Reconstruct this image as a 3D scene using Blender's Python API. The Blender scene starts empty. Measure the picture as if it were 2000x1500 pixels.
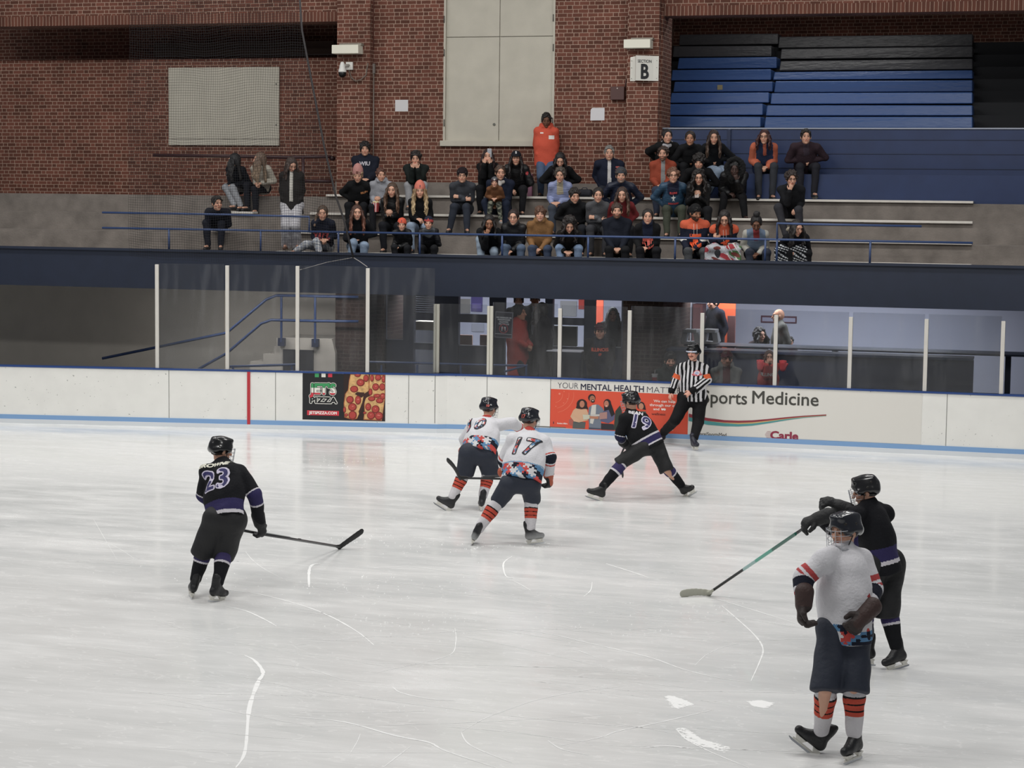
import bpy, bmesh, math, random, time
import numpy as np
from mathutils import Vector, Matrix
# ------------------------------------------------------------------ camera, world, lights
scn = bpy.context.scene
col = scn.collection
F = 3800.; H = 4.09; YAW = math.radians(16.2); PIT = math.atan(350 / 3800.); ROLL = 0.012
_f = np.array([-math.sin(YAW)*math.cos(PIT), math.cos(YAW)*math.cos(PIT), -math.sin(PIT)])
_r0 = np.array([math.cos(YAW), math.sin(YAW), 0.]); _u0 = np.cross(_r0, _f)
_r = _r0*math.cos(ROLL) + _u0*math.sin(ROLL); _u = -_r0*math.sin(ROLL) + _u0*math.cos(ROLL)
CAM = np.array([0., 0., H])
cd = bpy.data.cameras.new('camera'); cam = bpy.data.objects.new('camera', cd); col.objects.link(cam)
cd.sensor_width = 36; cd.lens = F/2000*36; cd.clip_end = 300; cd.clip_start = .5
m = Matrix(((_r[0], _u[0], -_f[0], 0), (_r[1], _u[1], -_f[1], 0), (_r[2], _u[2], -_f[2], H), (0, 0, 0, 1)))
cam.matrix_world = m
scn.camera = cam
scn.view_settings.view_transform = 'Standard'; scn.view_settings.look = 'None'
scn.view_settings.exposure = 0.0; scn.view_settings.gamma = 1; scn.view_settings.use_curve_mapping = False
w = bpy.data.worlds.new('world'); scn.world = w; w.use_nodes = True
w.node_tree.nodes['Background'].inputs[0].default_value = (0.93, 0.95, 1.0, 1)
w.node_tree.nodes['Background'].inputs[1].default_value = 0.17
def area(name, loc, rot, sx, sy, power, color=(1, .985, .955)):
    l = bpy.data.lights.new(name, 'AREA'); l.shape = 'RECTANGLE'; l.size = sx; l.size_y = sy
    l.energy = power; l.color = color
    o = bpy.data.objects.new(name, l); col.objects.link(o); o.location = loc; o.rotation_euler = rot
    return o
for i, (x, y) in enumerate([(-18, 12), (-9, 12), (0, 12), (-20, 22), (-10.5, 22), (-1, 22), (-21, 30), (-11.5, 30), (-2, 30)]):
    area('arena_lamp', (x, y, 11.5), (math.radians(8), 0, 0), 5, 1.2, 430)
area('bay_fill_light', (-5.5, 40.6, 9.5), (0, 0, 0), 4, .4, 70)  # added fill without a fixture, brightens the seat rows in the right bay
# the lobby under the stand has its own ceiling lamps
for x in (-12.4, -10, -6.3, -3.6):
    area('lobby_lamp', (x, 38.4, 2.75), (0, 0, 0), 2.2, 1., 115, (.90, .94, 1))
for x, p in ((-16.5, 30), (-14.2, 30), (-9.2, 10), (-5.2, 14)):
    area('walkway_lamp', (x, 35.3, 2.38), (math.radians(12), 0, 0), 1.5, .3, p, (1, .96, .92))

# ------------------------------------------------------------------ pixels of the photograph -> points of the place
def ray(px, py): return _f + _r*(px-1000)/F - _u*(py-750)/F
def atY(px, py, Y):
    d = ray(px, py); return CAM + d*(Y/d[1])
def atZ(px, py, Z=0.):
    d = ray(px, py); return CAM + d*((Z-H)/d[2])
def atD(px, py, D): return CAM + ray(px, py)*D
def depth_of(p): return float((np.array(p)-CAM) @ _f)
BL0 = np.array([-14.79, 32.21]); BL1 = np.array([-10.95, 32.913])
def atB(px, py, off=0.):
    """point on the (slightly bent) face of the rink boards"""
    if px > 850: return atY(px, py, 33.1 - off)
    t = (BL1-BL0)/np.linalg.norm(BL1-BL0); n = np.array([t[1], -t[0]])
    n3 = np.array([n[0], n[1], 0]); A = np.array([BL0[0], BL0[1], 0]) + n3*off
    d = ray(px, py); return CAM + d*(((A-CAM) @ n3)/(d @ n3))

# ------------------------------------------------------------------ materials
def lin(h):
    if isinstance(h, str):
        v = [int(h[i:i+2], 16)/255 for i in (0, 2, 4)]
        return tuple(c/12.92 if c <= .04045 else ((c+.055)/1.055)**2.4 for c in v)
    return tuple(h)
_M = {}
def mat(name, color='808080', rough=.6, metal=0., spec=.5, bump=0., bscale=40., attr=False, emit=None, estr=1., var=0., vscale=8., trans=0., stretch=(1, 1, 1), coat=0., sheen=0.):
    if name in _M: return _M[name]
    m = bpy.data.materials.new(name); m.use_nodes = True; nt = m.node_tree; b = nt.nodes['Principled BSDF']
    c = lin(color)
    b.inputs['Base Color'].default_value = (*c, 1); b.inputs['Roughness'].default_value = rough
    b.inputs['Metallic'].default_value = metal; b.inputs['Specular IOR Level'].default_value = spec
    b.inputs['Coat Weight'].default_value = coat; b.inputs['Sheen Weight'].default_value = sheen
    src = None
    if attr:
        a = nt.nodes.new('ShaderNodeAttribute'); a.attribute_name = 'Col'; src = a.outputs['Color']
        nt.links.new(src, b.inputs['Base Color'])
    if bump or var:
        tc = nt.nodes.new('ShaderNodeTexCoord'); mp = nt.nodes.new('ShaderNodeMapping'); mp.inputs['Scale'].default_value = stretch
        nt.links.new(tc.outputs['Object'], mp.inputs[0])
    if bump:
        n = nt.nodes.new('ShaderNodeTexNoise'); n.inputs['Scale'].default_value = bscale; n.inputs['Detail'].default_value = 3
        nt.links.new(mp.outputs[0], n.inputs[0]); bp = nt.nodes.new('ShaderNodeBump'); bp.inputs['Strength'].default_value = bump
        bp.inputs['Distance'].default_value = .02; nt.links.new(n.outputs[0], bp.inputs['Height']); nt.links.new(bp.outputs[0], b.inputs['Normal'])
    if var:
        n = nt.nodes.new('ShaderNodeTexNoise'); n.inputs['Scale'].default_value = vscale; n.inputs['Detail'].default_value = 5
        nt.links.new(mp.outputs[0], n.inputs[0])
        mr = nt.nodes.new('ShaderNodeMapRange'); mr.inputs[1].default_value = .3; mr.inputs[2].default_value = .7
        mr.inputs[3].default_value = 1-var; mr.inputs[4].default_value = 1+var; nt.links.new(n.outputs[0], mr.inputs[0])
        mx = nt.nodes.new('ShaderNodeVectorMath'); mx.operation = 'SCALE'; nt.links.new(mr.outputs[0], mx.inputs['Scale'])
        if src: nt.links.new(src, mx.inputs[0])
        else: mx.inputs[0].default_value = c
        nt.links.new(mx.outputs[0], b.inputs['Base Color'])
    if emit:
        b.inputs['Emission Color'].default_value = (*lin(emit), 1); b.inputs['Emission Strength'].default_value = estr
    if trans: b.inputs['Transmission Weight'].default_value = trans
    _M[name] = m; return m
def flat(hexc, rough=.55, **k): return mat('paint_'+hexc+('_%d' % int(rough*100)), hexc, rough, **k)

# ------------------------------------------------------------------ meshes and objects
def link(name, me, m, parent=None):
    o = bpy.data.objects.new(name, me); col.objects.link(o)
    if m is not None and not me.materials: me.materials.append(m)
    if parent is not None: o.parent = parent
    return o
def tag(o, label=None, cat=None, group=None, kind=None):
    if label: o['label'] = label
    if cat: o['category'] = cat
    if group: o['group'] = group
    if kind: o['kind'] = kind
    return o
def empty(name, loc, rz=0., label=None, cat=None, group=None):
    o = bpy.data.objects.new(name, None); col.objects.link(o); o.location = loc; o.rotation_euler = (0, 0, rz); o.empty_display_size = .1
    return tag(o, label, cat, group)
class MB:
    """collects boxes, tubes and polygons, builds one mesh"""
    def __init__(s): s.v = []; s.f = []
    def box(s, x0, x1, y0, y1, z0, z1):
        n = len(s.v)
        s.v += [(x0,y0,z0),(x1,y0,z0),(x1,y1,z0),(x0,y1,z0),(x0,y0,z1),(x1,y0,z1),(x1,y1,z1),(x0,y1,z1)]
        s.f += [tuple(n+i for i in q) for q in ((0,3,2,1),(4,5,6,7),(0,1,5,4),(1,2,6,5),(2,3,7,6),(3,0,4,7))]
        return s
    def hexa(s, lo, hi):  # lo, hi: 4 points each (bottom ccw, top ccw)
        n = len(s.v); s.v += [tuple(p) for p in lo] + [tuple(p) for p in hi]
        s.f += [tuple(n+i for i in q) for q in ((0,3,2,1),(4,5,6,7),(0,1,5,4),(1,2,6,5),(2,3,7,6),(3,0,4,7))]
        return s
    def poly(s, pts):
        n = len(s.v); s.v += [tuple(p) for p in pts]; s.f.append(tuple(range(n, n+len(pts)))); return s
    def tube(s, pts, r, k=8, cap=True, flatn=None, ff=1.):
        pts = [Vector(p) for p in pts]; rs = r if isinstance(r, (list, tuple)) else [r]*len(pts)
        prev = None; base = len(s.v)
        for i, p in enumerate(pts):
            t = (pts[min(i+1, len(pts)-1)] - pts[max(i-1, 0)]).normalized()
            if prev is None:
                a = t.cross(Vector((0, 0, 1)));
                if a.length < 1e-3: a = t.cross(Vector((1, 0, 0)))
                a.normalize()
            else:
                a = prev - t*prev.dot(t); a.normalize()
            prev = a; b = t.cross(a)
            for j in range(k):
                an = 2*math.pi*(j+.5)/k; o = a*math.cos(an)*rs[i] + b*math.sin(an)*rs[i]
                if flatn is not None:
                    fn = Vector(flatn).normalized(); o = o - fn*o.dot(fn)*(1-ff)
                s.v.append(tuple(p+o))
        for i in range(len(pts)-1):
            for j in range(k):
                q = base+i*k+j; q2 = base+i*k+(j+1) % k
                s.f.append((q, q2, q2+k, q+k))
        if cap:
            s.f.append(tuple(base+j for j in reversed(range(k)))); s.f.append(tuple(base+(len(pts)-1)*k+j for j in range(k)))
        return s
    def build(s, name, m, parent=None, smooth=False, bevel=0.):
        me = bpy.data.meshes.new(name); me.from_pydata(s.v, [], s.f); me.update()
        if smooth: me.polygons.foreach_set('use_smooth', [True]*len(me.polygons))
        o = link(name, me, m, parent)
        if bevel:
            b = o.modifiers.new('bevel', 'BEVEL'); b.width = bevel; b.segments = 2; b.limit_method = 'ANGLE'
        return o
def recentre(o):
    """origin of a one-mesh thing at the base of its own shape"""
    me = o.data; n = len(me.vertices); c = np.empty(n*3); me.vertices.foreach_get('co', c); c = c.reshape(-1, 3)
    p = np.array([(c[:,0].min()+c[:,0].max())/2, (c[:,1].min()+c[:,1].max())/2, c[:,2].min()])
    c -= p; me.vertices.foreach_set('co', c.ravel()); me.update(); o.location = Vector(o.location) + Vector(p); return o

# text as mesh polygons (2D), cached
_TX = {}
def text2d(txt, size, off=0., align='CENTER', shear=0., sx=1., spacing=1.):
    key = (txt, size, off, align, shear, sx, spacing)
    if off > 0 and key not in _TX:   # bolder letters: the same letter printed a few times, slightly shifted
        c, f = text2d(txt, size, 0., align, shear, sx, spacing); n = len(c); k = 12 if off > .008 else 8
        _TX[key] = (np.concatenate([c+np.array([off*math.cos(6.2832*i/k), off*math.sin(6.2832*i/k), 6e-5*i]) for i in range(k)]), [tuple(j+i*n for j in q) for i in range(k) for q in f])
    if key not in _TX:
        cu = bpy.data.curves.new('t', 'FONT'); cu.body = txt; cu.size = size; cu.offset = off; cu.align_x = align; cu.align_y = 'CENTER'
        cu.shear = shear; cu.resolution_u = 3; cu.space_character = spacing; cu.fill_mode = 'BOTH'
        o = bpy.data.objects.new('t', cu); col.objects.link(o); dg = bpy.context.evaluated_depsgraph_get(); dg.update()
        me = bpy.data.meshes.new_from_object(o.evaluated_get(dg))
        n = len(me.vertices); c = np.empty(n*3); me.vertices.foreach_get('co', c); c = c.reshape(-1, 3)
        fs = [tuple(p.vertices) for p in me.polygons]
        bpy.data.objects.remove(o); bpy.data.curves.remove(cu); bpy.data.meshes.remove(me)
        c[:, 0] *= sx
        c[:, 2] = 0; _TX[key] = (c.copy(), fs)
    return _TX[key]
_CNT = [0]
def decal(name, polys, O, U, V, N, m, parent=None, lift=.003, thick=.002):
    """flat printed shape: list of (verts2d, faces) or point lists, laid on the plane O,U,V and given a thin body"""
    vs, fs = [], []
    for P in polys:
        if isinstance(P, tuple): c, f = P; n = len(vs); vs += [tuple(q) for q in c]; fs += [tuple(n+i for i in g) for g in f]
        else:
            n = len(vs); vs += [(q[0], q[1], 3e-5*(len(fs) % 20)) for q in P]; fs.append(tuple(range(n, n+len(P))))
    O = np.array(O, float); U = np.array(U, float); V = np.array(V, float); N = np.array(N, float); _CNT[0] += 1; lift += 2e-5*(_CNT[0] % 25)
    co = [O + U*q[0] + V*q[1] + N*(lift+(q[2] if len(q) > 2 else 0)) for q in vs]
    me = bpy.data.meshes.new(name); me.from_pydata([tuple(c) for c in co], [], fs); me.update()
    return link(name, me, m, parent)
def ell(cx, cy, rx, ry, n=20, a0=0., a1=2*math.pi): return [(cx+rx*math.cos(a0+(a1-a0)*i/n), cy+ry*math.sin(a0+(a1-a0)*i/n)) for i in range(n + (0 if abs(a1-a0) > 6.28 else 1))]
def rect(x0, y0, x1, y1): return [(x0, y0), (x1, y0), (x1, y1), (x0, y1)]

# ------------------------------------------------------------------ smooth solids: a distance field of rounded cones and ellipsoids, polygonised
def nrm(v):
    v = np.array(v, float); return v/max(1e-9, np.linalg.norm(v))
class Solid:
    def __init__(s): s.p = []
    def cone(s, a, b, ra, rb, k=.02, flat=None, sub=False):
        s.p.append(('c', np.array(a, float), np.array(b, float), ra, rb, k, flat, sub)); return s
    def ball(s, a, r, k=.02, sub=False): return s.cone(a, np.array(a, float)+1e-4, r, r, k, None, sub)
    def ell(s, c, B, rad, k=.02, sub=False):
        s.p.append(('e', np.array(c, float), np.array(B, float), np.array(rad, float), k, sub)); return s
    def half(s, p, n, k=.004): s.p.append(('h', np.array(p, float), nrm(n), k)); return s
    def box(s, c, B, half, rr, k=.01, sub=False):
        s.p.append(('b', np.array(c, float), np.array(B, float), np.array(half, float), rr, k, sub)); return s
    def mesh(s, res, fold=0., fscale=9., seed=0):
        lo = np.full(3, 1e9); hi = -lo; bb = []
        for q in s.p:
            if q[0] == 'c':
                e = max(q[3], q[4]); l = np.minimum(q[1], q[2])-e; h = np.maximum(q[1], q[2])+e; sub = q[7]; k = q[5]
            elif q[0] in 'eb':
                R = q[3] if q[0] == 'e' else q[3]+q[4]
                e = np.sqrt(((q[2]*R[:, None])**2).sum(0)) if q[0] == 'e' else (np.abs(q[2])*R[:, None]).sum(0)
                l = q[1]-e; h = q[1]+e; sub = q[-1]; k = q[-2]
            else: bb.append(None); continue
            mrg = k+3*res; bb.append((l-mrg, h+mrg))
            if not sub: lo = np.minimum(lo, l); hi = np.maximum(hi, h)
        lo = lo-3*res-fold; hi = hi+3*res+fold; N = np.ceil((hi-lo)/res).astype(int)+1
        ax = [np.float32(lo[i]+np.arange(N[i])*res) for i in range(3)]
        G = np.full(tuple(N), 1., np.float32)
        for q, b in zip(s.p, bb):
            if b is None: i0 = np.zeros(3, int); i1 = N.copy()
            else:
                i0 = np.maximum(0, np.floor((b[0]-lo)/res).astype(int)); i1 = np.minimum(N, np.ceil((b[1]-lo)/res).astype(int)+1)
            if (i1 <= i0).any(): continue
            x = ax[0][i0[0]:i1[0], None, None]; y = ax[1][None, i0[1]:i1[1], None]; z = ax[2][None, None, i0[2]:i1[2]]
            S = G[i0[0]:i1[0], i0[1]:i1[1], i0[2]:i1[2]]
            if q[0] == 'c':
                _, a, bpt, ra, rb, k, fl, sub = q; ab = bpt-a; L = float(ab @ ab)+1e-12
                dx, dy, dz = x-np.float32(a[0]), y-np.float32(a[1]), z-np.float32(a[2])
                t = np.clip((dx*np.float32(ab[0])+dy*np.float32(ab[1])+dz*np.float32(ab[2]))/np.float32(L), 0, 1)
                ex, ey, ez = dx-t*np.float32(ab[0]), dy-t*np.float32(ab[1]), dz-t*np.float32(ab[2])
                if fl is not None:
                    n, fc = nrm(fl[0]), fl[1]; dn = ex*np.float32(n[0])+ey*np.float32(n[1])+ez*np.float32(n[2]); g = np.float32(1/fc-1)
                    ex = ex+dn*g*np.float32(n[0]); ey = ey+dn*g*np.float32(n[1]); ez = ez+dn*g*np.float32(n[2])
                d = np.sqrt(ex*ex+ey*ey+ez*ez)-(np.float32(ra)+t*np.float32(rb-ra))
            elif q[0] == 'e':
                _, c, B, rad, k, sub = q; dx, dy, dz = x-np.float32(c[0]), y-np.float32(c[1]), z-np.float32(c[2]); l2 = 0; g2 = 0
                for i in range(3):
                    w_ = (dx*np.float32(B[i][0])+dy*np.float32(B[i][1])+dz*np.float32(B[i][2])); l2 = l2+(w_/np.float32(rad[i]))**2; g2 = g2+(w_/np.float32(rad[i]**2))**2
                l = np.sqrt(l2)+1e-6; d = l*(l-1)/(np.sqrt(g2)+1e-6)
            elif q[0] == 'b':
                _, c, B, hf, rr, k, sub = q; dx, dy, dz = x-np.float32(c[0]), y-np.float32(c[1]), z-np.float32(c[2]); o2 = 0; mx = None
                for i in range(3):
                    w_ = np.abs(dx*np.float32(B[i][0])+dy*np.float32(B[i][1])+dz*np.float32(B[i][2]))-np.float32(hf[i]); o2 = o2+np.maximum(w_, 0)**2
                    mx = w_ if mx is None else np.maximum(mx, w_)
                d = np.sqrt(o2)+np.minimum(mx, 0)-np.float32(rr)
            else:
                _, pt, n, k = q; d = ((x-np.float32(pt[0]))*np.float32(n[0])+(y-np.float32(pt[1]))*np.float32(n[1])+(z-np.float32(pt[2]))*np.float32(n[2])); sub = True
            k = max(k, 1e-4)
            if sub:
                h = np.clip(.5-.5*(S+d)/k, 0, 1); S[...] = S*(1-h)-d*h+k*h*(1-h)
            else:
                h = np.clip(.5+.5*(S-d)/k, 0, 1); S[...] = S*(1-h)+d*h-k*h*(1-h)
        if fold:
            X, Y, Z = ax[0][:, None, None], ax[1][None, :, None], ax[2][None, None, :]; f = np.float32(fscale); sd = seed*1.7
            a = np.sin(f*X*1.3+sd+2*np.sin(f*.6*Z+sd)); b = np.sin(f*Z*1.9+2.2*np.sin(f*.8*X+sd*2)+1.4*np.sin(f*Y))
            c = np.sin(f*2.3*(X+.6*Z)+f*1.1*Y+sd)
            G += np.float32(fold)*(.5*a+.6*b+.4*c)
        s.G, s.lo, s.res = G, lo, res
        I = G < 0; v = I[:-1, :-1, :-1].astype(np.int8)
        cnt = np.zeros(tuple(N-1), np.int8)
        for i in (0, 1):
            for j in (0, 1):
                for k_ in (0, 1): cnt += I[i:N[0]-1+i, j:N[1]-1+j, k_:N[2]-1+k_]
        act = (cnt > 0) & (cnt < 8); idx = np.argwhere(act); nv = len(idx)
        vid = np.full(tuple(N-1), -1, np.int32); vid[act] = np.arange(nv)
        P = np.zeros((nv, 3)); C = np.zeros(nv)
        cs = [np.array(c) for c in ((0,0,0),(1,0,0),(0,1,0),(1,1,0),(0,0,1),(1,0,1),(0,1,1),(1,1,1))]
        val = [G[idx[:,0]+c[0], idx[:,1]+c[1], idx[:,2]+c[2]].astype(float) for c in cs]
        for a, b in ((0,1),(2,3),(4,5),(6,7),(0,2),(1,3),(4,6),(5,7),(0,4),(1,5),(2,6),(3,7)):
            va, vb = val[a], val[b]; mk = (va < 0) != (vb < 0); t = np.where(mk, va/np.where(mk, va-vb, 1), 0)
            P += np.where(mk[:, None], cs[a][None]+(cs[b]-cs[a])[None]*t[:, None], 0); C += mk
        P = (P/np.maximum(C, 1)[:, None]+idx)*res+lo
        Q = []
        for d in range(3):
            e1, e2 = (d+1) % 3, (d+2) % 3
            sl0 = [slice(None)]*3; sl1 = [slice(None)]*3; sl0[d] = slice(0, -1); sl1[d] = slice(1, None)
            A, B = I[tuple(sl0)], I[tuple(sl1)]; e = np.argwhere(A != B)
            e = e[(e[:, e1] > 0) & (e[:, e2] > 0) & (e[:, e1] < N[e1]-1) & (e[:, e2] < N[e2]-1)]
            ins = A[e[:,0], e[:,1], e[:,2]]
            def g(o1, o2):
                k_ = e.copy(); k_[:, e1] -= o1; k_[:, e2] -= o2; return vid[k_[:,0], k_[:,1], k_[:,2]]
            q = np.stack([g(1, 1), g(0, 1), g(0, 0), g(1, 0)], 1); q[~ins] = q[~ins][:, ::-1]; Q.append(q)
        Q = np.concatenate(Q); Q = Q[(Q >= 0).all(1)]
        return P, Q
    def near(s, P):
        """field at points (nearest cell, trilinear)"""
        u = (np.asarray(P)-s.lo)/s.res; i = np.clip(np.floor(u).astype(int), 0, np.array(s.G.shape)-2); f = np.clip(u-i, 0, 1); r = 0
        for a in (0, 1):
            for b in (0, 1):
                for c in (0, 1):
                    wt = (f[:,0] if a else 1-f[:,0])*(f[:,1] if b else 1-f[:,1])*(f[:,2] if c else 1-f[:,2])
                    r = r+wt*s.G[i[:,0]+a, i[:,1]+b, i[:,2]+c]
        return r
def solid(name, S, res, m, parent, color=None, fold=0., fscale=9., seed=0):
    P, Q = S.mesh(res, fold, fscale, seed)
    me = bpy.data.meshes.new(name); me.vertices.add(len(P)); me.vertices.foreach_set('co', P.ravel())
    me.loops.add(len(Q)*4); me.loops.foreach_set('vertex_index', Q.ravel().astype(np.int32))
    me.polygons.add(len(Q)); me.polygons.foreach_set('loop_start', np.arange(len(Q), dtype=np.int32)*4)
    me.update(calc_edges=True); me.polygons.foreach_set('use_smooth', np.ones(len(Q), bool))
    if color is not None:
        Cn = P[Q].mean(1); cc = color(Cn) if callable(color) else np.tile(lin(color), (len(Q), 1))
        at = me.attributes.new('Col', 'FLOAT_COLOR', 'FACE'); at.data.foreach_set('color', np.concatenate([cc, np.ones((len(Q), 1))], 1).ravel().astype(np.float32))
    return link(name, me, m, parent)
def wrap(name, polys, S, O, U, V, N, m, parent, cell=.02, lift=.003, color=None, start=.35):
    """printed shape laid on a garment: cut into small cells and dropped along -N onto the surface of S"""
    bm = bmesh.new()
    for c, f in [(p if isinstance(p, tuple) else (p, [tuple(range(len(p)))])) for p in polys]:
        vs = [bm.verts.new((a[0], a[1], a[2] if len(a) > 2 else 0)) for a in c]
        for g in f:
            try: bm.faces.new([vs[i] for i in g])
            except ValueError: pass
    if not bm.verts: return None
    xs = [v.co.x for v in bm.verts]; ys = [v.co.y for v in bm.verts]
    for lo_, hi_, nx in ((min(xs), max(xs), (1, 0, 0)), (min(ys), max(ys), (0, 1, 0))):
        t = lo_+cell
        while t < hi_:
            bmesh.ops.bisect_plane(bm, geom=bm.verts[:]+bm.edges[:]+bm.faces[:], plane_co=[q*t for q in nx], plane_no=nx); t += cell
    O = np.array(O, float); U = np.array(U, float); V = np.array(V, float); N = nrm(N)
    P0 = np.array([O+U*v.co.x+V*v.co.y for v in bm.verts]); t = np.full(len(P0), start); done = np.zeros(len(P0), bool)
    uv = np.array([(v.co.x, v.co.y) for v in bm.verts]); dz = np.array([v.co.z for v in bm.verts])
    for _ in range(260):
        d = S.near(P0+N*t[:, None])
        ok = (~done) & (d < lift); done |= ok; t = np.where(done, t, t-np.clip(d*.6, .002, .05))
    med = np.median(t[done]) if done.any() else 0; bad = (~done) | (np.abs(t-med) > .16); t[bad] = med
    for v, p in zip(bm.verts, P0+N*(t+dz*2)[:, None]): v.co = p
    bmesh.ops.delete(bm, geom=[v for v, b in zip(list(bm.verts), bad) if b], context='VERTS'); uv = uv[~bad]
    me = bpy.data.meshes.new(name); bm.verts.index_update(); bm.to_mesh(me)
    if color is not None:
        fc = np.array([uv[list(p.vertices)].mean(0) for p in me.polygons]); cc = color(fc)
        at = me.attributes.new('Col', 'FLOAT_COLOR', 'FACE'); at.data.foreach_set('color', np.concatenate([cc, np.ones((len(fc), 1))], 1).ravel().astype(np.float32))
    bm.free(); return link(name, me, m, parent)
# ------------------------------------------------------------------ setting materials
def nodes(m): return m.node_tree, m.node_tree.nodes, m.node_tree.links
def mathn(nt, op, a, b=None, c=None):
    n = nt.nodes.new('ShaderNodeMath'); n.operation = op
    for i, v in enumerate((a, b, c)):
        if v is None: continue
        if isinstance(v, (int, float)): n.inputs[i].default_value = v
        else: nt.links.new(v, n.inputs[i])
    return n.outputs[0]
def brick(name, c1, c2, mortar, P=.315, hh=.0775, soldier=False, split=.66):
    m = bpy.data.materials.new(name); m.use_nodes = True; nt, N, L = nodes(m); b = N['Principled BSDF']; b.inputs['Roughness'].default_value = .85
    b.inputs['Specular IOR Level'].default_value = .25
    tc = N.new('ShaderNodeTexCoord'); sp = N.new('ShaderNodeSeparateXYZ'); L.new(tc.outputs['Object'], sp.inputs[0])
    u0 = mathn(nt, 'ADD', sp.outputs[0], sp.outputs[1]); v0 = sp.outputs[2]
    if soldier: u0, v0 = v0, u0; P = .42; split = 2.
    nz = N.new('ShaderNodeTexNoise'); nz.inputs['Scale'].default_value = 9; nz.inputs['Detail'].default_value = 2; L.new(tc.outputs['Object'], nz.inputs[0])
    wob = mathn(nt, 'MULTIPLY', mathn(nt, 'SUBTRACT', nz.outputs[0], .5), .012)
    v1 = mathn(nt, 'DIVIDE', mathn(nt, 'ADD', v0, wob), hh); row = mathn(nt, 'FLOOR', v1); vf = mathn(nt, 'FRACT', v1)
    rw = N.new('ShaderNodeTexWhiteNoise'); rw.noise_dimensions = '1D'; L.new(row, rw.inputs['W'])
    u1 = mathn(nt, 'ADD', mathn(nt, 'DIVIDE', u0, P), mathn(nt, 'ADD', mathn(nt, 'MULTIPLY', row, .5), mathn(nt, 'MULTIPLY', rw.outputs[0], .16)))
    if soldier: u1 = mathn(nt, 'ADD', mathn(nt, 'MULTIPLY', u0, 1.), 100.5)
    ui = mathn(nt, 'FLOOR', u1); uf = mathn(nt, 'FRACT', u1)
    mz = mathn(nt, 'LESS_THAN', vf, .14)
    ma = mathn(nt, 'LESS_THAN', uf, .04); mb_ = mathn(nt, 'MULTIPLY', mathn(nt, 'GREATER_THAN', uf, split), mathn(nt, 'LESS_THAN', uf, split+.04))
    mm = mz if soldier else mathn(nt, 'MAXIMUM', mz, mathn(nt, 'MAXIMUM', ma, mb_))
    idn = mathn(nt, 'ADD', mathn(nt, 'MULTIPLY', ui, 2), mathn(nt, 'GREATER_THAN', uf, split))
    cv = N.new('ShaderNodeCombineXYZ'); L.new(idn, cv.inputs[0]); L.new(row, cv.inputs[1])
    wn = N.new('ShaderNodeTexWhiteNoise'); wn.noise_dimensions = '2D'; L.new(cv.outputs[0], wn.inputs[0])
    mx = N.new('ShaderNodeMix'); mx.data_type = 'RGBA'; L.new(wn.outputs[0], mx.inputs[0]); mx.inputs[6].default_value = (*lin(c1), 1); mx.inputs[7].default_value = (*lin(c2), 1)
    n2 = N.new('ShaderNodeTexNoise'); n2.inputs['Scale'].default_value = 1.3; n2.inputs['Detail'].default_value = 6; L.new(tc.outputs['Object'], n2.inputs[0])
    mr = N.new('ShaderNodeMapRange'); mr.inputs[1].default_value = .3; mr.inputs[2].default_value = .7; mr.inputs[3].default_value = .8; mr.inputs[4].default_value = 1.15; L.new(n2.outputs[0], mr.inputs[0])
    mo = N.new('ShaderNodeMix'); mo.data_type = 'RGBA'; L.new(mm, mo.inputs[0]); L.new(mx.outputs[2], mo.inputs[6]); mo.inputs[7].default_value = (*lin(mortar), 1)
    sc = N.new('ShaderNodeVectorMath'); sc.operation = 'SCALE'; L.new(mo.outputs[2], sc.inputs[0]); L.new(mr.outputs[0], sc.inputs['Scale']); L.new(sc.outputs[0], b.inputs['Base Color'])
    bp = N.new('ShaderNodeBump'); bp.inputs['Strength'].default_value = .5; bp.inputs['Distance'].default_value = .008; L.new(mathn(nt, 'SUBTRACT', 1., mm), bp.inputs['Height']); L.new(bp.outputs[0], b.inputs['Normal'])
    return m
BR = brick('red_brick', '54352b', '70463a', 'a38a7b')
BRD = brick('red_brick_soldier', '58372d', '6a4236', 'a38a7b', soldier=True)
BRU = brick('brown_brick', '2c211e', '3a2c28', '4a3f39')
CONC = mat('concrete', '77706a', .9, var=.22, vscale=3, bump=.3, bscale=30)
CONCL = mat('painted_concrete', 'b3aea6', .85, var=.05, vscale=2, bump=.2, bscale=60)
NAVY = mat('navy_paint', '1d2537', .5, var=.08, vscale=4)
BLUE = mat('rail_paint', '34476f', .4)
CREAM = mat('shutter_paint', 'b6b1a4', .7, var=.06, vscale=2.5, bump=.15, bscale=80)
PLANK = mat('bench_plank', 'cfcac2', .55, var=.06)
ALU = mat('post_paint', 'cdc9c2', .4, var=.03)
ALUS = mat('post_metal', 'd8d5c8', .25, metal=.35)

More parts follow.
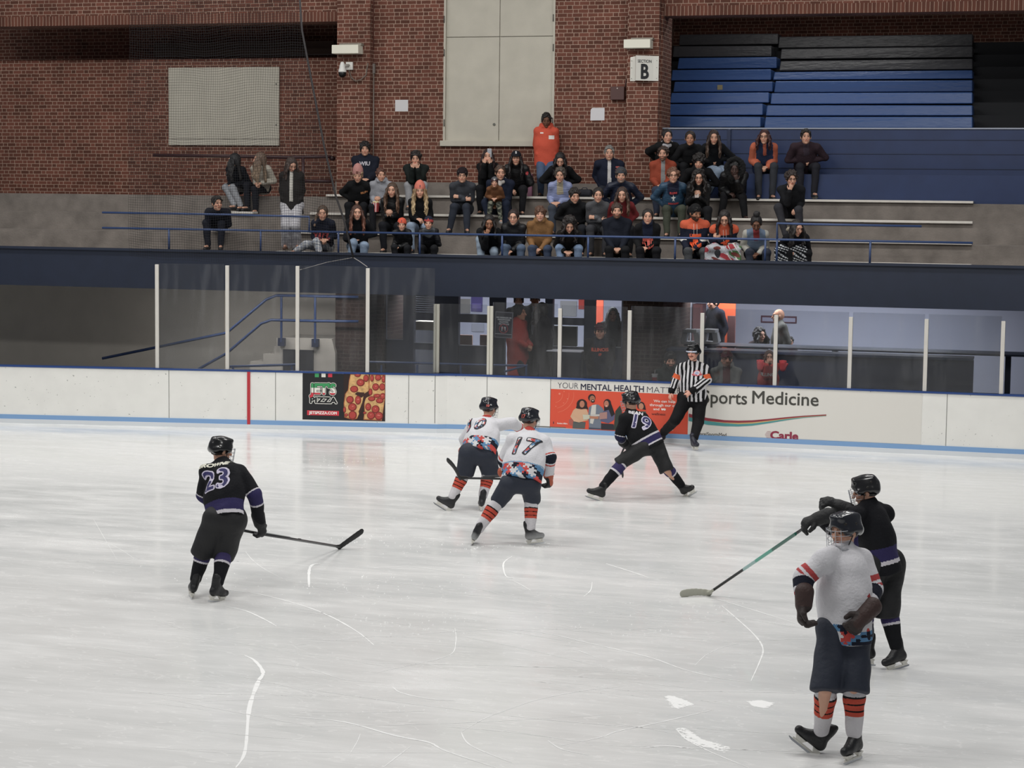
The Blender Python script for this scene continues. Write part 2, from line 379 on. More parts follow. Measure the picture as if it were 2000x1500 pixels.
# ice -----------------------------------------------------------------
def ice_material():
    m = bpy.data.materials.new('ice'); m.use_nodes = True; nt, N, L = nodes(m); b = N['Principled BSDF']
    tc = N.new('ShaderNodeTexCoord')
    def noise(scale, stretch, det=4, rot=0.):
        mp = N.new('ShaderNodeMapping'); mp.inputs['Scale'].default_value = stretch; mp.inputs['Rotation'].default_value = (0, 0, rot); L.new(tc.outputs['Object'], mp.inputs[0])
        n = N.new('ShaderNodeTexNoise'); n.inputs['Scale'].default_value = scale; n.inputs['Detail'].default_value = det; n.inputs['Roughness'].default_value = .6; L.new(mp.outputs[0], n.inputs[0]); return n.outputs[0]
    a = noise(.8, (.5, 1.1, 1), 6, .12); c = noise(2.6, (.35, 1.3, 1), 7, -.2); d = noise(60, (1, 1, 1), 2)
    e = noise(9, (.12, 2.2, 1), 5, .5); g = noise(8, (.12, 2.6, 1), 5, -.9)
    s = mathn(nt, 'ADD', mathn(nt, 'ADD', mathn(nt, 'MULTIPLY', a, .42), mathn(nt, 'MULTIPLY', c, .36)), mathn(nt, 'ADD', mathn(nt, 'MULTIPLY', d, .06), mathn(nt, 'ADD', mathn(nt, 'MULTIPLY', e, .08), mathn(nt, 'MULTIPLY', g, .08))))
    mr = N.new('ShaderNodeMapRange'); mr.inputs[1].default_value = .42; mr.inputs[2].default_value = .60; L.new(s, mr.inputs[0])
    mx = N.new('ShaderNodeMix'); mx.data_type = 'RGBA'; L.new(mr.outputs[0], mx.inputs[0]); mx.inputs[6].default_value = (*lin('d9dad9'), 1); mx.inputs[7].default_value = (*lin('e7e7e6'), 1)
    # fine scratches: thin ridges of noise
    def ridge(sc_, st, rot, wd):
        n = noise(sc_, st, 3, rot); return mathn(nt, 'LESS_THAN', mathn(nt, 'ABSOLUTE', mathn(nt, 'SUBTRACT', n, .5)), wd)
    r1 = ridge(1.6, (.3, 1, 1), .3, .0035); r2 = ridge(1.9, (.35, 1.3, 1), -.5, .003); r3 = ridge(2.6, (.2, 1, 1), 1.3, .003)
    rr = mathn(nt, 'MAXIMUM', r1, mathn(nt, 'MAXIMUM', r2, r3))
    mk = N.new('ShaderNodeMix'); mk.data_type = 'RGBA'; L.new(mathn(nt, 'MULTIPLY', rr, .45), mk.inputs[0]); L.new(mx.outputs[2], mk.inputs[6]); mk.inputs[7].default_value = (*lin('f3f3f2'), 1)
    L.new(mk.outputs[2], b.inputs['Base Color'])
    rg = N.new('ShaderNodeMapRange'); rg.inputs[1].default_value = .40; rg.inputs[2].default_value = .62; rg.inputs[3].default_value = .07; rg.inputs[4].default_value = .30; L.new(s, rg.inputs[0]); L.new(rg.outputs[0], b.inputs['Roughness'])
    b.inputs['IOR'].default_value = 1.31
    bp = N.new('ShaderNodeBump'); bp.inputs['Strength'].default_value = .05; bp.inputs['Distance'].default_value = .01; L.new(mathn(nt, 'ADD', s, mathn(nt, 'MULTIPLY', d, .05)), bp.inputs['Height']); L.new(bp.outputs[0], b.inputs['Normal'])
    return m
ICE = ice_material()
o = MB().box(-46, 22, 4, 33.3, -.2, 0).build('floor', ICE); tag(o, kind='structure')
# skate marks cut in the ice: thin whitish ribbons of shaved snow
MARK = mat('shaved_ice', 'efefee', .8)
mk = MB(); rnd = random.Random(4)
def ribbon(pts, w):
    w *= .7; P = [Vector(p) for p in pts]; out = []
    for i in range(len(P)-1):   # catmull-rom smoothing
        p0, p1, p2, p3 = P[max(i-1, 0)], P[i], P[i+1], P[min(i+2, len(P)-1)]
        for k in range(8):
            t = k/8; out.append(.5*((2*p1)+(-p0+p2)*t+(2*p0-5*p1+4*p2-p3)*t*t+(-p0+3*p1-3*p2+p3)*t**3))
    out.append(P[-1]); n = len(mk.v)
    for i, p in enumerate(out):
        t = (out[min(i+1, len(out)-1)]-out[max(i-1, 0)]).normalized(); s = Vector((-t.y, t.x, 0))
        ww = w*(.35+.65*math.sin(math.pi*min(1, (i+.6)/len(out))))*(.7+.6*rnd.random())
        mk.v += [tuple(p+s*ww/2+Vector((0, 0, .0015))), tuple(p-s*ww/2+Vector((0, 0, .0015)))]
    for i in range(len(out)-1): mk.f.append((n+2*i+1, n+2*i+3, n+2*i+2, n+2*i))
for ox, pl, w in (
  (437, [(70,1500),(125,1400),(150,1150),(200,1000),(230,940),(180,870),(120,840)], .05), (437, [(0,550),(130,580),(240,630),(310,670)], .03),
  (437, [(0,455),(200,480),(450,545),(620,610),(780,700),(880,780)], .03), (437, [(990,1025),(1040,1060),(1200,1095),(1350,1105)], .024),
  (437, [(380,1200),(700,1230),(1000,1310),(1200,1350),(1300,1400),(1600,1500)], .03), (437, [(930,1500),(1100,1370)], .012),
  (437, [(1390,1290),(1530,1210),(1689,1150)], .012), (437, [(1390,1290),(1450,1370),(1689,1470)], .018), (437, [(880,945),(1080,900),(1320,840),(1360,760),(1355,680)], .012),
  (437, [(500,440),(500,350),(520,310),(580,300)], .05), (437, [(640,320),(900,330),(1100,320),(1400,360),(1689,390)], .02), (437, [(240,880),(500,920),(700,980),(900,1000)], .012),
  (437, [(1689,260),(1640,300),(1650,370),(1689,390)], .025), (437, [(840,0),(1200,20),(1689,45)], .02), (437, [(260,800),(600,760),(900,730),(1300,745)], .01), (437, [(730,1430),(780,1350),(800,1300)], .008),
  (1000, [(0,690),(200,710),(500,780),(800,850),(1000,920),(1200,970),(1400,1000)], .022), (1000, [(1230,550),(1300,610),(1420,720),(1470,800),(1450,880),(1400,990)], .022),
  (1000, [(0,1150),(150,1100),(400,1050),(680,1020)], .014), (1000, [(210,1340),(270,1380),(330,1400),(450,1425)], .02), (1000, [(280,1370),(520,1320),(620,1285),(880,1230),(1050,1190),(1180,1160)], .02),
  (1000, [(960,1270),(1020,1330),(1150,1400),(1390,1500)], .02), (1000, [(1070,900),(1150,830),(1280,780),(1450,755)], .01), (1000, [(300,810),(380,810),(510,860)], .014),
  (1000, [(540,300),(700,350),(800,385)], .03), (1000, [(1100,480),(1400,570),(1686,660)], .025), (1000, [(420,495),(460,460),(470,410)], .014), (1000, [(0,400),(60,430),(110,460)], .014),
  (1000, [(170,690),(480,680)], .012), (1000, [(0,75),(300,75),(560,90)], .02), (1000, [(0,15),(300,30),(560,45)], .02), (1000, [(760,1385),(900,1370),(1060,1390)], .025)):
    ribbon([tuple(atZ(ox+a/3, 1000+b/3)) for a, b in pl], w)
for i in range(150):
    c = atZ(rnd.uniform(200, 1800), 850+650*rnd.random()**1.3); an = rnd.gauss(0, .35); L_ = rnd.uniform(.6, 3.2); cv = rnd.gauss(0, .12)
    ribbon([tuple(c+np.array([math.cos(an+cv*t)*L_*t, math.sin(an+cv*t)*L_*t, 0])) for t in (-.5, -.2, .1, .5)], rnd.uniform(.004, .012))
for cx, cy, n, sx, sy in ((790,1215,70,.9,.5),(750,1060,60,1.4,.5),(700,1140,50,1.5,.6),(560,1140,30,1.6,.5),(880,850,20,1.2,1.4),(1170,1225,30,1,.4),(1350,1190,30,1,.4),(800,1390,24,.8,.4),(1040,1065,30,.35,.3),(925,1070,30,.3,.25),(680,905,40,1.2,.8)):
    c = atZ(cx, cy)
    for _ in range(n):
        x, y = c[0]+rnd.gauss(0, sx*.45), c[1]+rnd.gauss(0, sy*.7); r_ = rnd.uniform(.004, .011)
        k = len(mk.v); mk.v += [(x+r_*math.cos(a), y+r_*math.sin(a), .001) for a in (0, 2.1, 4.2)]+[(x, y, .008)]; mk.f += [(k, k+1, k+3), (k+1, k+2, k+3), (k+2, k, k+3)]
# the small piles of snow in the lower right
for pts in ([(900,1085),(930,1075),(1020,1105),(1060,1130),(950,1160)], [(1380,1110),(1460,1105),(1530,1120),(1490,1150),(1420,1140)], [(960,1270),(1010,1265),(1060,1320),(1290,1385),(1250,1410),(1100,1370),(1010,1330)]):
    P = [atZ(1000+a/3, 1000+b/3) for a, b in pts]
    for _ in range(260):
        i = rnd.randrange(len(P)); j = (i+1) % len(P); c = sum(P)/len(P); t, u_ = rnd.random(), rnd.random()**.5; q = c*(1-u_)+(P[i]*(1-t)+P[j]*t)*u_; r_ = rnd.uniform(.01, .03)*(1.15-.6*u_); an = rnd.uniform(0, 6)
        k = len(mk.v); mk.v += [(q[0]+r_*1.6*math.cos(an+x), q[1]+r_*math.sin(an+x), .0012) for x in (0, 1.5, 3, 4.6)]+[(q[0], q[1], .004)]; mk.f += [(k, k+1, k+4), (k+1, k+2, k+4), (k+2, k+3, k+4), (k+3, k, k+4)]
mk.build('skate_marks', MARK, o, smooth=True)

# rink boards -----------------------------------------------------------
BOARD = mat('board_plastic', 'e8e7e2', .35, var=.03, vscale=3, spec=.4)
def board_marks(m):   # puck marks on the white plastic
    nt, N, L = nodes(m); b = N['Principled BSDF']; src = b.inputs['Base Color'].links[0].from_socket
    tc = N.new('ShaderNodeTexCoord'); n = N.new('ShaderNodeTexNoise'); n.inputs['Scale'].default_value = 22; n.inputs['Detail'].default_value = 3; L.new(tc.outputs['Object'], n.inputs[0])
    n2 = N.new('ShaderNodeTexNoise'); n2.inputs['Scale'].default_value = 2.2; L.new(tc.outputs['Object'], n2.inputs[0])
    g = mathn(nt, 'MULTIPLY', mathn(nt, 'GREATER_THAN', n.outputs[0], .71), mathn(nt, 'GREATER_THAN', n2.outputs[0], .48))
    mx = N.new('ShaderNodeMix'); mx.data_type = 'RGBA'; L.new(mathn(nt, 'MULTIPLY', g, .6), mx.inputs[0]); L.new(src, mx.inputs[6]); mx.inputs[7].default_value = (*lin('4a4a48'), 1); L.new(mx.outputs[2], b.inputs['Base Color'])
board_marks(BOARD)
KICK = mat('kick_plate', '7fa3cd', .35); CAP = mat('board_cap', '27437c', .35)
BT = (BL1-BL0)/np.linalg.norm(BL1-BL0)
path = [BL0-BT*9, BL0, BL1, np.array([-10.86, 33.1]) if False else np.array([-10.80, 33.0]), np.array([-10.2, 33.1]), np.array([12., 33.1])]
def wallpath(name, z0, z1, t0, t1, m):
    b = MB(); nn = len(path)
    for i in range(nn):
        d = path[min(i+1, nn-1)]-path[max(i-1, 0)]; d = d/np.linalg.norm(d); n = np.array([d[1], -d[0]])
        f_, k_ = path[i]+n*t1, path[i]-n*t0
        b.v += [(f_[0], f_[1], z0), (f_[0], f_[1], z1), (k_[0], k_[1], z1), (k_[0], k_[1], z0)]
    for i in range(nn-1):
        q = i*4
        for j in range(4): b.f.append((q+j, q+4+j, q+4+(j+1) % 4, q+(j+1) % 4))
    b.f += [(0, 1, 2, 3), tuple(reversed([(nn-1)*4+j for j in range(4)]))]
    o = b.build(name, m); tag(o, kind='structure'); return o
boards = wallpath('wall_front', 0, 1.03, .1, 0, BOARD)
wallpath('baseboard_front', .075, .155, 0, .012, KICK); wallpath('trim_10', 0, .075, 0, .03, mat('ice_buildup', 'd4d8dc', .4))
wallpath('trim_1', 1.03, 1.06, .13, .015, CAP)
sm = MB()
def vline(px, y0, y1, w, Z0=None, Z1=None, off=.003):
    p = atB(px, (y0+y1)/2, off); a = atB(px, y1, off)[2] if Z0 is None else Z0; b = atB(px, y0, off)[2] if Z1 is None else Z1
    t = BT if px <= 850 else np.array([1, 0]); q = t*w/2
    sm.hexa([(p[0]-q[0], p[1]-q[1], a), (p[0]+q[0], p[1]+q[1], a), (p[0]+q[0], p[1]+q[1]+.004, a), (p[0]-q[0], p[1]-q[1]+.004, a)],
            [(p[0]-q[0], p[1]-q[1], b), (p[0]+q[0], p[1]+q[1], b), (p[0]+q[0], p[1]+q[1]+.004, b), (p[0]-q[0], p[1]-q[1]+.004, b)])
for px in (330, 538, 798, 951, 1075, 1460, 1700, 1850): vline(px, 740, 815, .008, .158, 1.028)
vline(849.5, 735, 825, .009, .175, 1.05); vline(1348, 750, 850, .012, .158, 1.028)
a = atB(851, 826, .004); b_ = atB(1105, 834, .004); sm.box(a[0], b_[0], 33.094, 33.098, .17, .185)
sm.build('panel_seams', mat('seam', '5c5c58', .8), boards)
rl = MB(); p = atB(486, 780, .004); p2 = p[:2]; q = BT*.028
rl.hexa([(p[0]-q[0], p[1]-q[1], 0.0), (p[0]+q[0], p[1]+q[1], 0.0), (p[0]+q[0], p[1]+q[1]+.004, 0.0), (p[0]-q[0], p[1]-q[1]+.004, 0.0)],
        [(p[0]-q[0], p[1]-q[1], 1.03), (p[0]+q[0], p[1]+q[1], 1.03), (p[0]+q[0], p[1]+q[1]+.004, 1.03), (p[0]-q[0], p[1]-q[1]+.004, 1.03)])
rl.v = [(x-BT[1]*-.0+ .012*BT[1], y-.014, z) for x, y, z in rl.v]
rl.build('goal_line_stripe', mat('stripe_red', 'b8313a', .4), boards)

# posts and panes of the glass ------------------------------------------
GL = bpy.data.materials.new('acrylic'); GL.use_nodes = True; nt, N, L = nodes(GL); N.remove(N['Principled BSDF']); out = N['Material Output']
tr = N.new('ShaderNodeBsdfTransparent'); tr.inputs[0].default_value = (.86, .87, .88, 1); gs = N.new('ShaderNodeBsdfGlossy'); gs.inputs['Roughness'].default_value = .04
df = N.new('ShaderNodeBsdfDiffuse'); df.inputs[0].default_value = (.8, .8, .82, 1); fr = N.new('ShaderNodeFresnel'); fr.inputs[0].default_value = 1.49
tc = N.new('ShaderNodeTexCoord'); mp = N.new('ShaderNodeMapping'); mp.inputs['Rotation'].default_value = (.3, .5, .2); mp.inputs['Scale'].default_value = (1, 1, .16); n1 = N.new('ShaderNodeTexNoise'); n1.inputs['Scale'].default_value = 6; n1.inputs['Detail'].default_value = 8
L.new(tc.outputs['Object'], mp.inputs[0]); L.new(mp.outputs[0], n1.inputs[0]); mr = N.new('ShaderNodeMapRange'); mr.inputs[1].default_value = .5; mr.inputs[2].default_value = .85; mr.inputs[3].default_value = .012; mr.inputs[4].default_value = .06; L.new(n1.outputs[0], mr.inputs[0])
m1 = N.new('ShaderNodeMixShader'); L.new(mr.outputs[0], m1.inputs[0]); L.new(tr.outputs[0], m1.inputs[1]); L.new(df.outputs[0], m1.inputs[2])
m2 = N.new('ShaderNodeMixShader'); L.new(fr.outputs[0], m2.inputs[0]); L.new(m1.outputs[0], m2.inputs[1]); L.new(gs.outputs[0], m2.inputs[2]); L.new(m2.outputs[0], out.inputs[0])
POSTS = [(443, 2.94, 0), (580, 2.95, 0), (717, 2.93, 0), (851.5, 2.30, 1), (956.5, 2.29, 1), (1092, 2.28, 0), (1228, 2.28, 0), (1370, 2.27, 0), (1514, 2.27, 0)]
PL = ['tall white glass post at the left edge of the photo', 'tall white glass post left of the dark pizza advert', 'tall white glass post above the middle of the pizza advert', 'double metal glass post where tall glass steps down to low glass',
      'double metal glass post left of the earbuds warning sign', 'white glass post left of the man in a cap behind the glass', 'white glass post in front of the dark brick pillar', 'white glass post just behind the head of the referee', 'white glass post in front of the girl in an orange jersey']
def post(px, top, dbl, label):
    p = atB(px, 680); d = BT if px <= 850 else np.array([1., 0.]); n = np.array([d[1], -d[0]]); e = empty('glass_post', (p[0]-n[0]*.05, p[1]-n[1]*.05, 1.06), math.atan2(d[1], d[0]), label, 'glass post', 'posts holding the rink glass')
    if dbl:
        MB().box(-.062, -.014, -.03, .03, 0, top-1.06).build('post', ALUS, e, bevel=.006); MB().box(-.008, .048, -.035, .03, 0, top-1.06).build('post', ALUS, e, bevel=.008)
    else: MB().box(-.033, .033, -.03, .03, 0, top-1.06).build('post', ALU, e, bevel=.006)
for (px, t, d), l in zip(POSTS, PL): post(px, t, d, l)
for px, t, l in ((306, 2.94, 'white glass post further left beyond the pizza advert'), (1660, 2.27, 'white glass post further right beyond the medicine advert'), (1808, 2.27, 'white glass post second further right beyond the medicine advert'), (1958, 2.27, 'white glass post furthest right along the boards')): post(px, t, 0, l)
PAN = [(447, 576, 2.96, 'tall glass pane in front of the grey stair wall'), (584, 713, 2.96, 'tall glass pane above the pizza advert'), (721, 848, 2.95, 'tall glass pane at the step down to low glass'),
       (859, 951, 2.31, 'low glass pane left of the double post and warning sign'), (962, 1088, 2.36, 'low glass pane holding the earbuds warning sign'), (1096, 1224, 2.34, 'low glass pane in front of the man in a cap'),
       (1232, 1366, 2.36, 'low glass pane behind the referee'), (1374, 1510, 2.35, 'low glass pane in front of the man in a grey jacket'), (1518, 1656, 2.35, 'low glass pane right of the girl in an orange jersey'),
       (1664, 1804, 2.35, 'low glass pane further right past the medicine advert'), (1812, 1954, 2.35, 'furthest right glass pane'), (310, 438, 2.96, 'tall glass pane left of the red line')]
for a, b, top, l in PAN:
    off = -.05; A = atB(a, 700, off); B = atB(b, 700, off); z0 = 1.062
    g = MB(); d = (B-A)[:2]; d = d/np.linalg.norm(d); n = np.array([d[1], -d[0]])*.006
    g.hexa([(A[0]+n[0], A[1]+n[1], z0), (B[0]+n[0], B[1]+n[1], z0), (B[0]-n[0], B[1]-n[1], z0), (A[0]-n[0], A[1]-n[1], z0)],
           [(A[0]+n[0], A[1]+n[1], top), (B[0]+n[0], B[1]+n[1], top), (B[0]-n[0], B[1]-n[1], top), (A[0]-n[0], A[1]-n[1], top)])
    tag(recentre(g.build('glass_screen', GL)), l, 'glass pane', 'clear panes of the rink glass')

# the stand --------------------------------------------------------------
XL, XR = -24., 3.
pxX = lambda px, py=200, Y=38.1: float(atY(px, py, Y)[0])
def bxp(m_, x0, y0, x1, y1, Y0, Y1):
    """box whose front face covers the pixel rectangle on the plane Y0"""
    a, b, c, d = atY(x0, y0, Y0), atY(x1, y0, Y0), atY(x0, y1, Y0), atY(x1, y1, Y0)
    m_.box((a[0]+c[0])/2, (b[0]+d[0])/2, Y0, Y1, (c[2]+d[2])/2, (a[2]+b[2])/2); return m_
o = MB().box(XL, XR, 34.05, 34.12, 2.40, 3.12).box(XL, XR, 34.0, 34.14, 3.12, 3.165).build('wall_balcony', NAVY); tag(o, kind='structure')
o = MB().box(XL, XR, 34.12, 38.1, 2.42, 2.73).build('ceiling', mat('soffit', '3b3f4c', .8)); tag(o, kind='structure')
t = MB()
for k, (y0, z) in enumerate(((34.9, 3.10), (35.7, 3.47), (36.5, 3.84), (37.3, 4.21))): t.box(XL, XR, y0, 38.1, z-.37 if k else 2.73, z)
t.box(pxX(658), atY(1294, 360, 38.05)[0], 38.02, 38.1, 4.21, 4.53).box(XL, pxX(658), 38.1, 39.6, 4.0, 4.21)
o = t.build('floor.001', CONC); tag(o, kind='structure')
BY = [None, 34.95, 35.75, 36.55, 37.35]; BZ = [None, 3.15, 3.52, 3.89, 4.26]
for k, a, b, l in ((1, 543, 1900, 'long white bench plank of the lowest row behind the blue rail'), (2, 575, 832, 'white bench plank of the second row left of the man in a grey jacket'), (2, 945, 1900, 'white bench plank of the second row right of the aisle gap'),
                (3, 452, 499, 'short white bench plank under the feet of the seated women at far left'), (3, 609, 1900, 'long white bench plank of the third row'), (4, 641, 1900, 'long white bench plank of the top row under the brick wall')):
    A = atY(a, 440, BY[k])[0]; B = atY(b, 440, BY[k])[0]
    e = empty('bench', ((A+B)/2, BY[k], BZ[k]-.05), 0, l, 'bench', 'bench planks on the concrete steps')
    w_ = (B-A)/2; MB().box(-w_, w_, -.12, .13, .006, .05).build('seat', PLANK, e, bevel=.006)
    x = -w_+.15
    while x < w_-.1: MB().box(x-.03, x+.03, -.06, .1, 0, .006).build('bracket', flat('55565a', .5), e); x += 1.2
# blue guard rails on the balcony edge
def rail(label, segs, posts, r=.02):
    P0 = atY(segs[0][0][0], segs[0][0][1], 34.07); e = empty('guard_rail', (P0[0], 34.07, 3.165), 0, label, 'railing'); b = MB()
    for s in segs:
        pts = [atY(x, y, 34.07)-np.array([P0[0], 34.07, 3.165]) for x, y in s]; b.tube(pts, r, 10)
    b.build('rail', BLUE, e, smooth=True)
    for x, y in posts:
        p = atY(x, y, 34.07)-np.array([P0[0], 34.07, 3.165]); MB().tube([(p[0], 0, 0), (p[0], 0, p[2])], r*.95, 10).build('post', BLUE, e, smooth=True)
rail('long blue railing along the balcony in front of the lowest row', [[(604, 452.3), (1562, 468.7), (1900, 474.5)]], [(661, 453.3), (820, 456), (981, 458.8), (1149, 461.7), (1319, 464.6), (1495, 467.6), (1700, 471)])
rail('raised blue railing by the stair opening at the left', [[(200, 415), (437, 419), (604, 423.5), (604, 452.3)], [(200, 445), (437, 449), (604, 451.8)]], [(509, 450), (330, 447)])
rail('raised blue railing at the right edge in front of the fur hood', [[(1518, 468), (1518, 436), (1562, 437.5), (1800, 442)]], [(1518, 460)])

# upper walls ---------------------------------------------------------------
WY = 38.1; ZT = 9.6
pxX = lambda px, py=200, Y=WY: float(atY(px, py, Y)[0])
xa, xb, xc, xd, xe = pxX(658), pxX(866), pxX(1082.5), pxX(1223), pxX(1294, 150)
zs = float(atY(950, 286, WY)[2])
w_ = MB().box(xa, xb, WY, WY+.6, 4.21, ZT).box(xc, xe, WY, WY+.6, 4.21, ZT).box(xb, xc, WY, WY+.6, 4.21, zs)
o = w_.build('wall_back', BR); tag(o, kind='structure')
# pillars
pA = MB(); x0, x1 = pxX(658, 200, 37.86), pxX(722, 200, 37.86); pA.box(x0, x1, 37.86, 38.8, 4.21, ZT)
tag(pA.build('wall_pillar_left', BR), kind='structure')
x0p, x1p = pxX(1223.5, 200, 37.84), pxX(1285, 200, 37.84)
tag(MB().box(x0p, x1p, 37.84, 38.7, 4.21, ZT).box(x1p-.001, xe+.006, 38.02, 38.9, 4.21, ZT).build('wall_pillar_right', BR), kind='structure')
# tall shuttered window
zt = ZT
wi = empty('window_1', ((xb+xc)/2, WY, zs)); tag(wi, kind='structure'); c0 = (xb+xc)/2; hw = (xc-xb)/2
sh = MB(); zsm = float(atY(975, 71.2, WY)[2])-zs
for sx in (0, 1):
    for z0, z1 in ((.08, zsm-.006), (zsm+.006, ZT-zs)):
        a, b = ((-hw+.04, -.006) if sx == 0 else (.006, hw-.04))
        sh_ = MB().box(a, b, .05, .09, z0, z1).build('shutter', CREAM, wi, bevel=.004)
fm = MB().box(-hw, -hw+.04, -.01, .09, .06, ZT-zs).box(hw-.04, hw, -.01, .09, .06, ZT-zs).box(-hw, hw, .09, .3, 0, ZT-zs); fm.build('window_frame', CREAM, wi)
MB().box(-hw-.05, hw+.02, -.07, .05, 0, .115).build('window_sill', CREAM, wi, bevel=.008)
lk = atY(965, 243, WY+.04); MB().tube([(lk[0]-c0, .05, lk[2]-zs), (lk[0]-c0, .035, lk[2]-zs)], .028, 16).tube([(lk[0]-c0, .04, lk[2]-zs), (lk[0]-c0, .028, lk[2]-zs)], .014, 12).build('lock', flat('6f6f68', .4, metal=.6), wi)
hg = MB()
for px, py in ((868, 38), (868, 103), (868, 240), (1081, 35), (1081, 93), (1079.5, 237)):
    q = atY(px, py, WY); hg.tube([(q[0]-c0, -.016, q[2]-zs-.07), (q[0]-c0, -.016, q[2]-zs+.07)], .011, 8)
hg.build('hinge', flat('4d4b46', .5), wi, smooth=True)
RB = 39.55
# left bay: arch course, deep dark opening, recessed brick with a shuttered window
zl0, zl1, zl2 = float(atY(550, 43.5, WY)[2]), float(atY(550, 24.5, WY)[2]), float(atY(600, 113, RB)[2])
tag(MB().box(XL, xa, WY, WY+.55, zl1, ZT).build('wall_left', BR), kind='structure')
tag(MB().box(XL, xa, WY-.004, WY+.55, zl0, zl1).build('trim_2', BRD), kind='structure')
tag(MB().box(XL, xa+.6, RB, RB+.3, 4.21, zl2).box(xa-.02, xa+.02, 38.7, RB+2, 4.21, ZT).box(XL-3, xa+.5, RB+1.8, RB+2, zl2-.2, ZT+1).box(XL, xa, RB, RB+2, zl1+.1, zl1+.25).build('wall_left.001', BR), kind='structure')  # last box: slab added over the deep opening to hold it dark
bm_ = MB(); bxp(bm_, 300, 82, 652, 107, RB+1, RB+1.3); tag(bm_.build('trim_3', flat('4a3a32', .8)), kind='structure')
wl = empty('window_2', (pxX(480, 284, RB), RB, float(atY(480, 284, RB)[2]))); tag(wl, kind='structure'); p = wl.location
A, B = pxX(330, 200, RB-.03)-p.x, pxX(545.5, 200, RB-.03)-p.x; hgt = float(atY(500, 131, RB-.03)[2])-p.z
MB().box(A, B, -.05, -.01, .14, hgt).build('shutter', CREAM, wl); MB().box(A, B, -.06, -.01, 0, .13).build('window_sill', CREAM, wl)
sc = MB()
for py in (164, 244):
    q = atY(539.5, py, RB-.05); sc.tube([(q[0]-p.x, -.05, q[2]-p.z), (q[0]-p.x, -.065, q[2]-p.z)], .014, 12)
sc.build('bolt', flat('454440', .4), wl)
# dark pipe railing by the left wall
e = empty('pipe_railing', (pxX(592, 380, 38.3), 38.3, 4.21), 0, 'dark maroon pipe railing against the brick at the left of the stand', 'railing'); L0 = e.location; b = MB()
for s in ([(300, 303), (438, 305), (560, 307), (645, 306)], [(575, 353), (646, 354)]): b.tube([Vector(atY(x, y, 38.3))-L0 for x, y in s], .035, 10)
b.build('rail', flat('3a1f22', .5), e, smooth=True); MB().tube([(0, 0, 0), (0, 0, float(atY(592, 306, 38.3)[2])-4.21)], .033, 10).build('post', flat('3a1f22', .5), e, smooth=True)
q = Vector(atY(647, 309, 38.3))-L0; MB().tube([q, q+Vector((0, .12, 0))], .05, 12).build('end_flange', flat('2c1a1c', .5), e, smooth=True)

# right bay --------------------------------------------------------------------
zr0, zr1 = float(atY(1428, 29.2, WY)[2]), float(atY(1428, 10, WY)[2])
tag(MB().box(xe, XR, WY, WY+.5, zr1, ZT).box(xe-1.9, XR, 46.0, 46.2, 4., ZT+1.5).box(xe-1.9, XR, WY+.3, 46, ZT+.1, ZT+.3).hexa([(xe-.3, WY+.2, 4.21), (xe+.004, WY+.2, 4.21), (xe-1.42, 46, 4.21), (xe-1.8, 46, 4.21)], [(xe-.3, WY+.2, ZT+.2), (xe+.004, WY+.2, ZT+.2), (xe-1.42, 46, ZT+.2), (xe-1.8, 46, ZT+.2)]).build('wall_right', BR), kind='structure')  # the slab across the top is added, unseen, to keep the bay dark
tag(MB().box(xe, XR, WY-.004, WY+.5, zr0, zr1).build('trim_4', BRD), kind='structure')
GB = mat('guard_blue', '1d2e54', .45, var=.1, vscale=3)
gw = MB(); z0, z1 = 4.21, float(atY(1430, 252, 38.2)[2]); gw.box(xe, XR, 38.2, 38.26, z0, z1)
tag(gw.build('wall_guard', GB), kind='structure')
tr_ = MB(); tr_.box(xe, XR, 38.17, 38.29, z1, z1+.025); tag(tr_.build('trim_5', flat('9aa0ae', .4)), kind='structure')
ss = MB()
for py in (273, 300, 328): z = float(atY(1430, py, 38.19)[2]); ss.box(xe, XR, 38.188, 38.2, z, z+.012)
X_ = pxX(1424, 280, 38.19); ss.box(X_-.03, X_+.03, 38.16, 38.2, z0, z1)
tag(ss.build('trim_6', flat('152343', .5)), kind='structure')
VIN = mat('blue_vinyl', '34548a', .42, bump=.5, bscale=9, spec=.5, stretch=(.5, 1, 2)); VINK = mat('black_vinyl', '45464a', .4, bump=.6, bscale=9, stretch=(.5, 1, 2))
rows = [((1293,1486),(227,248.5)),((1296,1490),(203,225)),((1309,1502),(181,201)),((1315,1509),(159,179.5)),((1311,1506),(136,157)),((1323,1517),(112,134)),((1314,1507),(89,111)),((1326,1520),(66,87.5))]
rows2 = [((1493,1900),(228,250)),((1496,1900),(205,226)),((1505,1900),(181,203)),((1512,1900),(157,180)),((1510,1900),(139,155)),((1522,1900),(117,137)),((1524,1900),(93,114)),((1520,1900),(69,92))]
ordn = ['lowest', 'second', 'third', 'fourth', 'fifth', 'sixth', 'seventh', 'topmost']
rnd = random.Random(2)
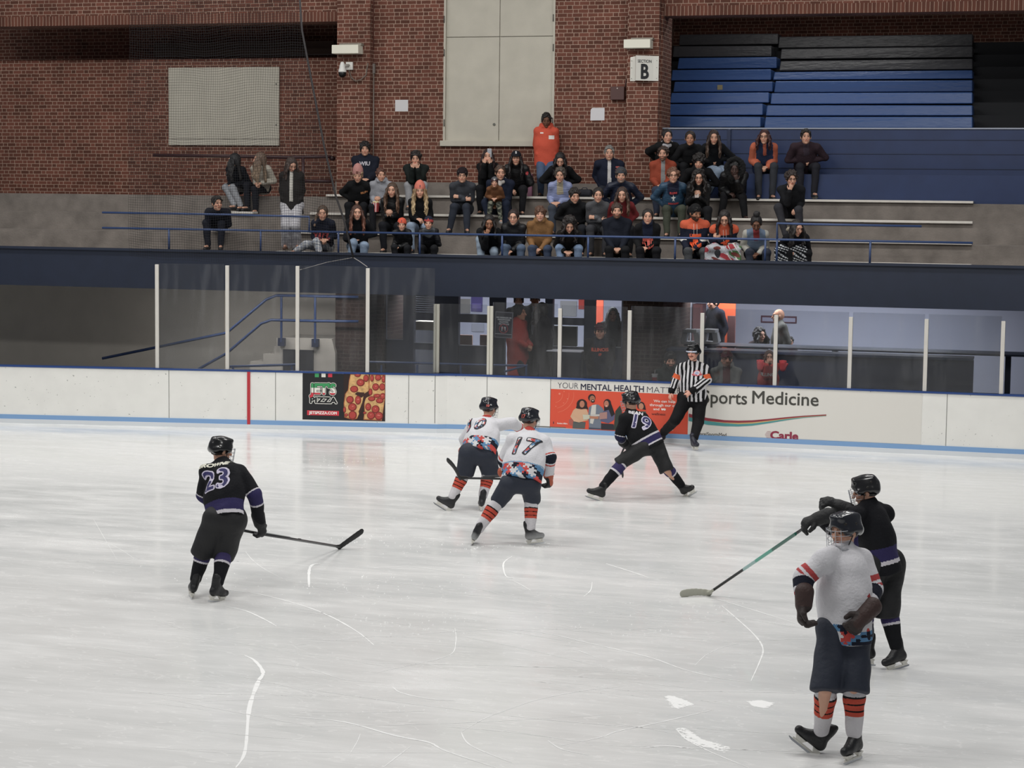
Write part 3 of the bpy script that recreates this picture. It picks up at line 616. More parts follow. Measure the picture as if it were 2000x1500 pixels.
for c_, rr in ((0, rows), (1, rows2)):
    for k, ((x0, x1), (y0, y1)) in enumerate(rr):
        Y = 39.6+k*.62; a, b = atY(x0, (y0+y1)/2, Y), atY(x1, (y0+y1)/2, Y); a[0] = max(a[0], xe-1.42*(Y-38.3)/7.7+.03) if c_ == 0 else a[0]; zt_, zb = float(atY((x0+x1)/2, y0, Y)[2]), float(atY((x0+x1)/2, y1, Y)[2])
        blk = k >= 6 if c_ == 0 else k >= 5; W = (b[0]-a[0])/2; hh = zt_-zb; g = MB(); sl = rnd.uniform(.02, .07)
        g.hexa([(-W, -.02, 0), (W, -.02, 0), (W, .6, 0), (-W, .6, 0)], [(-W+sl*.3, .02+rnd.uniform(0, .03), hh), (W-.01, .02, hh+rnd.uniform(-.012, .012)), (W-.01, .6, hh), (-W+sl*.3, .6, hh)])
        o = g.build('bleacher_cover', VINK if blk else VIN, bevel=.018); o.location = ((a[0]+b[0])/2, Y, zb)
        pos = '%s %s padded bleacher cover in the %s column right of section B' % (ordn[k], 'black' if blk else 'blue', 'left' if c_ == 0 else 'right')
        if c_ == 0 and k == 3: pos = 'fourth blue padded bleacher cover, bearing a small yellow sticker'
        tag(o, pos, 'bleacher cover', 'padded covers over the folded bleachers')
        if c_ == 0 and k == 3:
            q = atY(1406, 170.5, Y-.02); s_ = MB().box(-.055, .055, -.008, 0, -.05, .05).build('sticker', mat('sticker', 'a79a72', .6), None); s_.location = (q[0], Y-.005, q[2]); s_.parent = o; s_.matrix_parent_inverse = o.matrix_world.inverted(); s_.location = (q[0]-o.location.x, -.006, q[2]-zb); s_.matrix_parent_inverse.identity()
# black risers that carry the covers
rs = MB()
for k in range(8):
    Y = 39.6+k*.62; z = float(atY(1400, rows[k][1][1], Y)[2]); rs.box(xe-1.42*(Y-38.2)/7.7+.03, XR, Y+.1, Y+.72, 4.3, z-.004)
tag(rs.build('floor.002', flat('15171c', .8)), kind='structure')
rg = MB(); p0, p1, p2_ = atY(1490, 60, 42.), atY(1524, 64, 42.), atY(1562, 69, 42.)

# things on the upper wall ------------------------------------------------------
def thing(name, loc, label, cat, rz=0, group=None): return empty(name, tuple(loc), rz, label, cat, group)
for (x0, y0, x1, y1, Yp), l in (((647, 88, 711, 105, 37.6), 'white rectangular wall lamp on the left brick pillar above the camera'), ((1217, 77, 1281, 94, 37.58), 'white rectangular wall lamp on the right brick pillar above the section sign')):
    a, b = atY(x0, (y0+y1)/2, Yp-.05), atY(x1-12, (y0+y1)/2, Yp-.05); zt_, zb = float(atY(x0, y0, Yp)[2]), float(atY(x0, y1, Yp)[2]); W = (b[0]-a[0])/2
    e = thing('wall_lamp', ((a[0]+b[0])/2, 37.84, zb), l, 'lamp', 0, 'white wall lamps on the brick pillars')
    MB().hexa([(-W, -.27, 0), (W, -.27, 0), (W, 0, 0), (-W, 0, 0)], [(-W, -.27, zt_-zb), (W, -.27, zt_-zb), (W, 0, zt_-zb), (-W, 0, zt_-zb)]).build('housing', flat('dddacb', .5), e, bevel=.008)
    MB().box(-W+.12, W+.02, -.15, 0, zt_-zb, zt_-zb+.04).build('mounting_plate', flat('8b857a', .6), e)
# dome camera
q = atY(683, 131, 37.86); e = thing('security_camera', (q[0], 37.86, q[2]-.12), 'white dome security camera on a wall bracket, left brick pillar', 'camera')
MB().box(-.07, .08, -.05, 0, .06, .22).build('junction_box', flat('d4d2cc', .5), e, bevel=.006)
MB().tube([(0, -.03, .15), (-.03, -.14, .14), (-.06, -.2, .13)], .03, 12).build('arm', flat('a9a69f', .5), e, smooth=True)
S = Solid().cone((-.075, -.22, .17), (-.075, -.22, .13), .045, .05, .01).cone((-.075, -.22, .10), (-.075, -.22, .02), .06, .085, .03).half((-.075, -.22, .0), (0, 0, 1))
solid('camera_housing', S, .006, mat('white_plastic', 'd8d7d2', .4), e); S = Solid().ball((-.075, -.22, -.03), .080).half((-.075, -.22, -.004), (0, 0, -1)); solid('dome', S, .006, mat('dark_dome', '0c0c0e', .08), e)
MB().tube([(.0, -.04, .05), (.06, -.05, -.1), (.15, -.05, -.17), (.27, -.05, -.14), (.38, -.05, -.04), (.40, -.05, .1), (.42, -.05, .2)], .013, 8).build('cable', flat('6c6259', .6), e, smooth=True)
a, b = atY(725, 135, 37.9), atY(725, 282, 37.9); z0 = b[2]; e = thing('conduit_pipe', (a[0], 38.05, z0-1.2), 'thin grey conduit pipe running down the brick beside the pillar', 'pipe')
MB().tube([(0, 0, 0), (0, 0, a[2]-z0+1.2)], .013, 8).build('pipe', flat('8c8178', .5, metal=.3), e, smooth=True); MB().box(-.03, .03, -.03, .02, a[2]-z0+1.12, a[2]-z0+1.32).build('junction_box', flat('77706a', .5), e)
a = atY(723, 0, 37.95); MB().tube([(-.02, 0, a[2]-z0+.2), (-.02, 0, ZT-z0+1.1)], .016, 8).build('upper_pipe', flat('5a3129', .6), e, smooth=True)
# sheets of paper
q = atY(784.5, 206, WY); e = thing('notice', (q[0], WY, q[2]-.12), 'white notice sheet taped to the brick left of the tall window', 'notice')
MB().box(-.14, .14, -.006, 0, 0, .235).build('sheet', flat('c9c7c8', .7), e)
q = atY(1167, 223, WY); e = thing('notice', (q[0], WY, q[2]-.125), 'blank white sheet with a torn corner taped to the brick', 'notice')
MB().v; g = MB(); pts = [(-.145, 0), (.145, .003), (.145, .25), (-.11, .25), (-.14, .21)]
g.poly([(x, -.006, z) for x, z in pts]).poly([(x, 0, z) for x, z in reversed(pts)])
for i in range(5): (xA, zA), (xB, zB) = pts[i], pts[(i+1) % 5]; g.poly([(xA, 0, zA), (xB, 0, zB), (xB, -.006, zB), (xA, -.006, zA)])
g.build('sheet', flat('cfcdd0', .7), e)
q = atY(1206, 182, WY-.1); e = thing('electrical_box', (q[0], WY, q[2]-.13), 'dark brown metal box on the brick beside the section sign', 'box')
MB().box(-.14, .14, -.12, 0, 0, .26).build('box_body', mat('brown_metal', '4a2c28', .5), e, bevel=.006); MB().tube([(0, -.12, .225), (0, -.128, .225)], .012, 10).build('screw', flat('c8c4b8', .4), e)
MB().tube([(.13, -.03, .2), (.14, -.03, .3), (.16, -.03, .42)], .012, 8).build('wire', flat('4a2c28', .5), e)
# section sign, a folded plate
q = atY(1254, 134, 37.62); zb = float(atY(1254, 159, 37.62)[2]); zt_ = float(atY(1254, 108, 37.62)[2]); hh = zt_-zb; W = .285
e = thing('section_sign', (q[0], 37.84, zb), 'white folded metal sign reading SECTION B on the brick pillar', 'sign'); cr = mat('sign_white', 'd6d4cc', .4)
Wd = .285; g = MB()
prof = [(-Wd, -.01), (-Wd+.1, -.02), (-Wd+.16, -.22), (Wd-.1, -.05), (Wd, -.01)]
for i in range(4):
    (xA, yA), (xB, yB) = prof[i], prof[i+1]; g.hexa([(xA, yA, .02), (xB, yB, .02), (xB, yB+.01, .02), (xA, yA+.01, .02)], [(xA, yA, hh-.02 if i in (0, 3) else hh), (xB, yB, hh-.02 if i == 3 else hh), (xB, yB+.01, hh), (xA, yA+.01, hh-.02 if i == 0 else hh)])
g.build('panel', cr, e)
A = np.array([-Wd+.16, -.22, 0]); B = np.array([Wd-.1, -.05, 0]); U = (B-A)/np.linalg.norm(B-A); N_ = np.array([U[1], -U[0], 0])
ink = flat('16181c', .6); O = (A+B)/2; decal('lettering', [text2d('SECTION', .082, .001, sx=.85)], O+np.array([0, 0, hh*.78]), U, (0, 0, 1), N_, ink, e, lift=.004); decal('lettering', [text2d('B', .40, .012, sx=.75)], O+np.array([0, 0, hh*.36]), U, (0, 0, 1), N_, ink, e, lift=.004)
g = MB()
for x in (-Wd+.03, Wd-.035):
    for z in (.07, hh*.55, hh-.09): g.tube([(x, -.02, z), (x, -.028, z)], .008, 8)
g.build('screw', flat('77756c', .4), e)

# protective netting at the left with its edge rope ------------------------------
edge = [(581, -60), (590, 60), (607, 150), (633, 285), (655, 380), (672, 430), (690, 503)]
e = thing('safety_net', atY(690, 503, 33.3), 'dark protective netting hanging above the tall glass at the left', 'net'); L0 = e.location
net = MB(); ND = flat('121216', .9); NY = 33.3; r_ = .0019
def xedge(z):   # edge of the net at height z
    E = [atY(x, y, NY) for x, y in edge]
    for i in range(len(E)-1):
        if E[i+1][2] <= z <= E[i][2]: t = (z-E[i+1][2])/(E[i][2]-E[i+1][2]); return E[i+1][0]*(1-t)+E[i][0]*t
    return E[0][0] if z > E[0][2] else E[-1][0]
zb_, zt_ = float(atY(690, 503, NY)[2])-.1, 8.3; step = .047
def strand(pts):
    k = len(net.v)
    for p in pts: net.v += [(p[0]-L0.x-r_, p[1]-L0.y, p[2]-L0.z-r_), (p[0]-L0.x+r_, p[1]-L0.y, p[2]-L0.z-r_), (p[0]-L0.x, p[1]-L0.y, p[2]-L0.z+r_)]
    for i in range(len(pts)-1):
        for j in range(3): net.f.append((k+3*i+j, k+3*i+(j+1) % 3, k+3*i+3+(j+1) % 3, k+3*i+3+j))
def wav(x, z): return NY+.06*math.sin(x*1.7+z*.6), .035*math.sin(x*2.1)+.02*math.sin(x*5+z*2)
z = zb_; X0 = -17.2
while z < zt_:
    xe_ = xedge(z); n = max(2, int((xe_-X0)/.25)); strand([(X0+(xe_-X0)*i/n, wav(X0+(xe_-X0)*i/n, z)[0], z+wav(X0+(xe_-X0)*i/n, z)[1]) for i in range(n+1)]); z += step
x = X0
while x < -12.2:
    pts = []; z = zb_
    while z < zt_:
        if x < xedge(z): pts.append((x+.015*math.sin(z*3), wav(x, z)[0], z+wav(x, z)[1]))
        elif len(pts) > 1: break
        z += .28
    if len(pts) > 1: strand(pts)
    x += step
net.build('mesh', ND, e)
MB().tube([Vector(atY(x, y, NY))-L0 for x, y in edge], .02, 6).build('edge_rope', flat('2b2829', .8), e, smooth=True)
MB().tube([Vector(atY(690, 503, NY))-L0, Vector(atY(703, 511, NY))-L0, Vector(atB(717, 521))-L0], .008, 6).tube([Vector(atY(690, 503, NY))-L0, Vector(atY(640, 512, NY))-L0, Vector(atB(586, 527))-L0], .006, 6).build('tie_cord', flat('8f8b88', .7), e, smooth=True)
# ------------------------------------------------------------------ adverts on the boards
def frame_on_boards(px, py, off=0.): return atB(px, py, off)
def advert(x0, x1, yt, yb, label, bg, name='board_advert'):
    """thin sheet on the board face; returns empty, width, height, axes"""
    A = atB(x0, (yt[0]+yb[0])/2); B = atB(x1, (yt[1]+yb[1])/2); z1 = (atB(x0, yt[0])[2]+atB(x1, yt[1])[2])/2; z0 = (atB(x0, yb[0])[2]+atB(x1, yb[1])[2])/2
    z1 = min(z1, 1.026); z0 = max(z0, .16)
    W = math.hypot(B[0]-A[0], B[1]-A[1]); an = math.atan2(B[1]-A[1], B[0]-A[0])
    e = empty(name, (A[0], A[1], z0), an, label, 'advert')
    MB().box(0, W, -.004, -.0005, 0, z1-z0).build('sheet', bg, e); return e, W, z1-z0
def pr(e, name, polys, color, z=0, rough=.45, lift=None):
    return decal(name, polys, (0, -.004, 0), (1, 0, 0), (0, 0, 1), (0, -1, 0), flat(color, rough) if isinstance(color, str) else color, e, lift=.0012*(z+1))
def mv(p, dx, dy, s=1.):
    if isinstance(p, tuple):
        q = np.array(p[0]); q[:, :2] = q[:, :2]*s+np.array([dx, dy]); return (q, p[1])
    return [(a*s+dx, b*s+dy) for a, b in p]
def clip_w(polys, W):  # cut printed shapes at the sheet edge
    out = []
    for p in polys:
        bm = bmesh.new(); c, f = p if isinstance(p, tuple) else (p, [tuple(range(len(p)))]); vs = [bm.verts.new((a[0], a[1], 0)) for a in c]
        for g in f:
            try: bm.faces.new([vs[i] for i in g])
            except ValueError: pass
        bmesh.ops.bisect_plane(bm, geom=bm.verts[:]+bm.edges[:]+bm.faces[:], plane_co=(W, 0, 0), plane_no=(1, 0, 0), clear_outer=True)
        bm.verts.index_update(); out.append((np.array([(v.co.x, v.co.y) for v in bm.verts]), [tuple(v.index for v in q.verts) for q in bm.faces])); bm.free()
    return out
# pizza advert
e, W, Hh = advert(591, 752.5, (727, 731), (819, 823), 'black pizza advert with pepperoni slices on the rink boards', flat('1d1e21', .4))
X = lambda px: (px-591)/161.5*W
Z = lambda py, px=600: (1-(py-727-(px-591)*.022)/92.)*Hh
for x0, c in ((615, '3f9a5f'), (628, 'e6e4da'), (641, 'd0384a')): pr(e, 'flag_square', [rect(X(x0), Z(735, x0), X(x0+8), Z(727.5, x0))], c)
def stripes(size, sx, cx, cz, cols, txt, off):
    c, f = text2d(txt, size, off, sx=sx); c = c+np.array([cx, cz, 0]); lo, hi = c[:, 1].min(), c[:, 1].max()
    for i, cc in enumerate(cols):
        a, b = lo+(hi-lo)*i/len(cols), lo+(hi-lo)*(i+1)/len(cols); bm = bmesh.new(); vs = [bm.verts.new((p[0], p[1], p[2])) for p in c]
        for g in f:
            try: bm.faces.new([vs[q] for q in g])
            except ValueError: pass
        G = lambda: bm.verts[:]+bm.edges[:]+bm.faces[:]
        bmesh.ops.bisect_plane(bm, geom=G(), plane_co=(0, a, 0), plane_no=(0, 1, 0), clear_inner=True); bmesh.ops.bisect_plane(bm, geom=G(), plane_co=(0, b, 0), plane_no=(0, 1, 0), clear_outer=True)
        bm.verts.index_update(); pr(e, 'lettering', [(np.array([(v.co.x, v.co.y, v.co.z) for v in bm.verts]), [tuple(v.index for v in q.verts) for q in bm.faces])], cc, 4); bm.free()
cx, cz = X(631.5), Z(759.6, 631)
pr(e, 'lettering_outline', [mv(text2d("JET'S", .262, .028, sx=.86), cx, cz)], 'dfdcd2', 1); pr(e, 'lettering_outline', [mv(text2d("JET'S", .262, .018, sx=.86), cx, cz)], '1d1e21', 2)
stripes(.262, .86, cx, cz, ('cf3a48', 'e8e5dc', '3f9a5f'), "JET'S", .010)
cz = Z(781.4, 631); pr(e, 'lettering_outline', [mv(text2d('PIZZA', .142, .020, sx=1.28), cx, cz)], 'e4e2da', 1); pr(e, 'lettering', [mv(text2d('PIZZA', .142, .008, sx=1.28), cx, cz)], '17181a', 2)
pr(e, 'web_address_band', [rect(X(600), Z(811, 631), X(662.5), Z(801.5, 631))], 'cf3644', 0); pr(e, 'lettering', [mv(text2d('JETSPIZZA.COM', .068, .003, sx=1.05), cx, Z(806.2, 631))], 'f0e9e4', 2)
rnd = random.Random(8)
def px2(pts): return [(X(580+a/10.526), Z(715+b/10.526, 580+a/10.526)) for a, b in pts]
crust = [[(1100,140),(1480,130),(1490,470),(1440,560),(1380,720),(1300,940),(1240,1080),(1150,1105),(980,1050),(965,760),(990,560),(1050,480),(1070,280)],
         [(1500,150),(1812,160),(1812,640),(1790,820),(1750,1120),(1370,1100),(1390,930),(1380,700),(1420,640),(1500,600),(1480,380)]]
pr(e, 'pizza_tray', [px2([(960,140),(1812,150),(1812,1120),(960,1085)])], '2a1b18', 0)
pr(e, 'pizza_slice', [px2(c) for c in crust], mat('printed_crust', 'a9623c', .5, var=.3, vscale=20), 1)
pr(e, 'pizza_cheese', [px2([(c[0]*.94+.06*(1250 if i == 0 else 1620), c[1]*.96+.04*620) for c in q]) for i, q in enumerate(crust)], mat('printed_cheese', 'cfa66f', .5, var=.3, vscale=16), 2)
pr(e, 'pizza_gap', [px2([(1380,560),(1500,480),(1480,600),(1420,650),(1330,930),(1290,1010),(1270,930),(1340,760)]), px2([(1190,560),(1240,520),(1390,530),(1380,600),(1330,640),(1250,600)])], '3a1f1a', 3)
for a, b, r1, r2 in ((1250,160,60,45),(1420,235,50,70),(1310,325,78,72),(1180,460,78,66),(1670,220,62,60),(1780,250,34,75),(1620,415,66,72),(1755,415,58,72),(1545,235,34,66),(1095,680,72,74),(1260,690,58,90),(1145,835,84,80),(1150,1005,80,88),(985,890,24,60),(1515,520,34,70),(1765,610,50,66),(1540,660,70,46),(1705,700,74,52),(1470,830,56,76),(1620,880,76,80),(1530,1010,78,78),(1690,1020,80,84),(1020,1000,30,30),(1400,955,30,20),(1650,600,70,40)):
    pr(e, 'pepperoni', [px2([(min(1808, a+(r1+7)*math.cos(t/14*6.283)), b+(r2+6)*math.sin(t/14*6.283)) for t in range(14)])], '7c2a24', 4)
    pr(e, 'pepperoni', [px2([(min(1808, a-4+r1*.84*math.cos(t/14*6.283)), b-4+r2*.82*math.sin(t/14*6.283)) for t in range(14)])], 'b0433c', 5)
    if rnd.random() < .7: pr(e, 'pepperoni_shine', [px2([(a+rnd.uniform(-20, 20)+r1*.25*math.cos(t), b-r2*.2+r2*.16*math.sin(t)) for t in (0, 1.2, 2.4, 3.6, 4.8)])], 'd47c70', 6)
# mental health advert
e, W, Hh = advert(1075.5, 1345, (744.5, 752.5), (840, 851), 'orange and white mental health advert on the rink boards behind the players', flat('dcd9d2', .4))
X = lambda px: (px-1075.5)/269.5*W
SL = .0355
Z = lambda py, px=1075.5: (1-(py-744.5-(px-1075.5)*SL)/96.)*Hh
def q2(cx_, cy_, k=6.897): return (X(1060+cx_/k), Z(730+cy_/k, 1060+cx_/k))
pr(e, 'orange_field', [[q2(108,215), q2(1962,290), q2(1958,842), q2(102,752)]], 'd8523a', 0)
t1 = text2d('YOUR', .150, -.002, sx=1.0); t2 = text2d('MENTAL HEALTH', .150, .0028, sx=1.02); t3 = text2d('MATTERS', .150, -.002, sx=.98)
def fit(t, xa_, xb_, zc):
    c, f = t; lo, hi = c[:, 0].min(), c[:, 0].max(); c = c.copy(); c[:, 0] = xa_+(c[:, 0]-lo)*(xb_-xa_)/(hi-lo); c[:, 1] += zc; return (c, f)
zc = Z(757, 1160)-.0
pr(e, 'lettering', [fit(t1, q2(200, 0)[0], q2(482, 0)[0], Z(755, 1110))], '3a3a48', 1); pr(e, 'lettering', [fit(t2, q2(515, 0)[0], q2(1368, 0)[0], Z(759.3, 1196))], '2b2b40', 1)
pr(e, 'lettering', [fit(t3, q2(1408, 0)[0], q2(1925, 0)[0], Z(763.5, 1300))], '3a3a48', 1)
for s_, x0, x1, y in (('We can help', 1500, 1790, 362), ('through our care', 1448, 1850, 415), ('and', 1498, 1578, 472), ('wellness', 1475, 1660, 540)):
    pr(e, 'lettering', [fit(text2d(s_, .062, .001), q2(x0, 0)[0], q2(x1, 0)[0], q2(x0, y+14)[1])], 'f1e6df' if s_ != 'wellness' else '5a1f1c', 1)
pr(e, 'lettering', [fit(text2d('wo', .062, .004), q2(1600, 0)[0], q2(1664, 0)[0], q2(1600, 486)[1])], 'f7efe9', 2)
pr(e, 'logo_mark', [[q2(145,672), q2(156,672), q2(156,704), q2(145,704)]], '3a2a3a', 1); pr(e, 'lettering', [fit(text2d('Student Affairs', .036, .001), q2(200,0)[0], q2(342,0)[0], q2(200,695)[1])], 'f4e8e0', 1)
for r_ in (110, 190, 250):   # faint arcs in the corner
    pts = [(150+r_*1.1*math.cos(a), 300+r_*math.sin(a)) for a in [i/16*1.5-.15 for i in range(17)]]; ring = [q2(max(112, a), max(232, b)) for a, b in pts]+[q2(max(112, a-4), max(232, b-4)) for a, b in reversed(pts)]
    pr(e, 'printed_arc', [ring], 'e07a60', 1)
for cx_, cy_, r_ in ((228,282,14),(338,352,8),(290,250,7),(180,458,7),(285,410,6)): pr(e, 'printed_dot', [[q2(cx_+r_*math.cos(t), cy_+r_*math.sin(t)) for t in np.arange(0, 6.28, .6)]], 'e58a72', 2)
def el(cx_, cy_, rx, ry, n=16): return [q2(cx_+rx*math.cos(t/n*6.283), cy_+ry*math.sin(t/n*6.283)) for t in range(n)]
def P(*pts): return [q2(a, b) for a, b in pts]
# the photographed students printed on the advert
for nm, polys, c, z in (
  ('printed_bag', [P((365,640),(430,620),(440,730),(380,725),(360,690))], 'a85a50', 1),
  ('printed_trousers', [P((420,668),(590,675),(580,768),(412,764))], '565a58', 2), ('printed_top', [P((455,480),(520,500),(600,490),(625,560),(620,650),(500,680),(430,665),(380,600),(420,510))], 'cfa788', 3),
  ('printed_hair', [el(535, 425, 72, 70), P((470,420),(600,430),(625,500),(590,490),(480,490),(455,480))], '2a1c1b', 4), ('printed_face', [el(538, 425, 34, 48)], 'b57a62', 5),
  ('printed_book', [P((548,570),(650,575),(640,630),(560,640))], 'c3c2ae', 6), ('printed_arm', [P((385,600),(420,590),(520,650),(505,680),(430,665))], 'd1aa8c', 6),
  ('printed_trousers', [P((640,700),(800,705),(795,776),(632,772))], '41485a', 2), ('printed_jacket', [P((630,470),(690,430),(760,430),(820,480),(850,560),(800,610),(800,760),(640,750),(625,600))], '6f7886', 3),
  ('printed_shirt', [P((670,440),(730,430),(725,560),(690,700),(650,690),(655,560))], 'c9c7c0', 4), ('printed_hair', [el(668, 335, 50, 52)], '201a1c', 4), ('printed_face', [el(676, 352, 36, 48)], 'a06c54', 5), ('printed_beard', [el(684, 382, 26, 22)], '33231f', 6), ('printed_smile', [el(684, 376, 12, 5)], 'eee6de', 7),
  ('printed_book', [P((655,565),(780,565),(775,590),(665,600))], 'bdbcb8', 6), ('printed_hands', [P((640,590),(770,595),(760,630),(650,625))], 'b07a60', 6),
  ('printed_trousers', [P((800,690),(970,700),(980,784),(800,778))], '2a2a33', 2), ('printed_coat', [P((800,560),(860,480),(930,480),(985,560),(975,640),(900,690),(790,660))], '5a5a78', 3),
  ('printed_hair', [el(880, 410, 50, 58), P((832,410),(930,410),(985,560),(940,600),(900,500),(840,520))], '1e191e', 4), ('printed_face', [el(868, 420, 32, 46)], 'b57862', 5), ('printed_folder', [P((780,545),(880,530),(880,625),(775,635))], 'a7807a', 6), ('printed_smile', [el(870, 448, 12, 5)], 'eee6de', 7),
  ('printed_hair', [el(1330, 430, 50, 44), P((1280,440),(1290,480),(1400,500),(1385,430))], '241a1c', 4), ('printed_face', [el(1335, 450, 34, 44)], 'b8846a', 5), ('printed_coat', [P((1240,520),(1400,520),(1420,790),(1220,790))], '4a5a50', 3), ('printed_coat', [P((990,520),(1050,440),(1080,520),(1060,786),(970,780))], '2f3a33', 3),
  ('printed_panel', [P((1700,660),(1768,662),(1765,780),(1690,775))], 'e3ddd6', 2)): pr(e, nm, polys, c, z)
# medicine advert
e, W, Hh = advert(1347, 1800, (752.6, 769.5), (851, 871.5), 'white sports medicine advert with red and teal swoosh on the rink boards', mat('advert_white', 'dedbd4', .35))
SL = .0372; sc_ = W/453.
X = lambda px: (px-1347)*sc_
Z = lambda py, px=1347: (1-(py-752.6-(px-1347)*SL)/98.5)*Hh
def q3(a, b): return (X(1340+a/9.009), Z(740+b/9.009, 1340+a/9.009))
def word(s_, x0, x1, yc, size, off, c, z=1): pr(e, 'lettering', [fit(text2d(s_, size, off), q3(x0, 0)[0], q3(x1, 0)[0], q3((x0+x1)/2, yc)[1])], c, z)
word('Sports', 290, 1095, 345, .315, .004, '45443f'); word('Medicine', 1185, 2360, 360, .315, .004, '45443f')
top = [(50,625),(200,665),(400,705),(700,742),(950,750),(1200,742),(1500,715),(1800,682),(2100,655),(2500,630)]; mid = [(50,688),(200,722),(400,758),(700,785),(950,790),(1200,778),(1500,745),(1800,708),(2100,676),(2500,648)]
pr(e, 'swoosh_red', [[q3(*top[i]), q3(*top[i+1]), q3(*mid[i+1]), q3(*mid[i])] for i in range(9)], '8f3540', 1)
m2_ = [(50,690),(200,724),(400,760),(700,795),(950,812),(1200,800),(1500,760),(1800,716),(2100,682),(2500,652)]; bot = [(50,760),(200,790),(400,828),(700,852),(950,855),(1200,838),(1500,792),(1800,738),(2100,694),(2500,658)]
pr(e, 'swoosh_gold', [[q3(*mid[i]), q3(*mid[i+1]), q3(*m2_[i+1]), q3(*m2_[i])] for i in range(2, 9)], 'c9a96f', 1); pr(e, 'swoosh_teal', [[q3(*m2_[i]), q3(*m2_[i+1]), q3(*bot[i+1]), q3(*bot[i])] for i in range(9)], '4f9596', 1)
word('org/SportsMed', 255, 738, 1003, .088, .001, '55524c'); word('Carle', 1520, 2020, 1020, .185, .008, '8f3048'); 
for i in range(8): a = 1420+abs(i-3.5)*12; pr(e, 'logo_line', [[q3(a, 935+i*17), q3(1535, 938+i*17), q3(1535, 942+i*17), q3(a, 939+i*17)]], 'a86070', 1)

# ------------------------------------------------------------------ below the stand: walkway and lobby seen through the glass
SY = 36.8
st = MB().box(XL, XR, 33.3, 44, -.2, 0); tag(st.build('floor.003', mat('rubber_floor', '2b2b2e', .7)), kind='structure')
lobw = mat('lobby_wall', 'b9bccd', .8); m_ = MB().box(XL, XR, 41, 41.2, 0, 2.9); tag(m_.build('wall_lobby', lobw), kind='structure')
tag(MB().box(XL, XR, 38.1, 41.2, 2.9, 3.0).build('ceiling.001', flat('b8b8bc', .8)), kind='structure')
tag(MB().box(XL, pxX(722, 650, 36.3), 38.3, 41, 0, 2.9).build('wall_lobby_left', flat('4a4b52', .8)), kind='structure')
dn = mat('frame_navy', '1b2338', .45)
fr = MB()
for r_ in ((722,560,752,745),(787,560,808,745),(848,560,895,760),(955,560,985,765),(1064,560,1079,765),(1140,560,1161,770),(1213,560,1222,770)): bxp(fr, *r_, SY, SY+.12)
for r_ in ((752,663,787,745),(808,612,848,625),(808,670,848,683),(895,614,955,630),(895,675,955,762),(1079,621,1140,635),(1079,677,1140,765),(1161,678,1213,770)): bxp(fr, *r_, SY, SY+.1)
bxp(fr, 722, 500, 1290, 573, SY, SY+.1); tag(fr.build('wall_storefront', dn), kind='structure')
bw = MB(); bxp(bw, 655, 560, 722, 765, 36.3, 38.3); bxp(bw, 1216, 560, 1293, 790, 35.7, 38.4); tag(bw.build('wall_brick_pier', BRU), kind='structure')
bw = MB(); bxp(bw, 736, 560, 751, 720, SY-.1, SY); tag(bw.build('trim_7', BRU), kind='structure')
cw = MB(); bxp(cw, 1293, 694, 1900, 800, 36.2, 36.35); tag(cw.build('wall_counter', mat('counter_navy', '26304a', .5)), kind='structure')
ct = MB(); bxp(ct, 1293, 690, 1900, 694.5, 36.1, 36.7); tag(ct.build('trim_8', flat('3a4560', .4)), kind='structure')
lw = MB().box(XL, pxX(655, 650, 37.4), 37.4, 38.3, 0, 2.42); tag(lw.build('wall_stair', CONCL), kind='structure')
# concrete stair and its rails
e = thing('concrete_stair', (pxX(500, 720, 36.2), 36.2, 0), 'grey concrete stair rising behind the tall glass at the left', 'stairs'); L0 = e.location
sg = MB()
prof = [(488,735),(488,706),(514,706),(514,691),(536,691),(536,676),(540,676),(540,660),(648,662),(655,690),(655,735)]
g = MB(); fp = [atY(x, y, 36.2) for x, y in prof]; n = len(fp)
for i, p in enumerate(fp): p[2] = max(p[2], 0)
k = 0
front = [(p[0]-L0.x, 0, p[2]) for p in fp]; back = [(p[0]-L0.x, 1.15, p[2]) for p in fp]
g.v = front+back; g.f = [tuple(range(n)), tuple(range(2*n-1, n-1, -1))]+[(i, i+n, (i+1) % n+n, (i+1) % n) for i in range(n)]
g.build('steps', CONCL, e)
rc = MB(); a_, b2 = atY(553, 682, 36.18), atY(612, 730, 36.18); rc.box(a_[0]-L0.x, b2[0]-L0.x, -.03, 0, .02, a_[2]); rc.build('recess_shade', flat('26262c', .8), e)  # dark sheet painting the shade of the recess under the landing
for s_ in ([(200,700),(443,650),(520,585),(540,577),(600,578),(700,580)], [(300,770),(443,690),(510,632),(530,625),(620,627),(700,628)]):
    MB().tube([Vector(atY(x, y, 36.1))-L0 for x, y in s_], .028, 10).build('handrail', BLUE, e, smooth=True)
for x, y0, y1 in ((549.5,578,668),(615.5,579,670)):
    a, b = Vector(atY(x, y0, 36.12))-L0, Vector(atY(x, y1, 36.12))-L0; MB().tube([a, b], .024, 10).build('rail_post', BLUE, e); MB().box(b.x-.07, b.x+.07, b.y-.02, b.y+.06, b.z-.08, b.z+.08).build('base_plate', flat('222b45', .5), e)
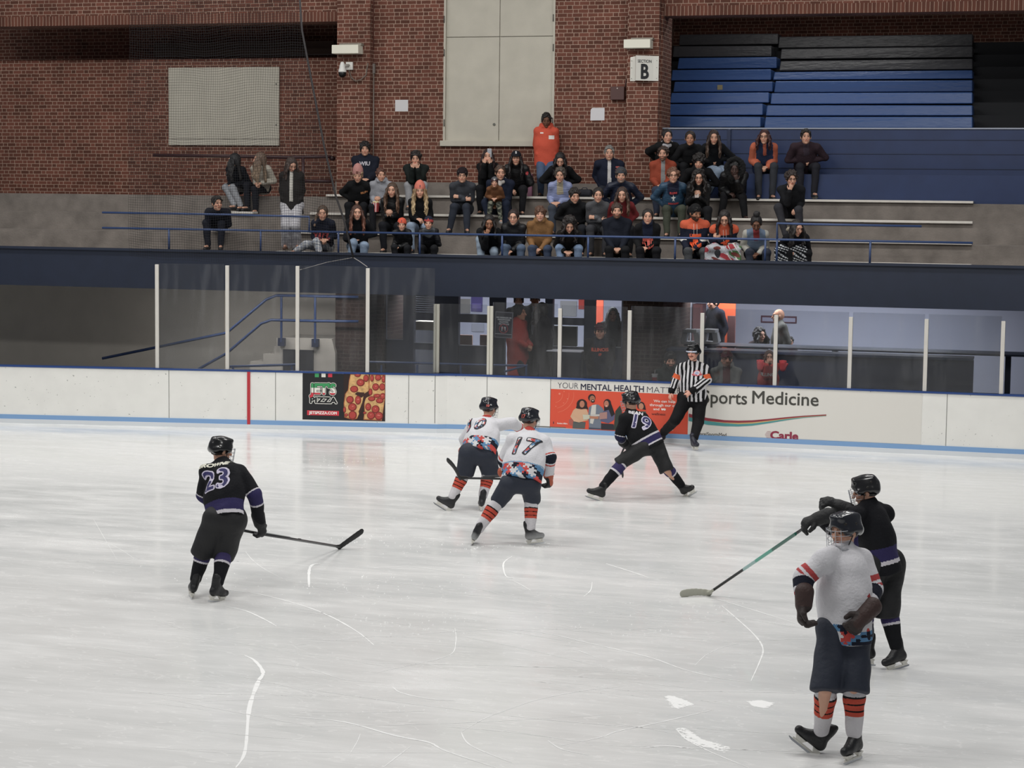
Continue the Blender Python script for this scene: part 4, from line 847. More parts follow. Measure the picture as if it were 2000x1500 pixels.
# low blue rails near the glass
e = thing('guard_rail', atY(560, 735, 34.4)*np.array([1, 1, 0]), 'low blue rail running just behind the tall glass near the floor', 'railing'); L0 = e.location
MB().tube([Vector(atY(x, y, 34.4))-L0 for x, y in ((443,716),(580,712))], .025, 8).build('rail', BLUE, e, smooth=True)
for x in (455, 570): q = Vector(atY(x, 715, 34.4))-L0; MB().tube([(q.x, 0, 0), q], .022, 8).build('post', BLUE, e)
e = thing('guard_rail', atY(860, 735, 34.6)*np.array([1, 1, 0]), 'low blue rail behind the low glass under the warning sign', 'railing'); L0 = e.location
for s_ in ([(722,707),(810,709),(950,713),(1025,714)], [(985,726),(1010,719),(1030,713.5)]): MB().tube([Vector(atY(x, y, 34.6))-L0 for x, y in s_], .022, 8).build('rail', BLUE, e, smooth=True)
for x in (745, 815, 900, 1028): q = Vector(atY(x, 713, 34.6))-L0; MB().tube([(q.x, 0, 0), q], .02, 8).build('post', BLUE, e)
# things in the lobby
def lob(name, x0, y0, x1, y1, Y, c, label, cat, d=.05, em=None, part='panel', sit=False, hang=False):
    a, b = atY(x0, (y0+y1)/2, Y), atY(x1, (y0+y1)/2, Y); zt_, zb_ = float(atY((x0+x1)/2, y0, Y)[2]), float(atY((x0+x1)/2, y1, Y)[2])
    if sit: zb_ = .3
    if hang: zt_ = 2.9
    W_ = (b[0]-a[0])/2; e = thing(name, ((a[0]+b[0])/2, Y+d, zb_), label, cat); MB().box(-W_, W_, -d, 0, 0, zt_-zb_).build(part, flat(c, .6), e, bevel=.004); return e, W_, zt_-zb_
LB = 40.98
e, W_, h_ = lob('poster', 762, 582, 786, 606, LB, '8d9092', 'grey framed crest poster in the doorway behind tall glass', 'poster'); decal('crest', [[(-.12, h_*.7), (.12, h_*.7), (0, h_*.3)]], (0, -.05, 0), (1, 0, 0), (0, 0, 1), (0, -1, 0), flat('5a5a60'), e)
e, W_, h_ = lob('poster', 763, 612, 779, 662, LB, '8e8f92', 'tall grey board left of the red and white poster in the lobby', 'board')
e, W_, h_ = lob('poster', 779, 612, 787, 664, LB, 'd6d4d8', 'white and red poster at the edge of the dark column', 'poster'); decal('print', [rect(-W_, h_*.55, W_*.8, h_*.9)], (0, -.05, 0), (1, 0, 0), (0, 0, 1), (0, -1, 0), flat('a8413c'), e)
e = thing('window_blind', atY(828, 611, SY+.3), 'white slatted blind in the lobby window behind tall glass', 'blind'); L0 = e.location
for i in range(9):
    a, b = atY(808, 577+i*4.2, SY+.3), atY(850, 577.6+i*4.2, SY+.3); MB().box(a[0]-L0.x, b[0]-L0.x, -.01, .02, a[2]-L0.z-.015, a[2]-L0.z+.012).build('slat', flat('a9aab4', .6), e)
e, W_, h_ = lob('display_shelf', 808, 628, 850, 645, 38., 'bfb7a8', 'pale slanted counter shelf seen between dark frames left of the double post', 'shelf', .4, part='shelf_top')
e, W_, h_ = lob('notice_board', 920, 576, 942, 609, LB, '554c84', 'purple poster hanging in the upper lobby window', 'poster'); decal('print', [rect(-W_*.8, h_*.2, W_*.8, h_*.5)], (0, -.05, 0), (1, 0, 0), (0, 0, 1), (0, -1, 0), flat('6f64a0'), e)
e, W_, h_ = lob('notice_board', 897, 584, 918, 612, LB, '8f8c88', 'grey board beside the purple poster in the upper lobby window', 'board')
for x0, x1, l in ((895, 922, 'wooden chair back at the left of the lower lobby window'), (937, 955, 'wooden chair back at the right of the lower lobby window')):
    e, W_, h_ = lob('lobby_chair', x0, 654, x1, 690, 38.2, '9a7a6c', l, 'chair', .05, part='backrest', sit=True)
e, W_, h_ = lob('notice', 921, 632, 945, 648, LB, 'a9abb8', 'pale notice on the lobby wall above the wooden chairs', 'notice')
e, W_, h_ = lob('poster', 1094, 588, 1126, 618, LB, '9a9a9c', 'grey printed sheet in the upper window right of the standing couple', 'poster')
e, W_, h_ = lob('poster', 1130, 578, 1141, 604, LB, 'b8433a', 'narrow red poster at the side of the upper window', 'poster')
e, W_, h_ = lob('mat_roll', 1080, 637, 1126, 676, 37.6, '55584c', 'olive grey padded panel in the lower window right of the couple', 'panel', .1)
e, W_, h_ = lob('white_table', 1067, 685.5, 1136, 687.5, 35.9, 'c9cbd6', 'thin white table edge behind the low glass', 'table', .45, part='tabletop')
for s_ in (-W_+.05, W_-.05):
    zb_ = e.location.z; MB().tube([(s_, -.2, 0), (s_, -.2, -zb_)], .02, 8).build('leg', flat('44464e', .4), e)
e, W_, h_ = lob('banner', 1399, 560, 1436, 698, 39.2, 'cf5a35', 'orange banner hanging in the lobby right of the referee', 'banner', .04, hang=True)
e, W_, h_ = lob('banner', 1161, 578, 1178, 640, 39.6, 'd25a40', 'orange banner in the door opening behind the man in a cap', 'banner', .04, hang=True)
e, W_, h_ = lob('lobby_door', 1420, 617, 1435, 700, 38.9, '5a3c3c', 'dark red door panel standing in front of the orange banner', 'door', .04, sit=True)
e, W_, h_ = lob('menu_board', 1486, 617, 1556, 631, LB, '5c3140', 'long maroon menu board on the pale lobby wall', 'menu board', .04); decal('menu_strip', [rect(-W_*.92, h_*.2, W_*.92, h_*.75)], (0, -.04, 0), (1, 0, 0), (0, 0, 1), (0, -1, 0), flat('a9a9c0'), e)
e, W_, h_ = lob('lobby_fridge', 1337, 590, 1351, 660, 40.2, 'd2d4dd', 'white upright cabinet behind the person holding a phone in the lobby', 'cabinet', .4, sit=True)
e, W_, h_ = lob('vending_box', 1353, 594, 1372, 642, 40., '6e4a4a', 'dark red vending machine beside the white cabinet', 'vending machine', .4, sit=True)
for x0, x1, l in ((1334, 1366, 'pale drink machine on the lobby counter left of the white post'), (1373, 1402, 'pale drink machine on the lobby counter right of the white post')):
    xm = (x0+x1)/2; a = atY(xm, 671, 37.2); e = thing('drink_machine', (a[0], 37.2, a[2]), l, 'machine', 0, 'pale drink machines'); k = (x1-x0)/2/100.
    MB().box(-k, k, -.2, .2, 0, .04).box(-k*.85, k*.85, -.2, .2, .22, .28).build('casing', flat('bfc0c2', .5), e, bevel=.01)
    for s_ in (-1, 1): MB().hexa([(s_*k*.9-.05, -.15, .04), (s_*k*.9+.05, -.15, .04), (s_*k*.9+.05, .15, .04), (s_*k*.9-.05, .15, .04)], [(s_*k*.65-.05, -.12, .22), (s_*k*.65+.05, -.12, .22), (s_*k*.65+.05, .12, .22), (s_*k*.65-.05, .12, .22)]).build('pillar', flat('b4b5b8', .5), e)
a = atY(1382, 692, 36.9); MBt = MB().box(-.45, 6, -.4, .5, -.03, 0); e = thing('lobby_counter', (a[0], 37.2, atY(1382, 671.5, 37.2)[2]), 'long lobby counter carrying the pale drink machines', 'counter'); MBt.build('worktop', flat('30384e', .5), e)
for s_ in (-.3, 2.4, 5.6): MB().box(s_-.05, s_+.05, -.1, .1, -e.location.z, -.03).build('support', flat('222a3c', .6), e)
e, W_, h_ = lob('napkin_box', 1384, 681, 1398, 690.5, 36.4, 'b9b8b0', 'small pale box on the dark counter right of the referee', 'box', .1)
e, W_, h_ = lob('red_cushion', 1437, 678, 1471, 692, 37.2, 'b3473f', 'red seat back behind the dark counter left of the girl in orange', 'seat', .1)
# warning sign hung on the glass
a = atY(983, 635, 33.17); z1_, z0_ = float(atY(983, 609, 33.17)[2]), float(atY(983, 660, 33.17)[2]); h_ = z1_-z0_
e = thing('warning_sign', (a[0], 33.172, z0_), 'dark warning sign on the glass about earbuds and headphones', 'sign'); e.rotation_euler = (0, math.radians(2), 0)
MB().box(-.165, .165, 0, .01, 0, h_).build('frame', flat('7c7c84', .4), e); dk = flat('2f2f3a', .4); dc = lambda nm, polys, c, z=0: decal(nm, polys, (0, 0, 0), (1, 0, 0), (0, 0, 1), (0, -1, 0), flat(c, .5), e, lift=.002+.001*z)
dc('face', [rect(-.15, .015, .15, h_-.015)], '2f2f3b'); dc('rule', [rect(-.15, .065, .15, .073)], 'c9c9cc', 1)
for i, s_ in enumerate(('NO EARBUDS OR', 'HEADPHONES', 'ALLOWED', 'ON THE ICE')): dc('lettering', [mv(text2d(s_, .036, .0016), 0, h_-.105-i*.038)], 'd9d9dc', 1)
ring = (np.array([(r_*math.cos(t/24*6.2832), r_*math.sin(t/24*6.2832)+.165) for r_ in (.082, .072) for t in range(24)]), [(t, (t+1) % 24, 24+(t+1) % 24, 24+t) for t in range(24)])
dc('prohibition_ring', [ring], 'c9555a', 2)
for s_ in (-1, 1): dc('earbud_symbol', [ell(s_*.025, .185, .016, .018), rect(s_*.025+s_*.004-.007, .125, s_*.025+s_*.004+.007, .185)], 'd9d9dc', 1)
dc('prohibition_bar', [[(-.05, .222), (-.056, .216), (.05, .108), (.056, .114)]], 'c9555a', 3)
# cup and paper on the ledge behind the glass
a = atY(1278, 747, 33.32); tag(MB().box(-12, 8, 33.2, 33.55, .98, 1.0).build('trim_9', flat('3a4560', .5)), kind='structure')
e = thing('paper_cup', (atY(1278.5, 747, 33.33)[0], 33.33, 1.0), 'white paper drinking cup with red print on the ledge behind glass', 'cup')
MB().tube([(0, 0, 0), (0, 0, .15), (0, 0, .151), (0, 0, .17)], [.035, .052, .056, .056], 20).build('cup_body', flat('d8d5d0', .5), e, smooth=False); MB().tube([(0, 0, .17), (.005, 0, .24)], .004, 6).build('straw', flat('d8d5d0', .5), e)
MB().tube([(0, -.003, .04), (0, -.003, .11)], [.0405, .047], 20).build('print_band', flat('b3332f', .5), e)
q = atY(1401, 752, 33.3); e = thing('paper', (q[0], 33.33, 1.0), 'pinkish paper card propped on the ledge by the man in grey', 'paper')
MB().poly([(-.1, -.02, 0), (.11, -.02, 0), (.02, .01, .11), (-.0, .01, .1)]).poly([(-.1, -.017, 0), (-.0, .013, .1), (.02, .013, .11), (.11, -.017, 0)]).build('sheet', flat('c8b4b6', .7), e)
# ------------------------------------------------------------------ people
SKINM = mat('skin', 'c08a6e', .55, attr=True, spec=.35)
CLOTH = mat('cloth', '333333', .85, attr=True, bump=.35, bscale=45, spec=.25)
PUFF = mat('puffer_nylon', '222222', .5, attr=True, bump=.6, bscale=14, spec=.45, stretch=(.6, 1, 2.6))
DENIM = mat('denim', '445566', .9, attr=True, bump=.3, bscale=60, var=.12, vscale=14)
HAIRM = mat('hair', '2a1c16', .55, attr=True, bump=.8, bscale=55, spec=.5, stretch=(1, 1, .12))
SHOEM = mat('shoe_rubber', '222222', .6, attr=True)
SHELL = mat('helmet_shell', '111111', .22, attr=True, spec=.5, coat=.4)
PRINT = mat('garment_print', 'ffffff', .7, attr=True)
SKIN = {'pale': 'd9a68c', 'fair': 'cf9a7e', 'mid': 'b98262', 'tan': '9c6a4c', 'brown': '6e4630', 'dark': '46302a'}
def rgb(h):
    c = np.array(lin(h)); l = c.mean(); return (l+(c-l)*.86)*.93
def rotz(a): return np.array([[math.cos(a), -math.sin(a), 0], [math.sin(a), math.cos(a), 0], [0, 0, 1]])
def head_frame(fd, tilt=0.):
    """rows: right, front, up"""
    f = nrm(fd); up = np.array([0, 0, 1.]); ex = nrm(np.cross(up, f)); eu = nrm(np.cross(f, ex))
    if eu[2] < 0: eu = -eu
    c, s_ = math.cos(tilt), math.sin(tilt); ex, eu = ex*c+eu*s_, eu*c-ex*s_
    return np.array([ex, f, eu])
def head_prims(S, c, B, g, fem=False, beard=0., nosy=1.):
    ex, f, u = B; P = lambda x, y, z: c+(ex*x+f*y+u*z)*g
    S.ell(P(0, -.012, .022), B, np.array([.074, .093, .098])*g, .01)
    S.ell(P(0, .02, -.048), B, np.array([.058 if not fem else .053, .066, .064])*g, .03*g)
    S.ball(P(0, .062, -.092), .019*g, .022*g)
    S.cone(P(-.032, .078, .034), P(.032, .078, .034), .012*g, .012*g, .014*g)
    for s_ in (-1, 1):
        S.ball(P(s_*.036, .06, -.022), .024*g, .018*g)
        S.ball(P(s_*.031, .096, .010), .0135*g, .008*g, sub=True)
        S.ball(P(s_*.031, .078, .009), .013*g, .002*g)
        S.ell(P(s_*.077, -.008, -.004), B, np.array([.011, .020, .031])*g, .006*g)
    S.cone(P(0, .086, .016), P(0, .107*nosy, -.026), .008*g, .0145*g, .010*g)
    S.cone(P(-.016, .087, -.056), P(.016, .087, -.056), .0085*g, .0085*g, .005*g)
def hand_prims(S, w, d, n, g, curl=.5, side=1, r=.0088):
    """palm, five fingers with two bends, thumb leaving the side of the palm. d = along fingers, n = out of the back of the hand"""
    d = nrm(d); n = nrm(n - d*np.dot(n, d)); t = np.cross(d, n)*side   # t towards the thumb
    S.cone(w+d*.012*g, w+d*.082*g, .030*g, .037*g, .012*g, flat=(n, .42))
    for i, (o, L) in enumerate(((.030, .072), (.010, .080), (-.011, .074), (-.031, .058))):
        b = w+d*.086*g+t*o*g; a1 = curl*(.8+.1*i); a2 = curl*2.1
        d1 = nrm(d*math.cos(a1)-n*math.sin(a1)+t*o*1.2); p1 = b+d1*L*.5*g; d2 = nrm(d*math.cos(a2)-n*math.sin(a2)); p2 = p1+d2*L*.5*g
        S.cone(b, p1, r*1.08*g, r*g, .005*g); S.cone(p1, p2, r*g, r*.85*g, .004*g)
    b = w+d*.03*g+t*.030*g; p1 = b+nrm(t*.8+d*.75-n*.25)*.036*g; p2 = p1+nrm(d*.9+t*.15-n*.5*curl)*.032*g
    S.cone(b, p1, r*1.3*g, r*1.12*g, .008*g); S.cone(p1, p2, r*1.12*g, r*.9*g, .004*g)
def ik(a, b, l1, l2, pole):
    """middle joint between a and b"""
    a, b = np.array(a, float), np.array(b, float); d = b-a; L = np.linalg.norm(d); Lm = min(L, (l1+l2)*.999); d = d/max(L, 1e-6)
    x = (l1*l1-l2*l2+Lm*Lm)/(2*Lm); h = math.sqrt(max(0, l1*l1-x*x)); p = np.array(pole, float); p = nrm(p-d*np.dot(p, d))
    return a+d*(x*L/Lm if L > Lm else x)+p*h
def seg_t(P, a, b):
    ab = np.array(b)-a; t = np.clip(((P-a)@ab)/(ab@ab), 0, 1); d = np.linalg.norm(P-(a+t[:, None]*ab), axis=1); return t, d
def person_body(root, J, st, res=.009):
    g = J['g']; S = Solid(); f = J['fwd']; up = np.array([0, 0, 1.])
    hips = (J['hip'][0]+J['hip'][1])/2; sh = (J['sh'][0]+J['sh'][1])/2
    S.cone(hips, (hips+sh)/2, .105*g, .10*g, .03, flat=(f, .75)); S.cone((hips+sh)/2, sh-(sh-hips)*.12, .10*g, .12*g, .04, flat=(f, .7))
    S.cone(J['sh'][0], J['sh'][1], .045*g, .045*g, .04*g)
    B = J['B']; c = J['head']; nk = c-B[2]*.075*g-B[1]*.012*g
    S.cone(J['neck'], nk, (.056 if not st.get('fem') else .047)*g, (.050 if not st.get('fem') else .043)*g, .02*g)
    gh = J.get('gh', g*1.10); head_prims(S, c, B, gh, st.get('fem'))
    for i in (0, 1):
        if not J.get('noarm', (0, 0))[i]:
            S.cone(J['sh'][i], J['el'][i], .043*g, .036*g, .02*g); S.cone(J['el'][i], J['wr'][i], .036*g, .024*g, .008*g)
            if st.get('gloves') is None: hand_prims(S, J['wr'][i], J['hd'][i], J['hn'][i], g, J['curl'][i], J['side'][i])
            else: S.cone(J['wr'][i], J['wr'][i]+nrm(J['hd'][i])*.08*g, .026*g, .026*g, .01)
        S.cone(J['hip'][i], J['kn'][i], .075*g, .05*g, .03*g); S.cone(J['kn'][i], J['an'][i], .048*g, .034*g, .01*g)
        if 'base_skate' not in J: S.cone(J['an'][i], J['an'][i]+nrm(J['toe'][i])*.14*g, .034*g, .024*g, .02*g)
    sk = rgb(SKIN.get(st.get('skin', 'fair'), st.get('skin', 'fair')) if not isinstance(st.get('skin'), tuple) else st['skin']); hc = rgb(st.get('hair', '2a1c16'))
    lip = sk*np.array([.80, .52, .50]); beard = min(.92, st.get('beard', 0.)*1.45); bc = rgb(st.get('beardc', st.get('hair', '2a1c16')))
    def colr(P):
        q = (P-c)@B.T/gh; x, y, z = q[:, 0], q[:, 1], q[:, 2]; out = np.tile(sk, (len(P), 1)); front = (y > .03) & (np.abs(x) < .09)
        ch = np.exp(-(((np.abs(x)-.04)/.02)**2+((z+.025)/.02)**2))*(y > .03); out = out*(1-.16*ch[:, None]*np.array([0, 1, 1]))
        if beard:
            mk = (y > -.02) & (z < -.035+.5*np.maximum(0, .06-y)*0) & (z > -.14) & ~((np.abs(x) < .02) & (z > -.064) & (z < -.046)) & (np.abs(x) < .08); mk &= ~((z > -.045) & (np.abs(x) < .045) & (y > .1))
            out[mk] = out[mk]*(1-beard)+bc*beard
        ms = st.get('moustache')
        if ms: mk = (y > .06) & (z < -.036) & (z > -.056) & (np.abs(x) < .036); out[mk] = rgb(ms)
        mk = (y > .07) & (np.abs(z+.056) < .0085) & (np.abs(x) < .024); out[mk] = lip
        mk = front & (np.abs(z-.009) < .0075) & (np.abs(np.abs(x)-.031) < .012) & (y > .06); out[mk] = sk*.12+np.array([.02, .014, .012])
        mk = front & (np.abs(z-.031-.1*(.03-np.abs(np.abs(x)-.032))*.0) < .0055) & (np.abs(np.abs(x)-.033) < .021) & (y > .05); out[mk] = hc*.3+sk*.30
        return out
    o = solid('body', S, res, SKINM, root, colr); return o
def person_hair(root, J, st, res=.011):
    style = st.get('style', 'short')
    if style == 'none': return
    g, c, B = J.get('gh', J['g']*1.10), J['head'], J['B']; ex, f, u = B; P = lambda x, y, z: c+(ex*x+f*y+u*z)*g; S = Solid(); rn = random.Random(int(abs(c[0]*991+c[2]*77)))
    big = 1.02+st.get('vol', 0.)
    S.ell(P(0, -.018, .030), B, np.array([.086, .102, .102])*g*big, .01)
    if style in ('long', 'wavy', 'pony', 'curlylong'):
        S.ell(P(0, -.055, -.03), B, np.array([.078, .06, .10])*g*big, .03)
    if style == 'short':
        for i in range(34):
            a, b = rn.uniform(0, 6.28), rn.uniform(.15, 1.4); r_ = .098*big*g
            S.ball(c+(ex*math.cos(a)*math.cos(b)*.9+f*(math.sin(a)*math.cos(b)*1.08-.12)+u*(math.sin(b)*1.04+.25))*r_, rn.uniform(.012, .020)*g, .008)
    if style == 'curly' or style == 'curlylong':
        for i in range(46 if style == 'curly' else 80):
            a, b = rn.uniform(0, 6.28), rn.uniform(-.25 if style == 'curly' else -1.0, 1.4); r_ = .103*big*g
            S.ball(c+(ex*math.cos(a)*math.cos(b)*.9+f*(math.sin(a)*math.cos(b)-.15)+u*(math.sin(b)*1.0+.25))*r_, rn.uniform(.016, .026)*g, .01)
    if style in ('long', 'wavy', 'curlylong'):
        L = st.get('len', .3)
        for s_ in (-1, 1):
            wv = .012 if style == 'long' else .022
            for k in range(5):
                x0 = s_*(.072+.006*k); y0 = -.05+.03*k; pts = []
                for i in range(6):
                    t = i/5; pts.append(P(s_*(.074+.030*math.sin(t*2.2)+wv*math.sin(t*9+k)), y0*.6+(.02+.07*t if st.get('front', 1) else -.05-.03*t)+(.012*math.cos(t*8+k)), .02-L*t*(1-.07*k)))
                for i in range(5): S.cone(pts[i], pts[i+1], .023*g*(1-.08*i), .023*g*(1-.08*(i+1)), .012)
        S.cone(P(0, -.07, -.05), P(0, -.085, -.05-L*.7), .065*g, .05*g, .03, flat=(f, .5))
    if style == 'bun': S.ball(P(0, -.125, .05), .038*g, .01)
    if style == 'topbun': S.ball(P(0, -.015, .155), .05*g, .015); S.ball(P(.02, -.01, .175), .03*g, .015)
    if style == 'pony':
        s_ = st.get('ps', -1); S.cone(P(s_*.03, -.1, .05), P(s_*.10, -.07, -.06), .032*g, .03*g, .02).cone(P(s_*.10, -.07, -.06), P(s_*.13, -.02, -.2), .03*g, .018*g, .02)
    fr = st.get('fringe', 0.)-.45   # how far the hair comes down the forehead
    S.ell(P(0, .085, -.045-fr*.045), B, np.array([.068, .075, .105])*g, .01, sub=True)
    if style in ('short', 'bun', 'topbun', 'curly', 'buzz', 'pony'):
        S.ell(P(0, .045, -.095), B, np.array([.115, .125, .085])*g, .01, sub=True)
    else:
        S.ell(P(0, .10, -.11), B, np.array([.06, .09, .09])*g, .01, sub=True)
    if style == 'short': S.ell(P(0, -.06, -.12), B, np.array([.1, .09, .07])*g, .01, sub=True)
    h1 = rgb(st.get('hair', '2a1c16')); h2 = rgb(st['tips']) if 'tips' in st else h1
    def colr(P_):
        z = ((P_-c)@u)/g; t = np.clip((-z-.02)/.2, 0, 1)[:, None]; n = (np.sin(P_[:, 0]*190+np.sin(P_[:, 2]*40)*2)*.18+1)[:, None]; return np.clip((h1*(1-t)+h2*t)*n, 0, 1)
    solid('hair', S, res, HAIRM, root, colr, fold=.0012, fscale=60)
def hat(root, J, st, res=.010):
    kind = st.get('hat')
    if not kind: return
    g, c, B = J.get('gh', J['g']*1.10), J['head'], J['B']; ex, f, u = B; P = lambda x, y, z: c+(ex*x+f*y+u*z)*g
    hc = rgb(st.get('hatc', '1c1c20')); h2 = rgb(st.get('hatc2', st.get('hatc', '1c1c20')))
    if kind == 'beanie':
        tall = st.get('tall', 0.); S = Solid().ell(P(0, -.012, .045+tall*.3), B, np.array([.090, .105, .105+tall])*g, .01)
        S.half(P(0, 0, .030), u-f*.10, .01); S.cone(P(0, -.012, .048), P(0, -.012, .064), .091*g, .090*g, .004)
        if st.get('pom'): S.ball(P(0, -.02, .165+tall), .035*g, .006)
        S.ell(P(0, -.012, .02), B, np.array([.07, .085, .08])*g, .005, sub=True)
        def colr(Q):
            z = ((Q-c)@u)/g; return np.where((z < .082)[:, None], h2, hc)
        solid('beanie', S, res, CLOTH, root, colr, fold=.0015, fscale=70)
        if st.get('patch'): 
            MB().hexa([P(-.018, .1, .055), P(.018, .1, .055), P(.018, .09, .055), P(-.018, .09, .055)], [P(-.018, .097, .09), P(.018, .097, .09), P(.018, .087, .09), P(-.018, .087, .09)]).build('hat_patch', flat(st['patch'], .7), root)
        if st.get('hattext'): wrap('hat_emblem', [text2d(st['hattext'], .055*g, .003)], S, P(0, 0, .082), ex, u, f, flat(st.get('hattextc', '1c2440'), .7), root, cell=.015)
    if kind == 'cap':
        S = Solid().ell(P(0, -.010, .045), B, np.array([.088, .104, .092])*g, .01); S.half(P(0, 0, .042), u+f*.08, .004); S.cone(P(0, .085, .05), P(0, .135, .038), .062*g, .045*g, .004, flat=(u, .12))
        S.ell(P(0, -.012, .02), B, np.array([.07, .085, .07])*g, .005, sub=True)
        solid('cap', S, res*.8, CLOTH, root, lambda Q: np.tile(hc, (len(Q), 1)))
        if st.get('hattext'): wrap('hat_emblem', [text2d(st['hattext'], .055*g, .003)], S, P(0, 0, .10), ex, u, f, flat(st.get('hattextc', 'd8d8d8'), .7), root, cell=.015)
def glasses(root, J, st):
    g, c, B = J.get('gh', J['g']*1.10), J['head'], J['B']; ex, f, u = B; P = lambda x, y, z: c+(ex*x+f*y+u*z)*g; b = MB()
    for s_ in (-1, 1):
        b.tube([P(s_*.033+.021*math.cos(t), .099, .008+.017*math.sin(t)) for t in np.arange(0, 6.6, .6)], .0021*g, 5)
        b.tube([P(s_*.054, .098, .012), P(s_*.08, .0, .012)], .002*g, 5)
    b.tube([P(-.012, .1, .012), P(.012, .1, .012)], .002*g, 5); b.build('glasses', flat('2a2420', .3), root)
def jacket(root, J, st, res=.011, name='jacket', m=None):
    g = J['g']; f = J['fwd']; T = st.get('bulk', 1.)*(1 if 'cut' in st or 'gloves' in st else 1.10); S = Solid(); hips = (J['hip'][0]+J['hip'][1])/2; sh = (J['sh'][0]+J['sh'][1])/2; up = nrm(sh-hips); fl = (f-up*np.dot(f, up), .74)
    low = hips+up*st.get('hem', .02)*g; mid = (hips+sh)/2; fat = st.get('fat', 1.)*(1 if 'gloves' in st else 1.06)
    S.cone(low, mid-f*0, .158*g*T*fat, .158*g*T*fat, .03, flat=fl); S.cone(mid, sh-up*.11*g, .158*g*T*fat, .148*g*T, .05, flat=fl)
    sw = .050*g*T
    S.cone(J['sh'][0]-up*.02*g, J['sh'][1]-up*.02*g, sw, sw, .05*g)
    for i in (0, 1): S.cone(J['neck']+up*.01*g, J['sh'][i]-up*.01*g, .052*g, .052*g*T, .03*g)
    S.cone(sh-up*.01*g, J['neck']+(J['head']-J['neck'])*.02, .085*g, .066*g, .04*g)
    if st.get('belly'): S.ell(mid-up*.08*g+f*.06*g, head_frame(f), np.array([.15, .12, .16])*g*st['belly'], .06)
    slv = st.get('sleeve', 1.)
    S.half(hips+up*(st['cut'] if 'cut' in st else st.get('hem', .02)-.05)*g, up, .006)
    for i in (0, 1):
        if J.get('noarm', (0, 0))[i]: continue
        a, e, w_ = J['sh'][i], J['el'][i], J['wr'][i]; S.cone(a-up*.012*g, e, .060*g*T, .056*g*T, .03*g)
        if slv > .6: S.cone(e, e+(w_-e)*(.93*slv), .057*g*T, .042*g*T, .012*g)
    if st.get('puff'):
        pass
    if st.get('hood'): 
        S.cone(J['neck']-f*.07*g+up*.02*g-np.cross(up, f)*.06*g, J['neck']-f*.07*g+up*.02*g+np.cross(up, f)*.06*g, .055*g, .055*g, .03)
        S.cone(J['neck']+f*.05*g-np.cross(up, f)*.06*g, J['neck']-f*.05*g-np.cross(up, f)*.085*g+up*.03*g, .03*g, .045*g, .03); S.cone(J['neck']+f*.05*g+np.cross(up, f)*.06*g, J['neck']-f*.05*g+np.cross(up, f)*.085*g+up*.03*g, .03*g, .045*g, .03)
    if st.get('collar'):
        S.cone(J['neck']+up*.0, J['neck']+(J['head']-J['neck'])*.38, .074*g, .068*g, .01)
    c1 = rgb(st.get('top', '22242a')); right = nrm(np.cross(up, f))
    inner = st.get('inner'); sc_ = st.get('sleevec')
    fn = st.get('colfn')
    def colr(P):
        if fn is not None: return fn(P, J, c1)
        out = np.tile(c1, (len(P), 1)); q = P-sh; x = q@right/g; y = q@f/g; z = q@up/g
        arm = np.zeros(len(P), bool)
        for i in (0, 1):
            _, d1 = seg_t(P, J['sh'][i], J['el'][i]); _, d2 = seg_t(P, J['el'][i], J['wr'][i]); arm |= ((d1 < .075*g*T) & (np.abs(x) > .15)) | (d2 < .065*g*T)
        if inner: mk = (~arm) & (y > .03) & (np.abs(x) < st.get('open', .05)*(1+np.clip(-z, 0, .5)*st.get('vee', .3))) & (z > -.46); out[mk] = rgb(inner)
        if sc_: out[arm] = rgb(sc_)
        if st.get('vest'): out[arm] = rgb(st['vest'])
        if st.get('yoke'): mk = (z > -.075) & (~((d2 < .06) if False else np.zeros(len(P), bool))); mk &= z > -.075+.12*0; out[mk] = rgb(st['yoke'])
        return out
    o = solid(name, S, res, m or (PUFF if st.get('puff') else CLOTH), root, colr, fold=st.get('fold', .005), fscale=st.get('fscale', 16), seed=int(abs(J['head'][0])*37) % 9)
    for t_ in st.get('prints', []):
        txt, x, z, size, cc = t_[:5]; polys = [text2d(txt, size*g, .004*g)] if isinstance(txt, str) else [[(a*size*g, b*size*g) for a, b in pl] for pl in txt]
        O = sh+right*x*g+up*(z+.08)*g; wrap('chest_print', polys, S, O, right, up, nrm(f-up*np.dot(f, up)), flat(cc, .7), root, cell=.025)
    return S
def trousers(root, J, st, res=.012, name='trousers', m=None):
    g = J['g']; T = st.get('legbulk', 1.); S = Solid(); end = st.get('legend', .9)
    S.cone(J['hip'][0], J['hip'][1], .118*g*T, .118*g*T, .03)
    for i in (0, 1):
        S.cone(J['hip'][i], J['kn'][i], .098*g*T, .076*g*T, .03*g)
        if end > 0: S.cone(J['kn'][i], J['kn'][i]+(J['an'][i]-J['kn'][i])*end, .073*g*T, .056*g*T*st.get('flare', 1.), .015*g)
    c1 = rgb(st.get('pants', '23262e'))
    pl = st.get('plaid')
    def colr(P):
        out = np.tile(c1, (len(P), 1))
        if pl is not None:
            a = np.abs(np.mod(P[:, 0]*1.0+P[:, 1]*.3, .07)/.07-.5) < .16; b = np.abs(np.mod(P[:, 2]+P[:, 1]*.7, .07)/.07-.5) < .16
            out[a] = out[a]*.6+rgb(pl)*.4; out[b] = out[b]*.6+rgb(pl)*.4
        if st.get('camo'):
            n = np.sin(P[:, 0]*60+3*np.sin(P[:, 2]*40))+np.sin(P[:, 2]*70+2*np.sin(P[:, 1]*50)); out[n > .5] = rgb('2a2e28'); out[n < -.7] = rgb('7a7a68')
        return out
    solid(name, S, res, m or (DENIM if st.get('denim') else CLOTH), root, colr, fold=.004, fscale=14, seed=3); return S
